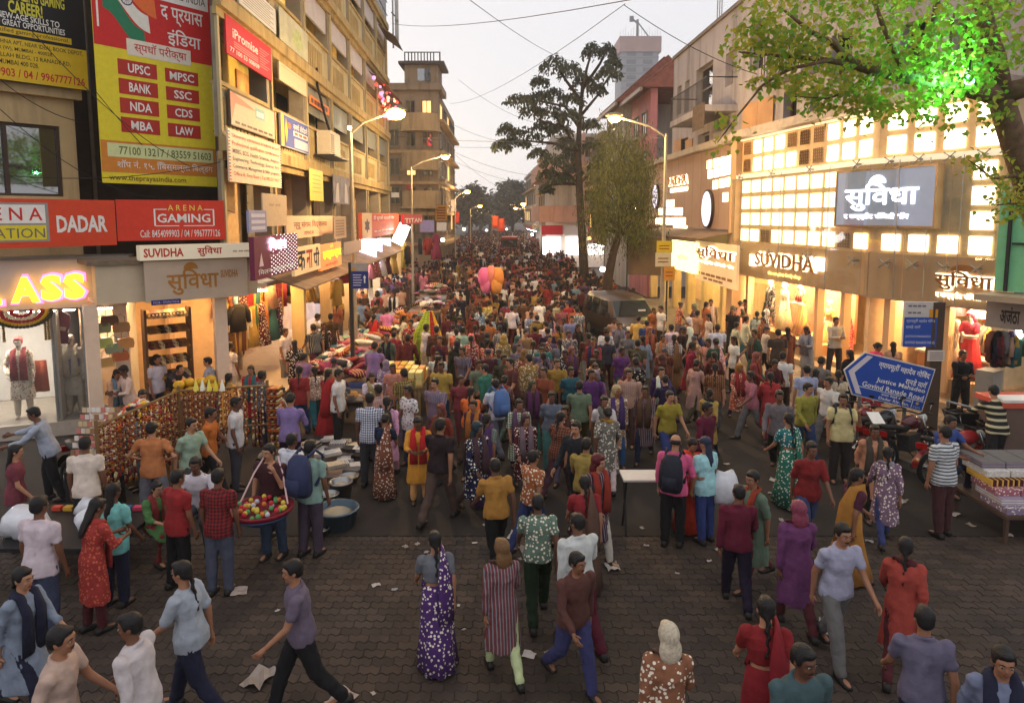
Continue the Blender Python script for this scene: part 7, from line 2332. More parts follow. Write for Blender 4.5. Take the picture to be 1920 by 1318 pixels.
# ---- peepal tree at the right edge with a green lamp hung in it
pt = thing('peepal_tree', 'leaning tree with heart shaped leaves lit green at the top right', 'tree', (9.8, 11.2, 0.15))
pp = lambda px, py, Y: P(px, py, Y)
main = [Vector((9.8, 11.2, 0.1)), Vector((9.3, 11.2, 2.2)), pp(1945, 400, 11.2), pp(1912, 300, 11.1), pp(1888, 225, 11.0), pp(1872, 170, 10.9)]
MB().tube(main, [0.3, 0.26, 0.21, 0.19, 0.18, 0.17], 12).build('trunk', BARK, pt, True)
br = [([pp(1872, 175, 10.9), pp(1868, 110, 10.8), pp(1850, 50, 10.7), pp(1838, -20, 10.7), pp(1836, -90, 10.7)], [0.2, 0.14, 0.12, 0.11, 0.09]),
      ([pp(1872, 178, 10.9), pp(1800, 165, 10.6), pp(1720, 150, 10.3), pp(1640, 132, 10.0), pp(1590, 118, 9.8)], [0.17, 0.12, 0.1, 0.085, 0.075]),
      ([pp(1875, 178, 10.9), pp(1935, 160, 10.8), pp(2000, 120, 10.8)], [0.18, 0.14, 0.1]),
      ([pp(1752, 150, 10.5), pp(1742, 100, 10.4), pp(1752, 40, 10.3), pp(1760, -20, 10.2)], [0.07, 0.06, 0.05, 0.04]),
      ([pp(1600, 120, 9.8), pp(1560, 80, 9.6), pp(1520, 60, 9.5), pp(1470, 20, 9.4)], [0.06, 0.045, 0.03, 0.015]),
      ([pp(1600, 122, 9.8), pp(1540, 112, 9.6), pp(1460, 105, 9.4), pp(1385, 98, 9.2)], [0.05, 0.035, 0.022, 0.01]),
      ([pp(1560, 112, 9.6), pp(1480, 130, 9.4), pp(1430, 160, 9.3), pp(1385, 215, 9.2), pp(1345, 268, 9.2)], [0.028, 0.022, 0.016, 0.012, 0.006]),
      ([pp(1640, 132, 10), pp(1600, 170, 9.8), pp(1550, 185, 9.7), pp(1500, 182, 9.6)], [0.03, 0.02, 0.015, 0.008]),
      ([pp(1700, 148, 10.2), pp(1660, 60, 10), pp(1630, -20, 9.9)], [0.05, 0.035, 0.02]),
      ([pp(1905, 330, 11), pp(1860, 335, 10.6), pp(1830, 310, 10.4), pp(1815, 300, 10.3)], [0.03, 0.018, 0.012, 0.006]),
      ([pp(1940, 400, 11.2), pp(1900, 380, 10.8), pp(1870, 385, 10.6)], [0.03, 0.02, 0.01]),
      ([pp(1800, 165, 10.6), pp(1780, 90, 10.4), pp(1790, 20, 10.3)], [0.04, 0.025, 0.015])]
for path, rad in br:
 MB().tube(path, rad, 8).build('branch', BARK, pt, True)
lf = []
def scatter(px0, px1, py0, py1, n_, Y0, Y1, den=lambda x, y: 1.0):
 k = 0
 while k < n_:
  x, y = rnd.uniform(px0, px1), rnd.uniform(py0, py1)
  if rnd.random() > den(x, y):
   continue
  c_ = P(x, y, rnd.uniform(Y0, Y1))
  for i in range(rnd.randint(5, 10)):
   lf.append(c_ + Vector((rnd.gauss(0, 0.12), rnd.gauss(0, 0.12), rnd.gauss(0, 0.09))))
  k += 1
scatter(1400, 1930, -40, 130, 430, 9.0, 11.4, lambda x, y: min(1.0, 0.25 + (x - 1380) / 420 if y > 20 else 1.0))
scatter(1500, 1860, 100, 185, 170, 9.4, 11.0)
scatter(1375, 1500, 60, 110, 40, 9.1, 9.6)
scatter(1420, 1500, 125, 165, 22, 9.2, 9.6)
scatter(1500, 1650, 165, 215, 50, 9.5, 10.0)
scatter(1640, 1760, 180, 225, 30, 9.8, 10.4)
scatter(1760, 1870, 195, 235, 16, 10.2, 10.6)
scatter(1345, 1400, 205, 285, 7, 9.1, 9.3)
scatter(1815, 1905, 290, 325, 10, 10.2, 10.8)
scatter(1870, 1930, 330, 400, 34, 10.4, 11.2)
scatter(1380, 1440, 20, 60, 8, 9.1, 9.5)
PL = leaf_mat('peepal_leaf', (104, 152, 48), (186, 172, 66), 0.55)
one, of_ = leaf_cloud([Vector((0, 0, 0))], 0.1, PEEPAL, 0)
lshape = MB()
lshape.add([(x * 0.085, -y * 0.085, -abs(x) * 0.02) for x, y in PEEPAL], [tuple(range(10))])
leaf_me = lshape.mesh('leaf', mat('peepal_leaf_single', (86, 120, 36), 0.5, var=0.25, vs=5))
leaf_me.materials[0] = PL
rnd.shuffle(lf)
for p in lf[:280]:
 o = bpy.data.objects.new('leaf', leaf_me)
 col.objects.link(o)
 o.parent = pt
 o.location = p - Vector(pt.location)
 o.rotation_euler = (0.8 + rnd.gauss(0, 0.5), rnd.gauss(0, 0.5), rnd.uniform(0, 6.28))
 s = rnd.uniform(0.7, 1.3)
 o.scale = (s, s, s)
v_, f_ = leaf_cloud(lf[280:], 0.085, PEEPAL, 0.8)
mb = MB()
mb.add(v_, f_)
o = mb.build('foliage', PL, pt)
o['kind'] = 'stuff'
gl_p = P(1818, 150, 10.2)
gl = thing('green_lamp', 'small green flood lamp hung among the leaves', 'lamp', gl_p)
MB(Matrix.Translation(gl_p)).ball((0, 0, 0), 0.07, 8, 6).build('bulb', glow(90, 255, 160, 60), gl)
MB(Matrix.Translation(gl_p)).tube([(0, 0.02, 0.05), (0.02, 0.05, 0.3)], 0.015, 5).build('flex', CAB, gl)
ld = bpy.data.lights.new('lamp_light', 'SPOT')
ld.energy = 270
ld.spot_size = R(150)
ld.spot_blend = 0.6
ld.color = (0.14, 1.0, 0.28)
ld.shadow_soft_size = 0.12
lo = bpy.data.objects.new('lamp_light', ld)
col.objects.link(lo)
lo.parent = gl
lo.location = (-0.12, -0.05, 0)
lo.rotation_euler = Vector((-1.0, -0.25, 0.3)).to_track_quat('-Z', 'Y').to_euler()

# ---------------------------------------------------------------- street signs
def post(p, h, r, m, parent, name='post'):
 return MB().tube([(p[0], p[1], p[2]), (p[0], p[1], p[2] + h)], r, 8).build(name, m, parent)


SBLUE = mat('road_sign_blue', (38, 74, 158), 0.4, var=0.05)
ar = thing('direction_sign', 'large blue arrow shaped road sign on two posts, pointing left', 'road sign', (xat(1660, 14.3), 14.3, 0.15))
c0 = P(1662, 713, 14.2)
WD = Wall(c0.x - 1, 14.25, c0.x + 1, 14.15)
MA = WD.M(0, 1, c0.z) @ Matrix.Rotation(R(-13.5), 4, 'Z')
pw, ph_ = 0.88, 0.445
arrow = [(-pw, 0), (-pw + 0.3, -ph_), (pw, -ph_), (pw, ph_), (-pw + 0.3, ph_)]
MB(MA).prism([(x * 1.025, y * 1.05) for x, y in arrow], -0.035, -0.003).build('border', C(206, 200, 190), ar)
MB(MA).prism(arrow, -0.002, 0.004).build('plate', SBLUE, ar)
MB(MA).prism([(-pw + 0.07, 0), (-pw + 0.35, -ph_ + 0.03), (-pw + 0.47, -ph_ + 0.03), (-pw + 0.2, 0), (-pw + 0.47, ph_ - 0.03), (-pw + 0.35, ph_ - 0.03)], 0.005, 0.008).build('chevron', C(206, 196, 200), ar)
for t, x0, x1, y0, y1 in (('न्यायमूतीॅ महादेव गोिवंद', -0.25, 0.83, 0.2, 0.38), ('रानडे मागॅ', 0.38, 0.83, 0.02, 0.17), ('Justice Mahadeo', -0.2, 0.83, -0.1, 0.02), ('Govind Ranade Road', -0.46, 0.84, -0.235, -0.125), ('दादर रेल्वे स्थानक', -0.02, 0.62, -0.345, -0.275), ('Dadar Rly. Stn.', -0.05, 0.6, -0.435, -0.36)):
 text(ar, MA, t, x0, x1, y0, y1, WHITE, 0.008, bold=0.012)
MB(MA).box(-0.52, pw - 0.02, -0.262, -0.25, 0.005, 0.008).box(0.64, 0.652, -ph_ + 0.02, -0.262, 0.005, 0.008).build('dividing_line', WHITE, ar)
MB(MA).prism([(0.75 + 0.035 * math.cos(k), -0.32 + 0.035 * math.sin(k)) for k in range(6)], 0.005, 0.009).build('crest', C(180, 150, 90), ar)
text(ar, MA, '१९४९', 0.68, 0.83, -0.43, -0.385, C(190, 196, 220), 0.008)
for px in (1613, 1698):
 q = P(px, 730, 14.32)
 post((q.x, 14.32, 0.15), q.z - 0.15 + (0.35 if px < 1650 else 0.15), 0.04, STEEL, ar)
nb = thing('street_name_post', 'brown post with blue and white street name board beside the arrow sign', 'street sign', (xat(1757, 15.1), 15.1, 0.15))
q = P(1757, 566, 15.1)
MB().box(q.x - 0.13, q.x + 0.13, 15.0, 15.2, 0.15, q.z).build('post', mat('brown_post', (74, 58, 46), 0.6, var=0.1), nb)
a, b_ = P(1697, 566, 15.05), P(1757, 650, 15.05)
WN = Wall(a.x, 15.04, b_.x - 0.0, 15.0)
MN = WN.M(0, 0, b_.z)
w_, h_ = WN.L - 0.06, a.z - b_.z
MB(MN).box(0, w_, 0, h_, -0.08, 0).build('board', C(196, 188, 182), nb)
MB(MN).box(0.0, w_, 0, h_ * 0.66, 0.002, 0.005).build('blue_panel', SBLUE, nb)
MB(MN).box(w_ * 0.74, w_, h_ * 0.66, h_ * 0.84, 0.002, 0.006).build('emblem', C(206, 140, 30), nb)
for k in range(7):
 MB(MN).box(w_ * (0.1 + 0.14 * (k % 4)), w_ * (0.21 + 0.14 * (k % 4)), h_ * (0.89 if k < 4 else 0.74), h_ * (0.93 if k < 4 else 0.78), 0.002, 0.006).build('text_line', C(110, 100, 110), nb)
for t, y0, y1, e in (('न्यायमूतीॅ महादेव गोिवंद', 0.53, 0.62, 0.93), ('रानडे मागॅ', 0.41, 0.49, 0.5), ('JUSTICE MAHADEO', 0.2, 0.26, 0.82), ('GOVIND RANADE MARG', 0.07, 0.13, 0.95)):
 text(nb, MN, t, w_ * 0.06, w_ * e, h_ * y0, h_ * y1, C(206, 206, 220), 0.008)
q2 = P(1757, 667, 14.9)
S = Sign('notice_plate', 'small white notice plate tied to the brown sign post', Wall(q2.x - 0.3, 14.94, q2.x + 0.3, 14.94), 1740, 657, 677, 1771, 657, 677, 0.0, C(206, 196, 186), 0.02)
for k in range(4):
 S.panel(0.1, 0.9, 0.15 + k * 0.2, 0.23 + k * 0.2, C(120, 100, 96), 0.003, 'text_line')
# left sign post
YS = 19.0
lp = thing('street_name_post', 'dark post with blue board and white up arrow among the left stalls', 'street sign', (xat(657, YS), YS, 0))
q = P(657, 492, YS)
MB().box(q.x - 0.05, q.x + 0.05, YS - 0.05, YS + 0.05, 0, q.z).build('post', DARKSTEEL, lp)
a, b_ = P(659, 493, YS), P(692, 541, YS)
WN = Wall(a.x, YS - 0.06, b_.x, YS - 0.06)
MN = WN.M(0, 0, b_.z)
w_, h_ = WN.L, a.z - b_.z
MB(MN).box(0, w_, 0, h_, -0.04, 0).build('board', C(170, 160, 150), lp)
MB(MN).box(0, w_, 0, h_ * 0.68, 0.002, 0.005).build('blue_panel', C(34, 52, 120), lp)
MB(MN).box(0, w_ * 0.25, h_ * 0.7, h_ * 0.84, 0.002, 0.005).build('emblem', C(200, 150, 60), lp)
MB(MN).prism([(w_ * (0.78 + x), h_ * y) for x, y in ((-0.04, 0.22), (0.04, 0.22), (0.04, 0.42), (0.1, 0.42), (0, 0.54), (-0.1, 0.42), (-0.04, 0.42))], 0.006, 0.008).build('arrow', WHITE, lp)
for k in range(5):
 MB(MN).box(w_ * 0.1, w_ * (0.55 + 0.04 * (k % 3)), h_ * (0.12 + k * 0.1), h_ * (0.15 + k * 0.1), 0.006, 0.008).build('text_line', C(206, 206, 216), lp)
# plates on the right lamp pole
for k, (px, py, w_, h_, c_, nm) in enumerate(((1246, 463, 29, 22, (214, 180, 30), 'bright yellow plate at the top of the lamp post signs'), (1244, 487, 30, 26, (214, 196, 150), 'cream plate with an arrow on the lamp post'), (1255, 513, 20, 27, (206, 140, 40), 'orange plate lowest on the lamp post'))):
 q = P(px, py, 24.85)
 sw, sh_ = w_ * 24.85 / F, h_ * 24.85 / F
 M_ = Matrix.Translation(q) @ Matrix.Rotation(R(90), 4, 'X')
 t = thing('pole_sign', nm, 'sign', q)
 MB(M_).box(-sw / 2, sw / 2, -sh_ / 2, sh_ / 2, -0.02, 0.02).build('plate', C(*c_), t)
 for j in range(2):
  MB(M_).box(-sw * 0.35, sw * 0.3, sh_ * (-0.2 + 0.25 * j), sh_ * (-0.12 + 0.25 * j), 0.021, 0.025).build('text_line', C(150, 70, 30), t)

# ---------------------------------------------------------------- stalls: reusable goods
def lump(seed, sx, sy, sz, rough=0.25):
 from mathutils import noise
 m_ = MB()
 m_.ball((0, 0, 0), 1.0, 12, 7)
 out = []
 for v in m_.v:
  n_ = noise.noise(v * 1.7 + Vector((seed * 7.1, 0, 0))) + 0.5 * noise.noise(v * 4.1 + Vector((0, seed * 3.3, 0)))
  q = v * (1 + rough * n_)
  out.append(Vector((math.copysign(abs(q.x) ** 0.8, q.x) * sx, math.copysign(abs(q.y) ** 0.8, q.y) * sy, q.z * sz)))
 m_.v = out
 return m_.mesh('crumpled_garment', M_CLOTH, True)


LUMPS = [lump(k, 0.24, 0.17, 0.075, 0.5) for k in range(5)]
FOLD = MB()
for k in range(3):
 FOLD.box(-0.17 + 0.005 * k, 0.17 - 0.004 * k, -0.12, 0.12, k * 0.022, k * 0.022 + 0.02)
FOLD_ME = FOLD.mesh('folded_garment', M_CLOTH)
CN = list(NAMED)


def table(name, label, x0, x1, y0, y1, h, m, cat='table', cloth=None):
 t = thing(name, label, cat, ((x0 + x1) / 2, (y0 + y1) / 2, 0))
 MB().box(x0, x1, y0, y1, h - 0.05, h).build('table_top', m, t)
 for x in (x0 + 0.05, x1 - 0.1):
  for y in (y0 + 0.05, y1 - 0.1):
   MB().box(x, x + 0.05, y, y + 0.05, 0, h - 0.051).build('leg', m, t)
 if cloth:
  g = MB()
  n_ = 24
  per = [(x0 - 0.02 + (x1 - x0 + 0.04) * k / n_, y0 - 0.02) for k in range(n_ + 1)]
  g.rings([[(x, y + 0.012 * math.sin(k * 2.2), h + 0.004) for k, (x, y) in enumerate(per)] + [(x, y + 0.01 + 0.012 * math.sin(k * 2.2), h + 0.004) for k, (x, y) in reversed(list(enumerate(per)))], [(x, y - 0.05 + 0.04 * math.sin(k * 2.2), 0.12) for k, (x, y) in enumerate(per)] + [(x, y - 0.04 + 0.04 * math.sin(k * 2.2), 0.12) for k, (x, y) in reversed(list(enumerate(per)))]])
  g.build('cloth_skirt', cloth, t, True)
 return t


def heap(n_, x0, x1, y0, y1, z, label, group, cols, tall=0.3):
 """a heap of crumpled clothes: each piece an object"""
 used = {}
 for k in range(n_):
  u, v = rnd.random(), rnd.random()
  x, y = x0 + (x1 - x0) * u, y0 + (y1 - y0) * v
  top_ = tall * (1 - (2 * u - 1) ** 2 * 0.7) * rnd.uniform(0.2, 1)
  o = link('crumpled_garment', LUMPS[k % 5])
  o.location = (x, y, z + 0.06 + top_)
  o.rotation_euler = (rnd.gauss(0, 0.25), rnd.gauss(0, 0.25), rnd.uniform(0, 6.28))
  s = rnd.uniform(0.75, 1.3)
  o.scale = (s, s, s)
  c = rnd.choice(cols)
  colour(o, tuple(min(255, max(0, q + rnd.randint(-12, 12))) for q in NAMED[c]))
  if rnd.random() < 0.35:
   o.material_slots[0].link = 'OBJECT'
   o.material_slots[0].material = rnd.choice([M_PRINT, M_ZARI])
  tag(o, '%s crumpled garment %s' % (c, label), 'garment', group)


xa, xb = -5.5, -3.9
table('clothes_stall', 'long low stall heaped with clothes left of centre', xa - 0.1, xb + 0.1, 17.6, 24.6, 0.62, C(110, 84, 60), 'stall', mat('blue_stall_cloth', (60, 74, 120), 0.85, var=0.2))
mb = MB()
mb.rings([[(xa + (xb - xa) * (0.5 + 0.5 * f_ * math.cos(a)), 21.1 + 3.4 * f_ * math.sin(a), z) for a in [k * math.pi / 8 for k in range(16)]] for z, f_ in ((0.625, 0.98), (0.8, 0.85), (0.92, 0.45))])
tag(mb.build('garment_mound', mat('mound_cloth', (120, 90, 90), 0.9, var=0.5, vs=4, bump=0.6, bs=9), None, True), 'mixed cloth mound under the loose garments on the clothes stall', 'garments')
BR = ['red', 'red', 'white', 'grey', 'pink', 'maroon', 'black', 'teal', 'cream', 'navy', 'orange', 'white', 'lilac', 'magenta', 'mint']
heap(70, xa, xb, 17.7, 21.0, 0.62, 'on the near half of the clothes stall', 'garments heaped on the clothes stall', BR, 0.34)
heap(50, xa, xb, 21.0, 24.5, 0.62, 'on the far half of the clothes stall', 'garments heaped on the clothes stall', BR, 0.34)
o = link('crumpled_garment', lump(9, 0.34, 0.22, 0.27, 0.4))
o.location = (-5.0, 17.3, 0.3)
colour(o, (176, 166, 160))
tag(o, 'white bundle hanging off the front of the clothes stall', 'cloth bundle')
# second row of stalls farther on
for k, (x0, x1, y0, y1, c_) in enumerate(((-4.9, -3.5, 25.6, 29.0, 'orange'), (-4.6, -3.2, 30.2, 34.0, 'white'), (-5.0, -3.6, 35.5, 40.0, 'red'))):
 table('clothes_stall', ('stall with orange and pink clothes behind the long clothes stall', 'stall with pale clothes beyond the tall sign post', 'far stall with red clothes below the bank sign')[k], x0, x1, y0, y1, 0.7, C(110, 84, 60), 'stall')
 heap(22, x0, x1, y0, y1, 0.7, ('on the stall behind the long one', 'on the pale stall', 'on the far stall below the bank sign')[k], 'garments on the far left stalls', [c_, 'white', 'pink', 'maroon', 'grey'], 0.3)

# ---- striped shirts and towels laid on the ground
gp = G(620, 868)
mat_ = MB().box(-4.6, -2.9, 12.6, 14.6, 0.0, 0.03).build('ground_sheet', mat('ground_sheet', (150, 130, 120), 0.9, var=0.15))
tag(mat_, 'pale sheet spread on the road under the folded shirts', 'ground sheet')
M_STR = cloth_pattern('dark_stripe', 'vstripe', (60, 60, 66), 30)
for k in range(34):
 x, y = -4.45 + (k % 6) * 0.28 + rnd.uniform(-0.05, 0.05), 12.8 + (k // 6) * 0.3 + rnd.uniform(-0.05, 0.05)
 o = link('folded_garment', FOLD_ME)
 o.location = (x, y, 0.035 + rnd.choice((0, 0, 0.066, 0.13)))
 o.rotation_euler = (0, rnd.gauss(0, 0.05), rnd.uniform(-0.5, 0.5))
 c = rnd.choice(['white', 'white', 'cream', 'grey', 'white', 'black'])
 colour(o, NAMED[c])
 if rnd.random() < 0.5:
  o.material_slots[0].link = 'OBJECT'
  o.material_slots[0].material = M_STR
 tag(o, '%s folded shirt on the road sheet, %s from left in the %s row' % (c, nth(k % 6 + 1), nth(k // 6 + 1)), 'shirt', 'folded shirts on the ground sheet')
# tubs and pans of a snack seller
TUB = mat('steel_pan', (150, 150, 150), 0.3, metal=0.85, var=0.1)
for k, (px, py, r_, h_, c_, nm) in enumerate(((632, 985, 0.34, 0.28, None, 'wide blue grey plastic tub on the road'), (640, 935, 0.2, 0.3, 1, 'stacked steel plates on the blue tub'), (618, 950, 0.16, 0.22, 1, 'steel pot beside the blue tub'), (655, 905, 0.17, 0.12, 1, 'shallow steel pan behind the tub'), (600, 1003, 0.14, 0.1, 1, 'small steel bowl in front of the tub'))):
 g = G(px, py)
 t = thing('metal_tub' if c_ else 'plastic_tub', nm, 'tub', (g.x, g.y, 0.0))
 m_ = TUB if c_ else mat('blue_grey_plastic', (70, 90, 104), 0.4)
 MB(Matrix.Translation(g)).lathe([(r_ * 0.82, 0.0), (r_, h_), (r_ * 1.06, h_), (r_ * 1.06, h_ + 0.02), (r_ * 0.94, h_ + 0.02), (r_ * 0.76, 0.03)], 18).build('bowl', m_, t, True)
 MB(Matrix.Translation(g)).lathe([(r_ * 0.8, h_ * 0.75), (r_ * 0.5, h_ * 0.9), (0.01, h_ * 0.97)], 14).build('contents', C(150, 140, 120), t, True)

# ---- flower and garland stall (left foreground)
fs_ = thing('garland_stall', 'bamboo frame stall hung with beaded garlands in the left foreground', 'stall', (-5.8, 12.0, 0))
RAIL = [Vector((-6.35, 10.3, 1.7)), Vector((-6.1, 12.4, 1.72)), Vector((-4.65, 12.9, 1.7))]
for q in RAIL:
 MB().tube([(q.x, q.y, 0), (q.x, q.y, q.z + 0.1)], 0.03, 6).build('bamboo_post', C(120, 90, 56), fs_)
for a, b_ in zip(RAIL[:-1], RAIL[1:]):
 MB().tube([a, b_], 0.025, 6).build('bamboo_rail', C(120, 90, 56), fs_)
 MB().tube([a - Vector((0, 0, 0.75)), b_ - Vector((0, 0, 0.75))], 0.02, 6).build('bamboo_rail', C(120, 90, 56), fs_)
BEADS = []
for k in range(5):
 m_ = MB()
 ln = (0.95, 1.1, 0.8, 1.2, 1.0)[k]
 n_ = int(ln / 0.045)
 for i in range(n_):
  m_.mi = i % 3
  m_.ball((rnd.gauss(0, 0.006), rnd.gauss(0, 0.006), -i * 0.045), 0.02 if i % 3 else 0.026, 6, 4)
 m_.mi = 0
 m_.ball((0, 0, -ln), (0.03, 0.03, 0.06), 8, 5)
 mm = [[mat('bead_red', (118, 28, 28), 0.5), mat('bead_gold', (160, 112, 44), 0.4, metal=0.4), mat('bead_maroon', (96, 26, 30), 0.5)], [mat('bead_gold'), mat('bead_red'), mat('bead_cream', (214, 196, 150), 0.5)], [mat('bead_orange', (170, 74, 28), 0.6), mat('bead_gold'), mat('bead_red')], [mat('bead_maroon'), mat('bead_gold'), mat('bead_red')], [mat('bead_cream'), mat('bead_red'), mat('bead_gold')]][k]
 BEADS.append(m_.mesh('bead_garland', mm, True))
cn = ['red and gold', 'gold and cream', 'orange and gold', 'maroon and gold', 'cream and red']
kk = 0
for seg, (a, b_) in enumerate(zip(RAIL[:-1], RAIL[1:])):
 n_ = 52 if seg == 0 else 40
 for i in range(n_):
  q = a.lerp(b_, (i + 0.5) / n_)
  o = link('bead_garland', BEADS[kk % 5])
  o.location = q + Vector((rnd.gauss(0, 0.02), rnd.gauss(0, 0.02), -0.03))
  s = rnd.uniform(0.85, 1.1)
  o.scale = (0.85, 0.85, s)
  tag(o, '%s bead garland, %s from the left on the %s rail of the stall' % (cn[kk % 5], nth(i + 1), ('left', 'right')[seg]), 'garland', 'bead garlands on the bamboo stall')
  kk += 1
# golden tassel cluster at the right end
for k in range(16):
 o = link('bead_garland', BEADS[1 if k % 2 else 2])
 o.location = RAIL[2] + Vector((0.06 + 0.05 * (k % 4), -0.1 + 0.07 * (k // 4), -0.05))
 o.scale = (1.7, 1.7, 1.0)
 tag(o, '%s thick garland at the right stall end, %s in the %s row' % ('gold' if k % 2 else 'orange', nth(k % 4 + 1), ('front', 'second', 'third', 'rear')[k // 4]), 'garland', 'thick garlands at the stall end')
# heap of paper flowers
fh = thing('flower_heap', 'heap of yellow, orange and white flowers behind the garland rail', 'flowers', (-6.5, 12.2, 0))
MB(Matrix.Translation((-6.9, 12.6, 0))).lathe([(0.45, 0.0), (0.55, 1.0), (0.5, 1.02), (0.02, 1.02)], 14).build('basket', C(120, 90, 56), fh)
for c_, nm in (((222, 180, 40), 'yellow_flowers'), ((210, 90, 30), 'orange_flowers'), ((216, 206, 190), 'white_flowers'), ((170, 40, 40), 'red_flowers')):
 m_ = MB(Matrix.Translation((-6.9, 12.6, 1.05)))
 for k in range(40):
  a, r_ = rnd.uniform(0, 6.28), math.sqrt(rnd.random()) * 0.5
  m_.ball((r_ * math.cos(a), r_ * math.sin(a), 0.4 * (1 - (r_ / 0.5) ** 1.5) + rnd.uniform(-0.02, 0.05)), rnd.uniform(0.045, 0.07), 7, 5)
 o = m_.build(nm, C(*c_), fh)
 o['kind'] = 'stuff'
for k in range(5):
 o = MB(Matrix.Translation((-5.75 + k * 0.12, 12.35, 1.74))).lathe([(0.05, 0), (0.045, 0.05), (0.02, 0.16), (0.012, 0.2)], 8).build('paper_cone', C(*((222, 206, 90), (226, 220, 206), (222, 206, 90), (214, 190, 60), (226, 220, 206))[k]))
 tag(o, ('first', 'second', 'third', 'fourth', 'fifth')[k] + ' of five small pale cones standing along the garland rail, from the left', 'ornament', 'cones on the garland rail')
# earring card stand
es = thing('card_stand', 'tall stand crowded with white cards of trinkets at the left', 'display stand', (-6.95, 10.9, 0))
MB().box(-7.3, -6.6, 10.9, 11.4, 0, 0.75).build('base_box', BLACK, es)
for k in range(9):
 z = 0.78 + k * 0.11
 MB().box(-7.28 + k * 0.02, -6.62 - k * 0.02, 10.95 + k * 0.03, 11.0 + k * 0.03, z, z + 0.015).build('shelf', C(150, 130, 110), es)
 for j in range(8):
  a = -7.26 + k * 0.02 + j * 0.078
  o = MB().box(a, a + 0.065, 10.93 + k * 0.03, 10.945 + k * 0.03, z + 0.016, z + 0.095).build('trinket_card', C(*rnd.choice([(222, 214, 206), (206, 180, 140), (196, 120, 110), (214, 200, 190), (150, 110, 80)])), es)
# low black table with bags
table('black_table', 'low black table with goods in the left foreground', -6.9, -5.2, 8.6, 10.0, 0.6, BLACK)
for k, (x, y, s, nm) in enumerate(((-6.6, 9.0, 0.28, 'white carrier bag at the left end of the black table'), (-5.7, 9.1, 0.24, 'white carrier bag at the right end of the black table'), (-6.1, 9.6, 0.18, 'small white carrier bag at the back of the black table'))):
 o = link('carrier_bag', lump(20 + k, s, s * 0.8, s * 0.8, 0.4))
 o.location = (x, y, 0.6 + s * 0.62)
 o.material_slots[0].link = 'OBJECT'
 o.material_slots[0].material = mat('white_polythene', (206, 206, 212), 0.3, var=0.08, vs=9, bump=0.4, bs=14)
 tag(o, nm, 'bag')
for k in range(8):
 o = MB().box(-6.75 + k * 0.17, -6.62 + k * 0.17, 9.75, 9.85, 0.605, 0.66).build('trinket_box', C(*((196, 70, 50), (206, 160, 60), (60, 90, 140), (190, 60, 90))[k % 4]))
 tag(o, ('red', 'amber', 'blue', 'pink')[k % 4] + ' trinket box on the black table', 'box', 'trinket boxes on the black table')

# ---- garland dummy: green, red and yellow flower strings
gs = thing('garland_stand', 'tall stand draped with lime, red and yellow flower garlands in the crowd', 'display stand', (xat(803, 21.5), 21.5, 0))
gx, gy = xat(803, 21.5), 21.5
MB().tube([(gx, gy, 0), (gx, gy, 1.95)], 0.05, 8).build('pole', C(90, 70, 50), gs)
for k in range(13):
 a = -0.45 + k * 0.068
 c_ = ((178, 196, 60), (178, 196, 60), (150, 176, 50), (178, 196, 60), (190, 206, 90), (178, 196, 60), (150, 176, 50), (178, 196, 60), (186, 30, 36), (186, 30, 36), (170, 26, 34), (222, 170, 30), (222, 170, 30))[k]
 m_ = MB()
 topx = gx + a * 0.25
 for i in range(24):
  t = i / 23
  m_.ball((topx + (gx + a - topx) * min(1, t * 2.2), gy - 0.12 - 0.22 * math.sin(min(1, t * 1.6) * 1.57) + 0.1 * abs(a), 1.92 - t * 1.45), 0.04, 6, 4)
 m_.build('flower_string', C(*c_), gs)
# snack table with yellow packets
table('snack_table', 'table stacked with yellow snack packets in the middle of the crowd', -3.35, -2.2, 16.6, 18.4, 0.75, C(150, 120, 70))
for k in range(34):
 i, j = k % 6, (k // 6) % 3
 z = 0.755 + (k // 18) * 0.16
 x, y = -3.28 + i * 0.18, 16.75 + j * 0.5
 o = MB(Matrix.Translation((x, y, z))).box(0, 0.15, 0, 0.4, 0, 0.15).build('snack_packet', C(*rnd.choice([(214, 180, 70), (206, 150, 50), (226, 206, 130), (196, 130, 60)])))
 tag(o, 'yellow packet on the snack table, %s from left, %s row, %s layer' % (nth(i + 1), nth(j + 1), 'upper' if k > 17 else 'lower'), 'packet', 'snack packets')
table('hat_table', 'small dark table of hats and belts behind the checked shirt man', -4.1, -3.4, 15.4, 16.6, 0.7, BLACK)
for k in range(7):
 x, y = -3.95 + (k % 3) * 0.24, 15.6 + (k // 3) * 0.32
 o = MB(Matrix.Translation((x, y, 0.705))).lathe([(0.16, 0), (0.16, 0.012), (0.09, 0.02), (0.085, 0.09), (0.01, 0.1)], 14).build('hat', C(*((206, 150, 50), (60, 50, 44), (150, 130, 110), (40, 40, 50), (176, 120, 50), (90, 70, 60), (30, 28, 30))[k]), None, True)
 tag(o, ('mustard', 'dark brown', 'beige', 'navy', 'amber', 'brown', 'black')[k] + ' brimmed hat on the small dark table', 'hat', 'hats on the dark table')

# ---- pink and orange balloon bundle above the crowd
q = P(921, 520, 27)
bb = thing('balloon_bundle', 'big pink and orange cloth balloon bundle carried above the crowd', 'balloons', q + Vector((0, 0, -0.6)))
for k, (dx, dz, c_) in enumerate(((-0.28, 0.0, (206, 96, 146)), (0.0, 0.06, (206, 120, 104)), (0.26, 0.0, (206, 130, 60)), (-0.2, -0.25, (206, 110, 150)), (0.2, -0.28, (206, 140, 70)))):
 MB(Matrix.Translation(q)).ball((dx, 0.05 * (k % 2), dz), (0.24, 0.24, 0.42), 12, 8).build('balloon', C(*c_), bb, True)
MB(Matrix.Translation(q)).tube([(0, 0, -0.5), (0, 0, -1.6)], 0.02, 6).build('stick', C(120, 90, 60), bb)
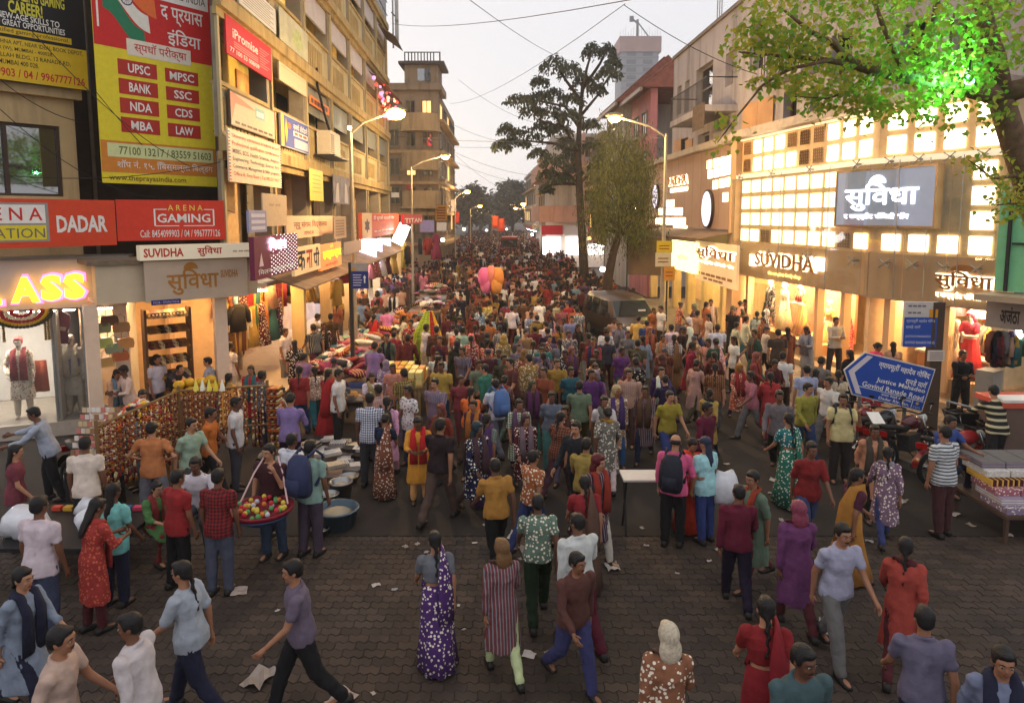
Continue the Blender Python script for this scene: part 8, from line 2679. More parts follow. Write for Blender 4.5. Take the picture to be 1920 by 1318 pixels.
# orange flags far down the street
for k, (px, py) in enumerate(((928, 418), (939, 423))):
 q = P(px, py, 96)
 t = thing('saffron_flag', ('left', 'right')[k] + ' of two saffron banners hanging far down the street', 'flag', (q.x, q.y, 0))
 MB().tube([(q.x - 0.4, q.y, 0), (q.x - 0.4, q.y, q.z + 1.1)], 0.05, 6).build('pole', C(120, 100, 80), t)
 MB(Matrix.Translation(q)).rings([[(-0.35 + 0.17 * i, 0.06 * math.sin(i * 1.4 + z), z) for i in range(6)] + [(0.5 - 0.17 * i, 0.06 * math.sin((5 - i) * 1.4 + z) + 0.03, z) for i in range(6)] for z in (-0.8, -0.2, 0.4, 0.95)]).build('cloth', mat('saffron_cloth', (214, 74, 30), 0.8, var=0.1), t, True)
# red tempo roof in the crowd
q = P(955, 452, 80)
tv = thing('delivery_tempo', 'red and orange decorated van roof far up the crowded street', 'van', (q.x, 80, 0))
MB().box(q.x - 0.9, q.x + 0.9, 79, 83, 0.5, 2.5).build('body', C(170, 60, 50), tv)
MB().box(q.x - 0.95, q.x + 0.95, 78.6, 79, 1.3, 2.3).build('windscreen', DKG, tv)
MB().box(q.x - 0.9, q.x + 0.9, 78.5, 79, 0.5, 1.29).build('front', C(206, 110, 60), tv)

# ---------------------------------------------------------------- parked van
VM = Matrix.Translation((4.35, 27.4, 0)) @ Matrix.Rotation(R(14), 4, 'Z')
vn = thing('van', 'dark brown parked people carrier facing the camera at the right of the crowd', 'van', (4.35, 27.4, 0))
BROWN = mat('brown_car_paint', (58, 46, 38), 0.28, spec=0.6, var=0.04)
prof = [(-2.2, 0.35, 0.62), (-2.25, 0.8, 0.72), (-2.1, 0.95, 0.8), (-1.35, 1.1, 0.84), (-0.75, 1.62, 0.72), (-0.4, 1.78, 0.7), (1.6, 1.8, 0.72), (2.15, 1.55, 0.74), (2.2, 0.9, 0.84), (2.15, 0.4, 0.78)]
body = MB(VM)
body.rings([[(sx * 0.78, y, 0.3), (sx * 0.84, y, 0.55), (sx * 0.84, y, min(z, 1.0)), (sx * wx, y, z)][::1] if False else [(-0.8, y, 0.32), (-0.86, y, min(0.6, z)), (-0.86, y, min(0.98, z)), (-wx, y, z), (wx, y, z), (0.86, y, min(0.98, z)), (0.86, y, min(0.6, z)), (0.8, y, 0.32)] for y, z, wx in prof])
body.build('body', BROWN, vn, True)
gm = glass_mat('car_glass', (30, 34, 36), 0.9)
MB(VM).add([(-0.78, -1.36, 1.12), (0.78, -1.36, 1.12), (0.68, -0.74, 1.64), (-0.68, -0.74, 1.64)], [(0, 1, 2, 3)]).build('windscreen', gm, vn)
for sx in (-1, 1):
 for y0, y1 in ((-0.7, 0.2), (0.28, 1.1), (1.18, 1.8)):
  MB(VM).add([(sx * 0.868, y0, 1.02), (sx * 0.868, y1, 1.02), (sx * 0.76, y1, 1.62), (sx * 0.76, y0 + (0.2 if y0 < 0 else 0), 1.62)], [(0, 1, 2, 3) if sx > 0 else (3, 2, 1, 0)]).build('side_window', gm, vn)
 MB(VM).ball((sx * 0.6, -2.2, 0.78), (0.17, 0.07, 0.1), 10, 6).build('headlight', mat('headlight', (206, 206, 200), 0.2, spec=0.7), vn)
 MB(VM).box(sx * 0.97 - 0.07, sx * 0.97 + 0.07, -1.0, -0.88, 1.05, 1.22).build('wing_mirror', BROWN, vn)
 for y in (-1.4, 1.35):
  w_ = MB(VM).lathe([(0.2, -0.1), (0.31, -0.1), (0.33, -0.06), (0.33, 0.06), (0.31, 0.1), (0.2, 0.1)], 18, (sx * 0.76, y, 0.33), 'x').build('wheel', mat('tyre', (24, 24, 25), 0.85), vn, True)
  MB(VM).lathe([(0.05, -0.105), (0.2, -0.1), (0.2, 0.1), (0.05, 0.105)], 14, (sx * 0.76, y, 0.33), 'x').build('rim', STEEL, w_)
MB(VM).box(-0.45, 0.45, -2.28, -2.23, 0.72, 0.86).build('grille', mat('chrome', (170, 170, 170), 0.2, metal=0.9), vn)
MB(VM).box(-0.26, 0.26, -2.3, -2.26, 0.45, 0.57).build('number_plate', C(214, 200, 90), vn)
MB(VM).box(-0.8, 0.8, -2.32, -2.2, 0.36, 0.62).build('bumper', BROWN, vn)
MB(VM).box(0.2, 0.5, -1.19, -1.18, 1.27, 1.34).build('windscreen_sticker', C(206, 206, 206), vn)


# ---------------------------------------------------------------- motorcycles
def motorcycle(x, y, rz, label, tank, z=0.15, scooter=False):
 t = thing('motorcycle', label, 'scooter' if scooter else 'motorcycle', (x, y, z), rz, 'parked two wheelers')
 L_ = lambda mb_, nm, m_, par=t, sm=True: link(nm, mb_.mesh(nm, m_, sm), par, True)
 TY, CH = mat('tyre'), mat('chrome')
 tk = mat('tank_%s' % tank[0], tank[1], 0.25, spec=0.6)
 for yy in (-0.65, 0.65):
  w = L_(MB().torus((0, yy, 0.3), 0.255, 0.045), 'wheel', TY)
  L_(MB().torus((0, yy, 0.3), 0.205, 0.014, 22, 6), 'rim', CH, w)
  for q in range(5):
   a = q * 2 * math.pi / 5
   L_(MB().tube([(0, yy, 0.3), (0, yy + 0.2 * math.cos(a), 0.3 + 0.2 * math.sin(a))], 0.014, 5), 'spoke', DARKSTEEL, w)
  L_(MB().lathe([(0.02, -0.06), (0.05, -0.05), (0.05, 0.05), (0.02, 0.06)], 10, (0, yy, 0.31), 'x'), 'hub', CH, w)
 L_(MB().tube([(0.07, -0.65, 0.31), (0.07, -0.45, 0.9)], 0.022, 6), 'fork', CH)
 L_(MB().tube([(-0.07, -0.65, 0.31), (-0.07, -0.45, 0.9)], 0.022, 6), 'fork', CH)
 L_(MB().tube([(-0.36, -0.3, 1.0), (-0.2, -0.42, 1.0), (0, -0.45, 0.95), (0.2, -0.42, 1.0), (0.36, -0.3, 1.0)], 0.016, 6), 'handlebar', DARKSTEEL)
 L_(MB().ball((0, -0.3 + 0.1, 0.82), (0.15, 0.28, 0.14), 12, 8), 'fuel_tank', tk)
 L_(MB().rings([[(-0.12 * f_, yy, zz), (0.12 * f_, yy, zz), (0.14 * f_, yy, zz + 0.07), (0, yy, zz + 0.1), (-0.14 * f_, yy, zz + 0.07)] for yy, zz, f_ in ((0.02, 0.72, 0.7), (0.3, 0.74, 1), (0.6, 0.8, 0.95), (0.78, 0.84, 0.6))]), 'seat', mat('black_vinyl', (28, 27, 28), 0.5))
 L_(MB().box(-0.13, 0.13, -0.25, 0.15, 0.3, 0.62), 'engine', mat('engine_metal', (84, 84, 84), 0.5, metal=0.7, var=0.2, vs=20), sm=False)
 L_(MB().tube([(0.12, -0.1, 0.35), (0.16, 0.3, 0.27), (0.17, 0.9, 0.36)], [0.03, 0.04, 0.05], 8), 'exhaust', CH)
 L_(MB().ball((0, -0.56, 0.86), (0.1, 0.08, 0.1), 10, 7), 'headlight', mat('headlight'))
 for sx in (-1, 1):
  L_(MB().tube([(sx * 0.25, -0.38, 1.0), (sx * 0.3, -0.4, 1.18)], 0.008, 5), 'mirror_stem', CH)
  L_(MB().ball((sx * 0.3, -0.4, 1.2), (0.06, 0.015, 0.035), 8, 6), 'mirror', BLACK)
 L_(MB().rings([[(x_, -0.65 + 0.36 * math.cos(a) * 0.98, 0.31 + 0.36 * math.sin(a)) for x_ in (-0.06, 0.06)] for a in [R(20 + 14 * k) for k in range(9)]], False), 'front_mudguard', tk)
 L_(MB().rings([[(x_, 0.65 + 0.37 * math.cos(a), 0.31 + 0.37 * math.sin(a)) for x_ in (-0.07, 0.07)] for a in [R(10 + 14 * k) for k in range(10)]], False), 'rear_mudguard', tk)
 L_(MB().box(-0.1, 0.1, 0.8, 0.86, 0.7, 0.8), 'tail_light', mat('tail_red', (150, 20, 20), 0.3), sm=False)
 L_(MB().tube([(0, -0.42, 0.85), (0, 0.05, 0.68), (0, 0.6, 0.72)], 0.03, 6), 'frame', DARKSTEEL)
 L_(MB().tube([(-0.08, 0.1, 0.3), (-0.25, 0.05, 0.0)], 0.012, 5), 'side_stand', DARKSTEEL)
 t.rotation_euler = (0, R(8), rz)
 return t


for k, (px, py, rz, lb, tk) in enumerate(((1628, 850, R(150), 'dark red motorcycle parked under the arrow sign', ('dark_red', (110, 26, 30))), (1662, 862, R(135), 'black motorcycle with white papers on its tank below the arrow sign', ('black', (26, 26, 28))), (1705, 872, R(120), 'maroon motorcycle parked beside the seated man', ('maroon', (80, 26, 34))), (1800, 905, R(105), 'scooter with red tail lamp and white cable beside the striped shirt man', ('red', (150, 30, 34))))):
 g = G(px, py, 0.0)
 motorcycle(g.x, g.y, rz, lb, tk, 0.0)
g = G(38, 850, 0)
motorcycle(-7.35, 11.6, R(60), 'motorcycle parked among the stalls at the left edge', ('black', (26, 26, 28)), 0.0)
g = G(1690, 850)
o = MB(Matrix.Translation((xat(1664, 13.2), 13.2, 0.98)) @ Matrix.Rotation(0.5, 4, 'X')).box(-0.12, 0.12, -0.16, 0.16, 0, 0.006).build('paper_sheet', WHITE)
tag(o, 'white paper lying on the motorcycle tank below the arrow sign', 'paper')

# ---------------------------------------------------------------- right foreground: railing, tins, baskets, cloth stack
rl = thing('street_railing', 'steel pipe railing along the footway at the right edge', 'railing', (8.2, 12.6, 0.15))
pts_r = [P(1770, 850, 13.6), P(1840, 870, 12.9), P(1925, 900, 12.3)]
rp = [Vector((p.x, p.y, 0.15)) for p in pts_r]
for p in rp:
 MB().tube([p, p + Vector((0, 0, 1.05))], 0.03, 6).build('post', STEEL, rl)
for zz in (0.55, 1.05):
 MB().tube([p + Vector((0, 0, zz)) for p in rp], 0.025, 6).build('rail', STEEL, rl)
for k, (px, py, nm) in enumerate(((1815, 782, 'black plastic basket on the left end of the railing'), (1880, 805, 'black plastic basket on the right end of the railing'))):
 q = P(px, py, 13.1 - 0.5 * k)
 t = thing('basket', nm, 'basket', q)
 MB(Matrix.Translation(q)).rings([[(x * f_, y * f_, z) for x, y in ((-0.4, -0.2), (0.4, -0.2), (0.45, 0), (0.4, 0.2), (-0.4, 0.2), (-0.45, 0))] for z, f_ in ((-0.12, 0.8), (0.12, 1.0), (0.13, 0.9), (0.05, 0.85))]).build('tub', mat('black_plastic', (30, 29, 30), 0.45), t)
 MB(Matrix.Translation(q)).tube([(-0.42, 0, 0.12), (0, -0.03, 0.16), (0.42, 0, 0.12)], 0.02, 6).build('strap', BLACK, t)
for k, (px, py, nm) in enumerate(((1812, 842, 'square steel tin standing behind the railing, left of two'), (1872, 855, 'square steel tin standing behind the railing, right of two'))):
 q = P(px, py, 13.5 - 0.5 * k)
 t = thing('steel_tin', nm, 'tin', (q.x, q.y, 0.15))
 MB(Matrix.Translation((q.x, q.y, 0.16))).box(-0.22, 0.22, -0.2, 0.2, 0, 0.62).build('can', TUB, t)
 MB(Matrix.Translation((q.x, q.y, 0.16))).box(-0.225, 0.225, -0.205, 0.205, 0.62, 0.65).build('lid', STEEL, t)
 MB(Matrix.Translation((q.x, q.y, 0.16))).box(-0.18, 0.18, -0.206, -0.201, 0.15, 0.45).build('paper_label', C(206, 190, 180), t)
tb = table('cloth_stall', 'stall of stacked striped bedsheets at the lower right edge', 7.35, 8.9, 9.9, 11.2, 0.45, C(80, 60, 50), 'stall')
for k in range(24):
 lay, j = k // 4, k % 4
 o = MB(Matrix.Translation((7.4 + j * 0.38, 9.95 + 0.12 * lay, 0.455 + lay * 0.1))).box(0, 0.36, 0, 0.6, 0, 0.095).build('folded_sheet', M_CLOTH)
 c = ['lilac', 'white', 'pink', 'maroon', 'white', 'grey'][lay]
 colour(o, NAMED[c])
 o.material_slots[0].link = 'OBJECT'
 o.material_slots[0].material = M_ZARI if lay == 3 else cloth_pattern('sheet_print', 'stripe', (150, 130, 150), 26) if lay % 2 else M_PRINT
 tag(o, '%s folded bedsheet, %s from left in the %s layer of the right stack' % (c, nth(j + 1), ('lowest', 'second', 'third', 'fourth', 'fifth', 'top')[lay]), 'bedsheet', 'folded bedsheets at the right edge')
q = P(1905, 745, 12.6)
o = MB(Matrix.Translation(q)).box(-0.5, 0.6, -0.4, 0.4, -0.1, 0.0).build('tray_table', C(206, 90, 70))
t = thing('hawker_counter', 'covered hawker counter with red and white top behind the striped man', 'counter', (q.x, q.y, 0.15))
o.parent = t
o.matrix_basis = Matrix.Translation(-Vector(t.location))
MB(Matrix.Translation(q)).box(-0.45, 0.55, -0.35, 0.35, -0.1 - (q.z - 0.25), -0.101).build('cabinet', C(110, 90, 80), t)
MB(Matrix.Translation(q)).box(-0.5, 0.6, -0.4, 0.0, 0.001, 0.05).build('white_cover', WHITE, t)
# lane barrier plank seen beside the standing trio
a, b_ = G(1165, 890, 0.9), G(1236, 895, 0.9)
bp = thing('folding_table', 'narrow white topped folding table behind the man in pink', 'table', ((a.x + b_.x) / 2, a.y, 0))
MB().box(a.x, b_.x + 0.25, a.y - 0.22, a.y + 0.22, 0.87, 0.9).build('table_top', C(196, 190, 184), bp)
for x in (a.x + 0.06, b_.x + 0.2):
 MB().tube([(x, a.y - 0.18, 0), (x, a.y + 0.12, 0.86)], 0.018, 6).build('leg', DARKSTEEL, bp)
 MB().tube([(x, a.y + 0.18, 0), (x, a.y - 0.12, 0.86)], 0.018, 6).build('leg', DARKSTEEL, bp)

# ---------------------------------------------------------------- litter
LIT = [(965, 1005, 0.3), (990, 1033, 0.36), (923, 1000, 0.22), (912, 985, 0.14), (1148, 1064, 0.3), (486, 1272, 0.42), (640, 1312, 0.36), (932, 1180, 0.3), (992, 1228, 0.18), (1030, 1225, 0.14), (448, 1110, 0.26), (1555, 1180, 0.38), (945, 1050, 0.14), (975, 1048, 0.09), (1020, 1045, 0.12), (1008, 1053, 0.1), (705, 1097, 0.14), (760, 1025, 0.12), (783, 1020, 0.1), (800, 1035, 0.1), (890, 1018, 0.1), (1055, 1066, 0.16), (1386, 1022, 0.2), (1345, 1030, 0.12), (1330, 1052, 0.09), (1270, 1075, 0.08), (1212, 1023, 0.1), (1204, 990, 0.1), (1450, 900, 0.2), (1447, 925, 0.16), (1418, 922, 0.14), (1690, 940, 0.26), (1790, 965, 0.2), (1820, 985, 0.16), (1590, 1020, 0.2), (1630, 1015, 0.14), (1890, 1003, 0.16), (1210, 815, 0.1), (1400, 1095, 0.08), (1238, 1185, 0.08), (860, 1135, 0.06), (870, 1180, 0.06), (700, 1300, 0.07), (560, 1190, 0.07), (520, 1145, 0.08), (1465, 975, 0.12), (1362, 870, 0.14), (740, 1105, 0.1)]
PAP = [C(180, 170, 162), C(150, 136, 126), C(168, 150, 140), mat('clear_wrapper', (150, 146, 142), 0.2, spec=0.6)]
for k, (px, py, s) in enumerate(LIT):
 s *= 0.8
 g = G(px, py, 0.006)
 m_ = MB(Matrix.Translation(g) @ Matrix.Rotation(rnd.uniform(0, 6.28), 4, 'Z'))
 n_ = 5
 vs = [(s * (i / (n_ - 1) - 0.5), s * 0.75 * (j / (n_ - 1) - 0.5) + s * 0.1 * (i % 2) * 0, 0.004 + (rnd.random() ** 2) * s * 0.2) for j in range(n_) for i in range(n_)]
 m_.add(vs, [(j * n_ + i, j * n_ + i + 1, (j + 1) * n_ + i + 1, (j + 1) * n_ + i) for j in range(n_ - 1) for i in range(n_ - 1)])
 o = m_.build('paper_scrap', PAP[k % 4])
 where = 'in the middle of the road' if 850 < px < 1180 else 'near the standing trio' if 1180 <= px < 1420 else 'on the right foreground' if px >= 1420 else 'on the left foreground'
 tag(o, '%s paper scrap lying %s' % (('large' if s > 0.19 else 'medium' if s > 0.104 else 'tiny') + ' ' + ('white', 'grey', 'pinkish', 'clear')[k % 4], where), 'litter', 'litter on the road')

# ---------------------------------------------------------------- people
M_CHECK = cloth_pattern('white_check', 'check', (206, 206, 210), 24)
M_RCHECK = cloth_pattern('dark_check', 'check', (50, 20, 24), 22)
M_BSTRIPE = cloth_pattern('grey_stripe', 'stripe', (60, 66, 74), 20)
M_WSTRIPE = cloth_pattern('cream_stripe', 'stripe', (196, 186, 150), 9)
M_VST = cloth_pattern('pale_pinstripe', 'vstripe', (120, 124, 130), 26)
M_FLOR = cloth_pattern('orange_floral', 'print', (196, 96, 70), 24)
PLACED = []


def put(px, py, h, fig, rz, top, bottom, label, **k):
 s = h / 1.72
 hh = {'man_sit': 1.28, 'woman_sit': 1.28, 'man_bend': 1.4, 'woman_bend': 1.4}.get(fig, 1.72) * s
 zb = k.pop('z', 0.0)
 g = G(px, py, hh + zb)
 PLACED.append((g.x, g.y))
 return person(fig, (g.x, g.y, zb), R(rz), label, NAMED.get(top, top), NAMED.get(bottom, bottom), s, **k)


def backpack(p, rz, c, label, s=1.0):
 """worn on the back of a figure standing at p and facing rz"""
 M_ = Matrix.Translation(p) @ Matrix.Rotation(rz, 4, 'Z') @ Matrix.Scale(s, 4)
 t = thing('backpack', label, 'backpack', M_ @ Vector((0, 0.2, 0.95)))
 m_ = mat('pack_%d_%d_%d' % c, c, 0.7, var=0.15, bump=0.3)
 MB(M_).rings([[(x * wx, 0.16 + y * d, z) for x, y in ((-1, 0), (1, 0), (1.05, 0.6), (0.7, 1), (-0.7, 1), (-1.05, 0.6))] for z, wx, d in ((0.9, 0.13, 0.12), (0.98, 0.165, 0.19), (1.2, 0.16, 0.18), (1.36, 0.14, 0.13), (1.44, 0.09, 0.06))]).build('pack', m_, t, True)
 MB(M_).rings([[(x * 0.11, 0.33 + y * 0.06, z) for x, y in ((-1, 0), (1, 0), (0.8, 1), (-0.8, 1))] for z in (0.96, 1.16)]).build('pocket', m_, t, True)
 for sx in (-1, 1):
  MB(M_).tube([(sx * 0.1, 0.15, 1.42), (sx * 0.115, 0.02, 1.475), (sx * 0.125, -0.12, 1.36), (sx * 0.16, -0.08, 1.15), (sx * 0.17, 0.1, 1.02)], 0.02, 6).build('strap', m_, t, True)
 return t


# --- standing trio in the road
a = put(1266, 814, 1.70, 'man_bald', 155, (206, 90, 130), 'black', 'bald man in pink shirt and black trousers with a backpack, back to us')
backpack(a.location, R(155), (24, 26, 40), 'dark navy backpack worn by the bald man in pink', 1.0)
put(1292, 816, 1.55, 'saree_stand', 20, (196, 50, 34), (200, 56, 34), 'woman in orange red saree facing the man in pink')
a = put(1326, 817, 1.64, 'girl_cap', 205, (150, 196, 200), (44, 58, 110), 'young woman in navy cap, pale cyan T-shirt and blue jeans', hair=(32, 40, 64))
g = a.location
o = link('carrier_bag', lump(31, 0.2, 0.14, 0.27, 0.35))
o.location = (g.x + 0.3, g.y + 0.02, 0.82)
o.material_slots[0].link = 'OBJECT'
o.material_slots[0].material = mat('white_polythene')
tag(o, 'large white carrier bag hanging from the girl in the cap', 'bag')
# --- right side
a = put(1581, 735, 1.70, 'man_phone', -15, (196, 182, 130), (40, 34, 32), 'man in pale yellow shirt with backpack straps, hand to his mouth')
backpack(a.location, R(-15), (40, 42, 48), 'black backpack on the man in pale yellow', 1.0)
put(1514, 683, 1.72, 'man_stand', 175, (150, 156, 184), 'black', 'man in blue grey shirt and black trousers seen from behind by the kerb')
put(1446, 693, 1.6, 'woman_walk', 170, (150, 40, 44), 'maroon', 'woman in dark red tunic carrying a white bag, near the kerb', scarf=(170, 50, 50))
put(1449, 671, 1.6, 'woman_hold', 10, 'maroon', 'maroon', 'woman in maroon tunic facing us behind the woman in red')
put(1557, 700, 1.68, 'man_walk', -60, 'white', 'grey', 'man in white shirt walking beside the man in pale yellow')
put(1412, 690, 1.6, 'girl_walk', -80, 'pink', 'grey', 'girl in pale pink top walking left near the kerb')
put(1536, 668, 1.62, 'man_hold', 120, 'grey', 'navy', 'man in grey shirt with dark backpack looking at the store', z=0.15)
put(1530, 690, 1.6, 'woman_stand', 150, 'brown', 'rust', 'woman in brown tunic and rust scarf behind the blue grey shirt man')
put(1568, 593, 1.72, 'man_cross', 5, (176, 168, 150), (52, 46, 48), 'guard in pale grey shirt and dark trousers in the store doorway', z=0.33)
put(1516, 610, 1.62, 'woman_hold', -60, (140, 140, 144), (120, 120, 130), 'woman in grey tunic with a bag beside the left display window', z=0.15)
put(1596, 655, 1.6, 'woman_stand', 200, 'black', 'maroon', 'woman in black tunic just left of the arrow sign', z=0.15)
put(1573, 690, 1.55, 'woman_walk', 160, 'cream', 'grey', 'woman in cream print tunic behind the arrow sign tip', top_mat=M_PRINT)
put(1640, 640, 1.6, 'saree_stand', 30, (206, 60, 90), (210, 64, 96), 'woman in pink saree inside the store doorway', z=0.33)
put(1676, 640, 1.55, 'woman_stand', 160, 'peach', 'cream', 'woman in peach tunic in front of the store counter', z=0.15)
put(1806, 655, 1.70, 'man_cross', 0, (26, 24, 26), (28, 26, 28), 'man in black with a face mask standing on the store step', z=0.15)
q = G(1806, 672, 1.6)
put(1876, 722, 1.72, 'man_reach', 175, (34, 32, 28), (40, 36, 40), 'man in black T-shirt with cream stripes bending over the counter', top_mat=M_WSTRIPE, z=0.15)
put(1777, 797, 1.74, 'man_stand', 195, (190, 190, 190), (66, 34, 36), 'man in grey and white striped T-shirt standing by the scooter, back to us', top_mat=M_BSTRIPE)
put(1768, 780, 1.7, 'man_sit', 20, (50, 70, 130), 'navy', 'man in blue shirt sitting on a motorcycle', z=0.3)
put(1346, 607, 1.72, 'man_stand', 170, (186, 190, 206), (40, 42, 60), 'man in pale blue shirt seen from behind before the beige wing')
put(1241, 572, 1.72, 'man_stand', -70, 'white', (50, 46, 44), 'man in white shirt standing at the bonnet of the brown van')
put(1197, 592, 1.66, 'man_hold', 165, (200, 160, 80), 'brown', 'man in yellow shirt in front of the brown van')
put(1213, 600, 1.6, 'man_stand', 170, 'blue', 'navy', 'man in blue shirt in front of the brown van')
put(1150, 590, 1.62, 'man_walk', 20, 'peach', 'brown', 'man in peach shirt left of the brown van bonnet')
put(1160, 600, 1.58, 'woman_walk', 0, 'lilac', 'grey', 'woman in lilac tunic in front of the brown van wheel')
put(1225, 575, 1.6, 'saree_walk', 10, 'orange', 'orange', 'woman in orange saree right of the brown van')
put(1375, 572, 1.7, 'man_walk', -30, 'black', 'black', 'man in black with a rucksack at the corner of the glowing store', z=0.15)
put(1420, 580, 1.66, 'woman_walk', 160, (150, 160, 150), 'grey', 'woman in pale green tunic before the bright left end of the store', z=0.15)
put(1460, 616, 1.7, 'man_stand', 170, (60, 48, 40), 'black', 'man in dark brown shirt facing the left display window', z=0.15)
put(1478, 612, 1.62, 'woman_stand', 170, 'rust', 'maroon', 'woman in rust tunic beside the man in dark brown at the display window', z=0.15)
put(1468, 655, 1.7, 'man_walk', 150, 'white', 'brown', 'man in loose white shirt walking away by the kerb')
# --- left foreground
put(66, 930, 1.74, 'man_stand', 170, (196, 180, 186), (60, 66, 90), 'man in pale pink shirt seen from behind at the lower left')
put(165, 936, 1.62, 'woman_hold', 150, (150, 50, 44), 'maroon', 'woman in red floral tunic with long hair at the lower left', top_mat=M_FLOR, scarf=(150, 50, 44))
put(207, 905, 1.6, 'girl_jeans', 165, (110, 176, 170), 'navy', 'girl in turquoise T-shirt among the left stalls')
put(156, 818, 1.7, 'man_stand', 190, (206, 190, 176), (34, 30, 32), 'man in cream white shirt in front of the trinket cards')
put(22, 832, 1.6, 'girl_jeans', 120, (110, 50, 60), (84, 100, 150), 'girl in maroon top and blue jeans at the left edge')
put(86, 756, 1.72, 'man_reach', -70, (150, 156, 170), 'black', 'man in grey shirt with a shoulder strap reaching left by the motorcycle')
put(282, 790, 1.68, 'man_hips', 180, (176, 110, 66), (110, 110, 120), 'man in tan orange shirt with hands on hips at the garland stall')
put(352, 775, 1.7, 'man_walk', 70, (140, 160, 140), (60, 60, 60), 'man in pale green shirt walking right along the garland stall')
put(387, 757, 1.68, 'man_walk', 100, (190, 104, 40), (30, 28, 32), 'man in orange shirt in front of the garland stall')
put(438, 742, 1.72, 'man_stand', 95, (196, 190, 190), (60, 58, 66), 'man in white T-shirt at the right end of the garland stall')
put(371, 857, 1.68, 'man_sit', 10, (190, 184, 190), (70, 70, 80), 'man in white shirt facing us, seated in the left foreground', z=0.25)
put(405, 878, 1.68, 'man_stand', 175, (130, 30, 32), (70, 74, 90), 'man in red checked shirt seen from behind in the left foreground', top_mat=M_RCHECK)
put(327, 880, 1.62, 'man_stand', 150, (140, 34, 36), 'black', 'man in dark red shirt beside the seated man')
put(284, 905, 1.5, 'woman_sit', 60, (70, 110, 60), (120, 40, 40), 'woman in green and red sitting below the garlands')
a = put(506, 828, 1.72, 'man_phone', -10, (60, 22, 30), (46, 60, 80), 'hawker in maroon T-shirt holding a phone above a round tray', top_mat=M_RCHECK)
hk = a.location
a = put(578, 824, 1.72, 'man_stand', 160, (130, 156, 146), (70, 56, 70), 'man in grey green T-shirt with a navy backpack in the left foreground')
backpack(a.location, R(160), (40, 48, 80), 'navy backpack on the man in grey green', 1.08)
put(541, 806, 1.66, 'man_walk', 150, (196, 196, 206), 'navy', 'man in white and navy T-shirt behind the hawker')
a = put(692, 735, 1.74, 'man_stand', 178, (34, 46, 96), (44, 44, 48), 'man in blue and white checked shirt seen from behind by the folded shirts', top_mat=M_CHECK)
put(632, 690, 1.72, 'man_stand', 80, (206, 200, 196), (24, 24, 28), 'man in white shirt and black trousers before the clothes stall')
put(612, 690, 1.62, 'saree_walk', 150, (140, 30, 34), (150, 30, 34), 'woman in deep red saree behind the man in white shirt')
a = put(724, 738, 1.62, 'woman_walk', 175, (206, 150, 180), (196, 150, 160), 'woman in pale pink tunic carrying a black backpack')
backpack(a.location, R(175), (30, 26, 24), 'black backpack on the woman in pale pink', 0.95)
put(768, 720, 1.64, 'girl_jeans', -40, (206, 200, 200), (50, 54, 84), 'young woman in black and white patterned top and jeans', top_mat=cloth_pattern('black_print', 'print', (36, 34, 38), 20))
put(784, 776, 1.56, 'woman_hold', 5, (206, 140, 50), (206, 150, 90), 'girl in mustard tunic with red scarf standing facing us', scarf=(180, 30, 34))
put(881, 720, 1.58, 'girl_walk', 165, (206, 100, 44), 'brown', 'child in orange top right of the snack table')
a = put(931, 705, 1.68, 'man_walk', -150, (190, 194, 210), (90, 90, 100), 'man in white T-shirt with a blue rucksack near the centre')
backpack(a.location, R(-150), (70, 100, 150), 'blue rucksack on the man in white T-shirt near the centre', 1.0)
put(266, 722, 1.66, 'man_reach', 30, (170, 34, 36), 'black', 'vendor in red shirt leaning over the flower heap')
put(250, 760, 1.56, 'woman_stand', -60, (96, 110, 120), 'grey', 'woman with tied hair behind the flower heap')
put(214, 690, 1.56, 'woman_hold', 60, (206, 160, 130), 'sky blue', 'woman in peach tunic at the front of the shoe shop')
put(240, 682, 1.68, 'man_hold', -40, (206, 176, 160), 'grey', 'man in pale check shirt at the front of the shoe shop')
put(291, 663, 1.72, 'man_stand', 70, (196, 186, 196), 'navy', 'man in white shirt before the shoe rack')
put(318, 690, 1.6, 'man_bend', 60, (60, 54, 60), 'black', 'man in dark shirt bending at the shoe shop counter')
put(394, 664, 1.66, 'man_walk', -80, (150, 150, 160), 'grey', 'man in grey shirt walking past the shop counter')
put(425, 695, 1.55, 'woman_walk', 160, (206, 140, 60), 'mustard', 'woman with a plait in amber tunic behind the garland rail')
put(428, 640, 1.7, 'man_stand', 150, (206, 190, 180), 'cream', 'man in cream shirt at the right pillar of the shoe shop')
put(440, 605, 1.7, 'man_stand', 10, (196, 170, 140), 'cream', 'older man in beige shirt below the hanging frocks')
put(488, 694, 1.64, 'man_stand', 140, (54, 60, 66), 'navy', 'man in dark striped shirt beside the end of the garland stall', top_mat=M_VST)
put(471, 683, 1.58, 'woman_stand', 0, (160, 40, 50), 'teal', 'woman in red tunic and teal scarf behind the striped shirt man')
put(532, 614, 1.70, 'man_stand', 75, (206, 190, 186), 'grey', 'man in white shirt at the left of the clothes stall')
put(585, 586, 1.70, 'man_reach', 120, 'white', 'grey', 'man in white shirt leaning over the back of the clothes stall')
put(633, 555, 1.7, 'man_stand', 0, 'mustard', 'brown', 'man in mustard shirt behind the heap of clothes')
put(520, 720, 1.6, 'woman_walk', 120, (150, 60, 50), 'cream', 'woman in brick red print tunic near the clothes stall corner', top_mat=M_PRINT)
put(725, 575, 1.70, 'man_stand', 175, (196, 120, 170), 'black', 'man in pink shirt seen from behind in the left crowd')
put(760, 572, 1.62, 'saree_walk', 10, 'orange', (200, 120, 30), 'woman in orange and yellow saree in the left crowd')
put(776, 588, 1.72, 'man_stand', 60, (206, 200, 196), 'grey', 'man in white shirt beside the flower garland stand')
put(700, 588, 1.62, 'saree_walk', 170, 'red', (170, 30, 30), 'woman in bright red saree left of the pink shirt man')
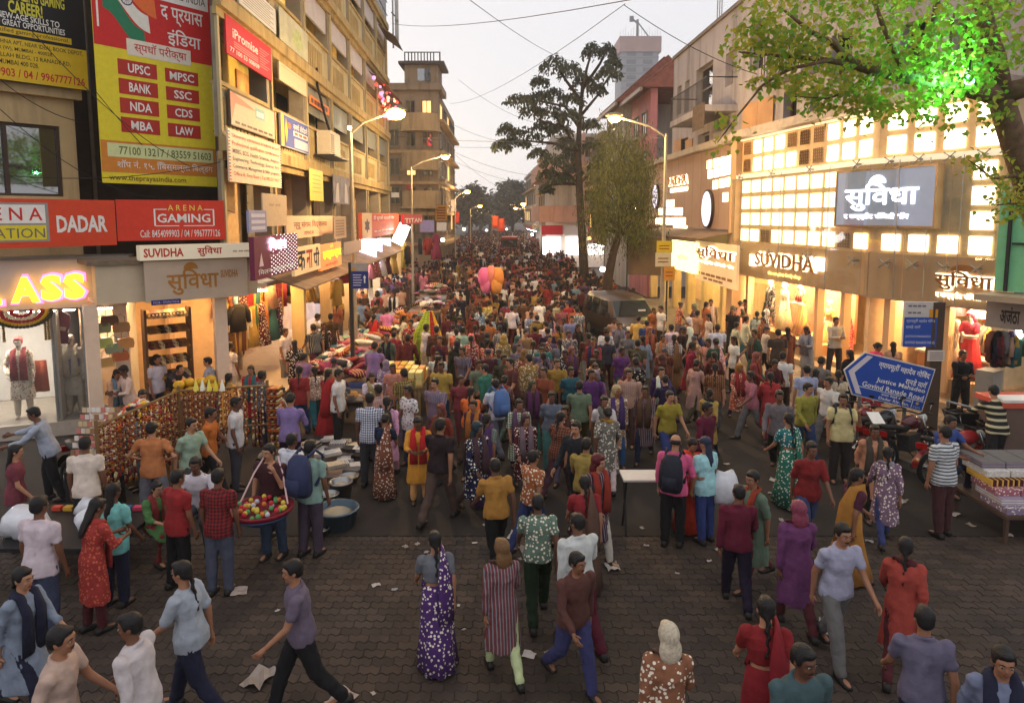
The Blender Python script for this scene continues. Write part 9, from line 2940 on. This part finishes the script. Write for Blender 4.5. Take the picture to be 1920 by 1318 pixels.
put(855, 612, 1.6, 'woman_walk', 170, (206, 110, 90), 'peach', 'woman in salmon tunic right of the flower garland stand', scarf=(206, 110, 90))
put(868, 612, 1.66, 'man_stand', 172, (150, 176, 150), 'grey', 'man in mint shirt right of the flower garland stand')
put(890, 606, 1.62, 'girl_walk', 170, (214, 120, 130), 'pink', 'girl in pink top beyond the man in mint')
put(858, 590, 1.7, 'man_cap', 80, 'navy', 'black', 'man in navy with a dark cap beyond the flower garland stand')
# --- large walkers at the bottom edge
put(95, 1160, 1.7, 'man_walk', 100, (176, 150, 136), 'brown', 'man in beige shirt walking right at the bottom left corner')
put(255, 1140, 1.66, 'man_step', -95, (186, 176, 176), 'grey', 'man in off white shirt walking left at the bottom left')
put(30, 1050, 1.62, 'woman_walk', 80, (120, 130, 146), 'navy', 'woman in grey blue tunic walking right along the lower left')
put(350, 1040, 1.66, 'girl_walk', -100, (150, 156, 166), 'navy', 'woman in pale grey top walking left in the lower left')
put(560, 1035, 1.66, 'man_walk', -70, (96, 84, 100), 'black', 'man in dusky violet shirt walking left below the backpacker')
put(1255, 1165, 1.62, 'woman_scarf', 175, (130, 84, 60), (70, 50, 44), 'woman in brown print tunic and cream headscarf walking away at the bottom centre', hair=(186, 172, 150), top_mat=M_PRINT)
put(1440, 1120, 1.62, 'saree_walk', 170, (120, 26, 30), (120, 24, 32), 'woman in deep maroon saree walking away at the bottom right')
put(1500, 1190, 1.7, 'man_step', 10, (60, 80, 84), 'black', 'man in dark teal shirt walking towards us at the bottom right')
put(1740, 1130, 1.66, 'man_walk', 165, (96, 90, 110), 'navy', 'man in slate shirt walking away at the lower right')
put(1880, 1190, 1.66, 'woman_walk', -20, (110, 116, 140), 'navy', 'woman in grey blue tunic at the bottom right corner')
put(1500, 935, 1.62, 'woman_scarf', 175, (96, 50, 90), 'maroon', 'woman in purple tunic and headscarf right of the standing trio', hair=(120, 50, 70))
put(1575, 965, 1.7, 'man_walk', 10, (150, 150, 170), 'grey', 'man in pale violet shirt walking towards us on the right')
put(1700, 1000, 1.6, 'woman_walk', 150, (150, 60, 50), 'maroon', 'woman in brick tunic walking away on the right foreground')

# --- tray of the hawker
hq = hk + Vector((0.02, -0.48, 0.92))
tr_ = thing('hawker_tray', 'round maroon and blue tray of sweets hung from the hawker neck', 'tray', hq)
MB(Matrix.Translation(hq)).lathe([(0.2, -0.16), (0.36, -0.06), (0.38, -0.05), (0.4, -0.02)], 22).build('blue_bowl', C(50, 80, 120), tr_, True)
MB(Matrix.Translation(hq)).lathe([(0.4, -0.02), (0.43, 0.03), (0.43, 0.05), (0.4, 0.05), (0.38, 0.0), (0.02, 0.0)], 22).build('rim', C(120, 24, 40), tr_, True)
for sx in (-1, 1):
 MB(Matrix.Translation(hq)).tube([(sx * 0.33, 0.1, 0.05), (sx * 0.2, 0.32, 0.4), (sx * 0.09, 0.46, 0.6)], 0.012, 5).build('strap', C(214, 180, 180), tr_)
for k in range(46):
 a_, r_ = rnd.uniform(0, 6.28), math.sqrt(rnd.random()) * 0.35
 MB(Matrix.Translation(hq)).ball((r_ * math.cos(a_), r_ * math.sin(a_), 0.03 + rnd.uniform(0, 0.05)), 0.035, 6, 5).build('sweet', C(*rnd.choice([(206, 120, 50), (196, 50, 60), (214, 190, 80), (190, 190, 200), (90, 150, 90)])), tr_)

# --- the rest of the crowd, one by one
LAND = [('the brown van', 4.35, 27.4), ('the garland stand', gx, gy), ('the long clothes stall', -4.7, 21.0), ('the snack table', -2.8, 17.5), ('the standing trio', 2.7, 10.2), ('the white folding table', 2.1, 11.0), ('the arrow sign', 7.6, 14.3), ('the balloon bundle', xat(921, 27), 27), ('the tall sign post', xat(657, 19), 19), ('the right lamp post', 5.5, 25), ('the glowing store', 8.3, 22.5), ('the folded shirts', -3.7, 13.6), ('the girl in mustard', -1.9, 12.3), ('the small tree', 4.3, 31), ('the tall tree', 4.4, 42), ('the second left lamp', -5.5, 38), ('the near left lamp', -5.1, 22), ('the paper litter', 0.2, 9.8), ('the garland stall', -5.3, 12.6), ('the hawker', hk.x, hk.y), ('the shoe shop', -6.8, 16.5), ('the magenta board', -6.4, 21.5), ('the bank sign', -6.8, 33), ('the tarpaulin shed', 6.4, 33)]
SEEN = set()
AVOID = [(-5.8, -3.7, 17.3, 25), (-5.1, -3.0, 25.3, 40.4), (2.5, 5.7, 21.2, 29.9), (-3.5, -2.05, 16.4, 18.6), (-4.2, -3.3, 15.2, 16.8), (-4.7, -2.8, 12.4, 14.8), (-7.5, -4.3, 8.4, 13.2), (1.6, 3.3, 10.4, 11.4), (7.1, 9.2, 9.6, 11.6), (1.5, 4.2, 8.9, 11.8), (-3.9, -2.3, 10.4, 12.6), (hk.x - 0.6, hk.x + 0.6, hk.y - 1.2, hk.y + 0.3)]
OPEN = [(620, 1000, 925, 1260), (420, 1190, 660, 1330), (1335, 890, 1470, 1050), (925, 960, 1070, 1060)]      # patches of road that stay bare
ADJ = {'man_walk': 'walking', 'man_step': 'walking', 'man_stand': 'standing', 'man_hold': 'standing', 'man_cap': 'in a cap', 'woman_walk': 'walking', 'woman_step': 'walking', 'woman_stand': 'standing', 'saree_walk': 'walking', 'saree_stand': 'standing', 'girl_walk': 'walking', 'girl_jeans': 'standing', 'woman_scarf': 'in a headscarf'}
WORD = {'man_cap': 'T-shirt', 'girl_walk': 'T-shirt', 'girl_jeans': 'T-shirt'}


def free(x, y, d):
 for a0, a1, b0, b1 in AVOID:
  if a0 < x < a1 and b0 < y < b1:
   return False
 return all((x - u) ** 2 + (y - v) ** 2 > d * d for u, v in PLACED)


def relate(x, y):
 best = min(LAND, key=lambda l: (x - l[1]) ** 2 + ((y - l[2]) * 0.8) ** 2)
 dx, dy = x - best[1], y - best[2]
 d = math.hypot(dx, dy)
 far = 'close' if d < 1.4 else 'just' if d < 2.6 else 'farther' if d < 4.5 else 'well'
 w = ('right of' if dx > 0 else 'left of') if abs(dx) > abs(dy) else ('beyond' if dy > 0 else 'in front of')
 return '%s %s %s' % (far, w, best[0])


def stranger(x, y, facing, palette, figs, z=0.0, d=0.55):
 if not free(x, y, d):
  return False
 for _ in range(30):
  fig = rnd.choice(figs)
  top, bot = rnd.choice(palette), rnd.choice(['black', 'navy', 'grey', 'brown', 'blue', 'maroon', 'cream', 'black', 'teal'])
  wom = fig.startswith(('woman', 'saree', 'girl'))
  if fig.startswith('saree'):
   bot = rnd.choice(palette)
   desc = 'woman in %s saree' % bot
  elif fig.startswith('woman'):
   desc = 'woman in %s tunic and %s leggings' % (top, bot)
  elif fig.startswith('girl'):
   desc = 'young woman in %s T-shirt and %s trousers' % (top, bot)
  else:
   desc = 'man in %s %s and %s trousers' % (top, WORD.get(fig, 'shirt'), bot)
  lab = '%s %s' % (desc, relate(x, y))
  if lab not in SEEN:
   break
 SEEN.add(lab)
 PLACED.append((x, y))
 jit = lambda c: tuple(min(255, max(0, q + rnd.randint(-14, 14))) for q in c)
 mt = rnd.choice([None, None, None, None, M_PRINT, M_VST, M_RCHECK]) if wom or rnd.random() < 0.5 else None
 hair = jit(NAMED[top]) if fig == 'woman_scarf' else (40, 44, 60) if fig == 'man_cap' else (20, 16, 15)
 person(fig, (x, y, z), facing, lab, jit(NAMED[top]), jit(NAMED[bot]), rnd.uniform(0.9, 1.04) * (0.96 if wom else 1.0), hair=hair, scarf=jit(NAMED[rnd.choice(palette)]), top_mat=mt, bottom_mat=M_PRINT if fig.startswith('saree') and rnd.random() < 0.3 else None, group='people in the crowd', shoes=y < 20)
 return True


WARM = ['red', 'orange', 'maroon', 'white', 'white', 'cream', 'pink', 'mustard', 'peach', 'rust', 'brown', 'grey', 'navy', 'white', 'black', 'black', 'maroon', 'red', 'brown', 'sky blue']
BLUR = ['maroon', 'purple', 'grey', 'mustard', 'lilac', 'brown', 'teal', 'rust', 'navy', 'peach', 'orange', 'white', 'red', 'black', 'grey', 'maroon', 'brown']
FA = ['man_walk', 'man_step', 'man_stand', 'man_hold', 'woman_walk', 'woman_step', 'woman_stand', 'saree_walk', 'girl_walk', 'woman_scarf', 'saree_stand', 'man_cap', 'girl_jeans', 'man_walk', 'man_step', 'man_stand']
FW_ = ['man_walk', 'man_step', 'woman_walk', 'woman_step', 'saree_walk', 'girl_walk', 'woman_scarf', 'man_walk']
N_HERO = len(PLACED)
budget = 300 - N_HERO
# the stream that curves through the middle of the road
path = [(0.5, 20.0), (1.2, 17.5), (1.9, 15.0), (1.6, 12.8), (0.9, 11.0), (0.3, 9.4), (0.6, 7.4)]
done = 0
for k in range(2500):
 if done >= 84:
  break
 t = rnd.random() ** 1.2 * 5.999
 i = int(t)
 a_, b_ = path[i], path[i + 1]
 x = a_[0] + (b_[0] - a_[0]) * (t - i) + rnd.gauss(0, 1.15)
 y = a_[1] + (b_[1] - a_[1]) * (t - i) + rnd.gauss(0, 0.5)
 scr = (CX + x / y * F, 405 + 4.9 / y * F)
 if any(o_[0] < scr[0] < o_[2] and o_[1] < scr[1] < o_[3] for o_ in OPEN):
  continue
 if 1150 < scr[0] < 1400 and scr[1] > 900:
  continue
 done += stranger(x, y, (0.0 if rnd.random() < 0.5 else math.pi) + rnd.gauss(0, 0.45), BLUR, FW_, 0.0, 0.58)
# left part of the road, behind the hawker
for k in range(300):
 if done >= 104:
  break
 x, y = rnd.uniform(-5.2, 0.2), rnd.uniform(11.5, 17.5)
 done += stranger(x, y, (0.0 if rnd.random() < 0.5 else math.pi) + rnd.gauss(0, 0.6), BLUR, FA, 0.0, 0.62)
# looser walkers on the right of the road
r0 = done
for k in range(300):
 if done >= r0 + 14:
  break
 x, y = rnd.uniform(2.6, 6.4), rnd.uniform(7.6, 15)
 if x > y * 0.62 or x > 6.3 or any(o_[0] < CX + x / y * F < o_[2] and o_[1] < 405 + 4.9 / y * F < o_[3] for o_ in OPEN):
  continue
 done += stranger(x, y, (0.0 if rnd.random() < 0.5 else math.pi) + rnd.gauss(0, 0.6), BLUR, FW_, 0.0, 0.95)
# footway before the store
n_ = 0
for k in range(300):
 if n_ >= 22:
  break
 x, y = rnd.uniform(5.2, 9.5), rnd.uniform(16.5, 26)
 kx = np.interp(y, [p[1] for p in KERB[::-1]], [p[0] for p in KERB[::-1]])
 if x > y * 0.37 or (x > kx - 0.2 and x < kx + 0.1):
  continue
 n_ += stranger(x, y, rnd.choice([0.0, math.pi, 1.6, -1.6]) + rnd.gauss(0, 0.4), ['orange', 'rust', 'peach', 'brown', 'cream', 'grey', 'red', 'maroon', 'green', 'white'], FA, 0.15 if x > kx else 0.0, 0.62)
done += n_
for k in range(120):
 if n_ >= 30:
  break
 x, y = rnd.uniform(4.3, 6.0), rnd.uniform(14.5, 20)
 n_ += stranger(x, y, rnd.choice([0.0, math.pi]) + rnd.gauss(0, 0.5), ['orange', 'rust', 'peach', 'brown', 'red', 'maroon', 'white'], FW_, 0.0, 0.75)
# dense crowd farther up, nearest first
cand = [(rnd.uniform(-6.0, 5.6), rnd.uniform(17.5, 40)) for _ in range(2600)]
cand.sort(key=lambda e: e[1])
limit_y = 40
for x, y in cand:
 if len(PLACED) >= 300:
  limit_y = y
  break
 if x < -5.9 + 0.0 * y or x > 5.6:
  continue
 stranger(x, y, (0.0 if rnd.random() < 0.45 else math.pi) + rnd.gauss(0, 0.5), WARM, FA, 0.0, 0.74)

# ---------------------------------------------------------------- far crowd: too many to tell apart, one mass
fv, ff, fc = [], [], []
nv = 0
keys_ = list(LOW)
occ = list(PLACED)
cells_ = {}
cnt = 0
for k in range(9000):
 y = limit_y - 1 + (165 - limit_y) * (rnd.random() ** 1.25)
 x = rnd.uniform(-6.6 - 0.03 * y * 0.6, 6.0 - 0.02 * y)
 if any(a0 < x < a1 and b0 < y < b1 for a0, a1, b0, b1 in AVOID):
  continue
 key = (int(x / 0.62), int(y / 0.68))
 if key in cells_ or (y < limit_y + 0.6 and not free(x, y, 0.6)):
  continue
 cells_[key] = 1
 cnt += 1
 if cnt > 1650:
  break
 fig = rnd.choice(keys_)
 rz = (0 if rnd.random() < 0.5 else math.pi) + rnd.gauss(0, 0.5)
 s = rnd.uniform(0.9, 1.05)
 ca, sa = math.cos(rz) * s, math.sin(rz) * s
 top, bot = NAMED[rnd.choice(WARM + ['black', 'maroon', 'purple'])], NAMED[rnd.choice(['black', 'navy', 'grey', 'brown', 'maroon'])]
 for v, f, role in LOW[fig]:
  w = np.empty_like(v)
  w[:, 0] = v[:, 0] * ca - v[:, 1] * sa + x
  w[:, 1] = v[:, 0] * sa + v[:, 1] * ca + y
  w[:, 2] = v[:, 2] * s
  fv.append(w)
  ff += [tuple(i + nv for i in q) for q in f]
  c = {'skin': rnd.choice(SKINS), 'top': top, 'bottom': bot if not fig.startswith('saree') else top, 'hair': (22, 18, 17), 'scarf': bot}[role]
  fc.append(np.tile(np.array([*lin(c), 1.0]), (len(v), 1)))
  nv += len(v)
me = bpy.data.meshes.new('crowd')
me.from_pydata(np.concatenate(fv).tolist(), [], ff)
at_ = me.color_attributes.new('clothing', 'FLOAT_COLOR', 'POINT')
at_.data.foreach_set('color', np.concatenate(fc).ravel())
cm = mat('crowd_clothing', (120, 100, 90), 0.85)
nt = cm.node_tree
an = nod(nt, 'ShaderNodeVertexColor', layer_name='clothing')
nt.links.new(an.outputs[0], nt.nodes['Principled BSDF'].inputs['Base Color'])
me.materials.append(cm)
o = link('crowd', me)
o['kind'] = 'stuff'
tag(o, 'dense far crowd filling the street up to the trees', 'crowd')
print('PEOPLE', len(PLACED), 'heroes', N_HERO, 'far', cnt, 'limit', limit_y)

# ---------------------------------------------------------------- evening haze
hz = MB().box(-330, 330, -30, 345, -1.5, 101).build('haze', None)
hz.data.materials.clear()
hm = bpy.data.materials.new('haze_air')
hm.use_nodes = True
nt = hm.node_tree
nt.nodes.remove(nt.nodes['Principled BSDF'])
pv = nod(nt, 'ShaderNodeVolumePrincipled')
pv.inputs['Color'].default_value = (0.86, 0.86, 0.9, 1)
pv.inputs['Density'].default_value = 0.0011
pv.inputs['Anisotropy'].default_value = 0.35
nt.links.new(pv.outputs[0], nt.nodes['Material Output'].inputs['Volume'])
hz.data.materials.append(hm)
hz['kind'] = 'stuff'
tag(hz, 'thin evening haze over the whole street', 'haze')
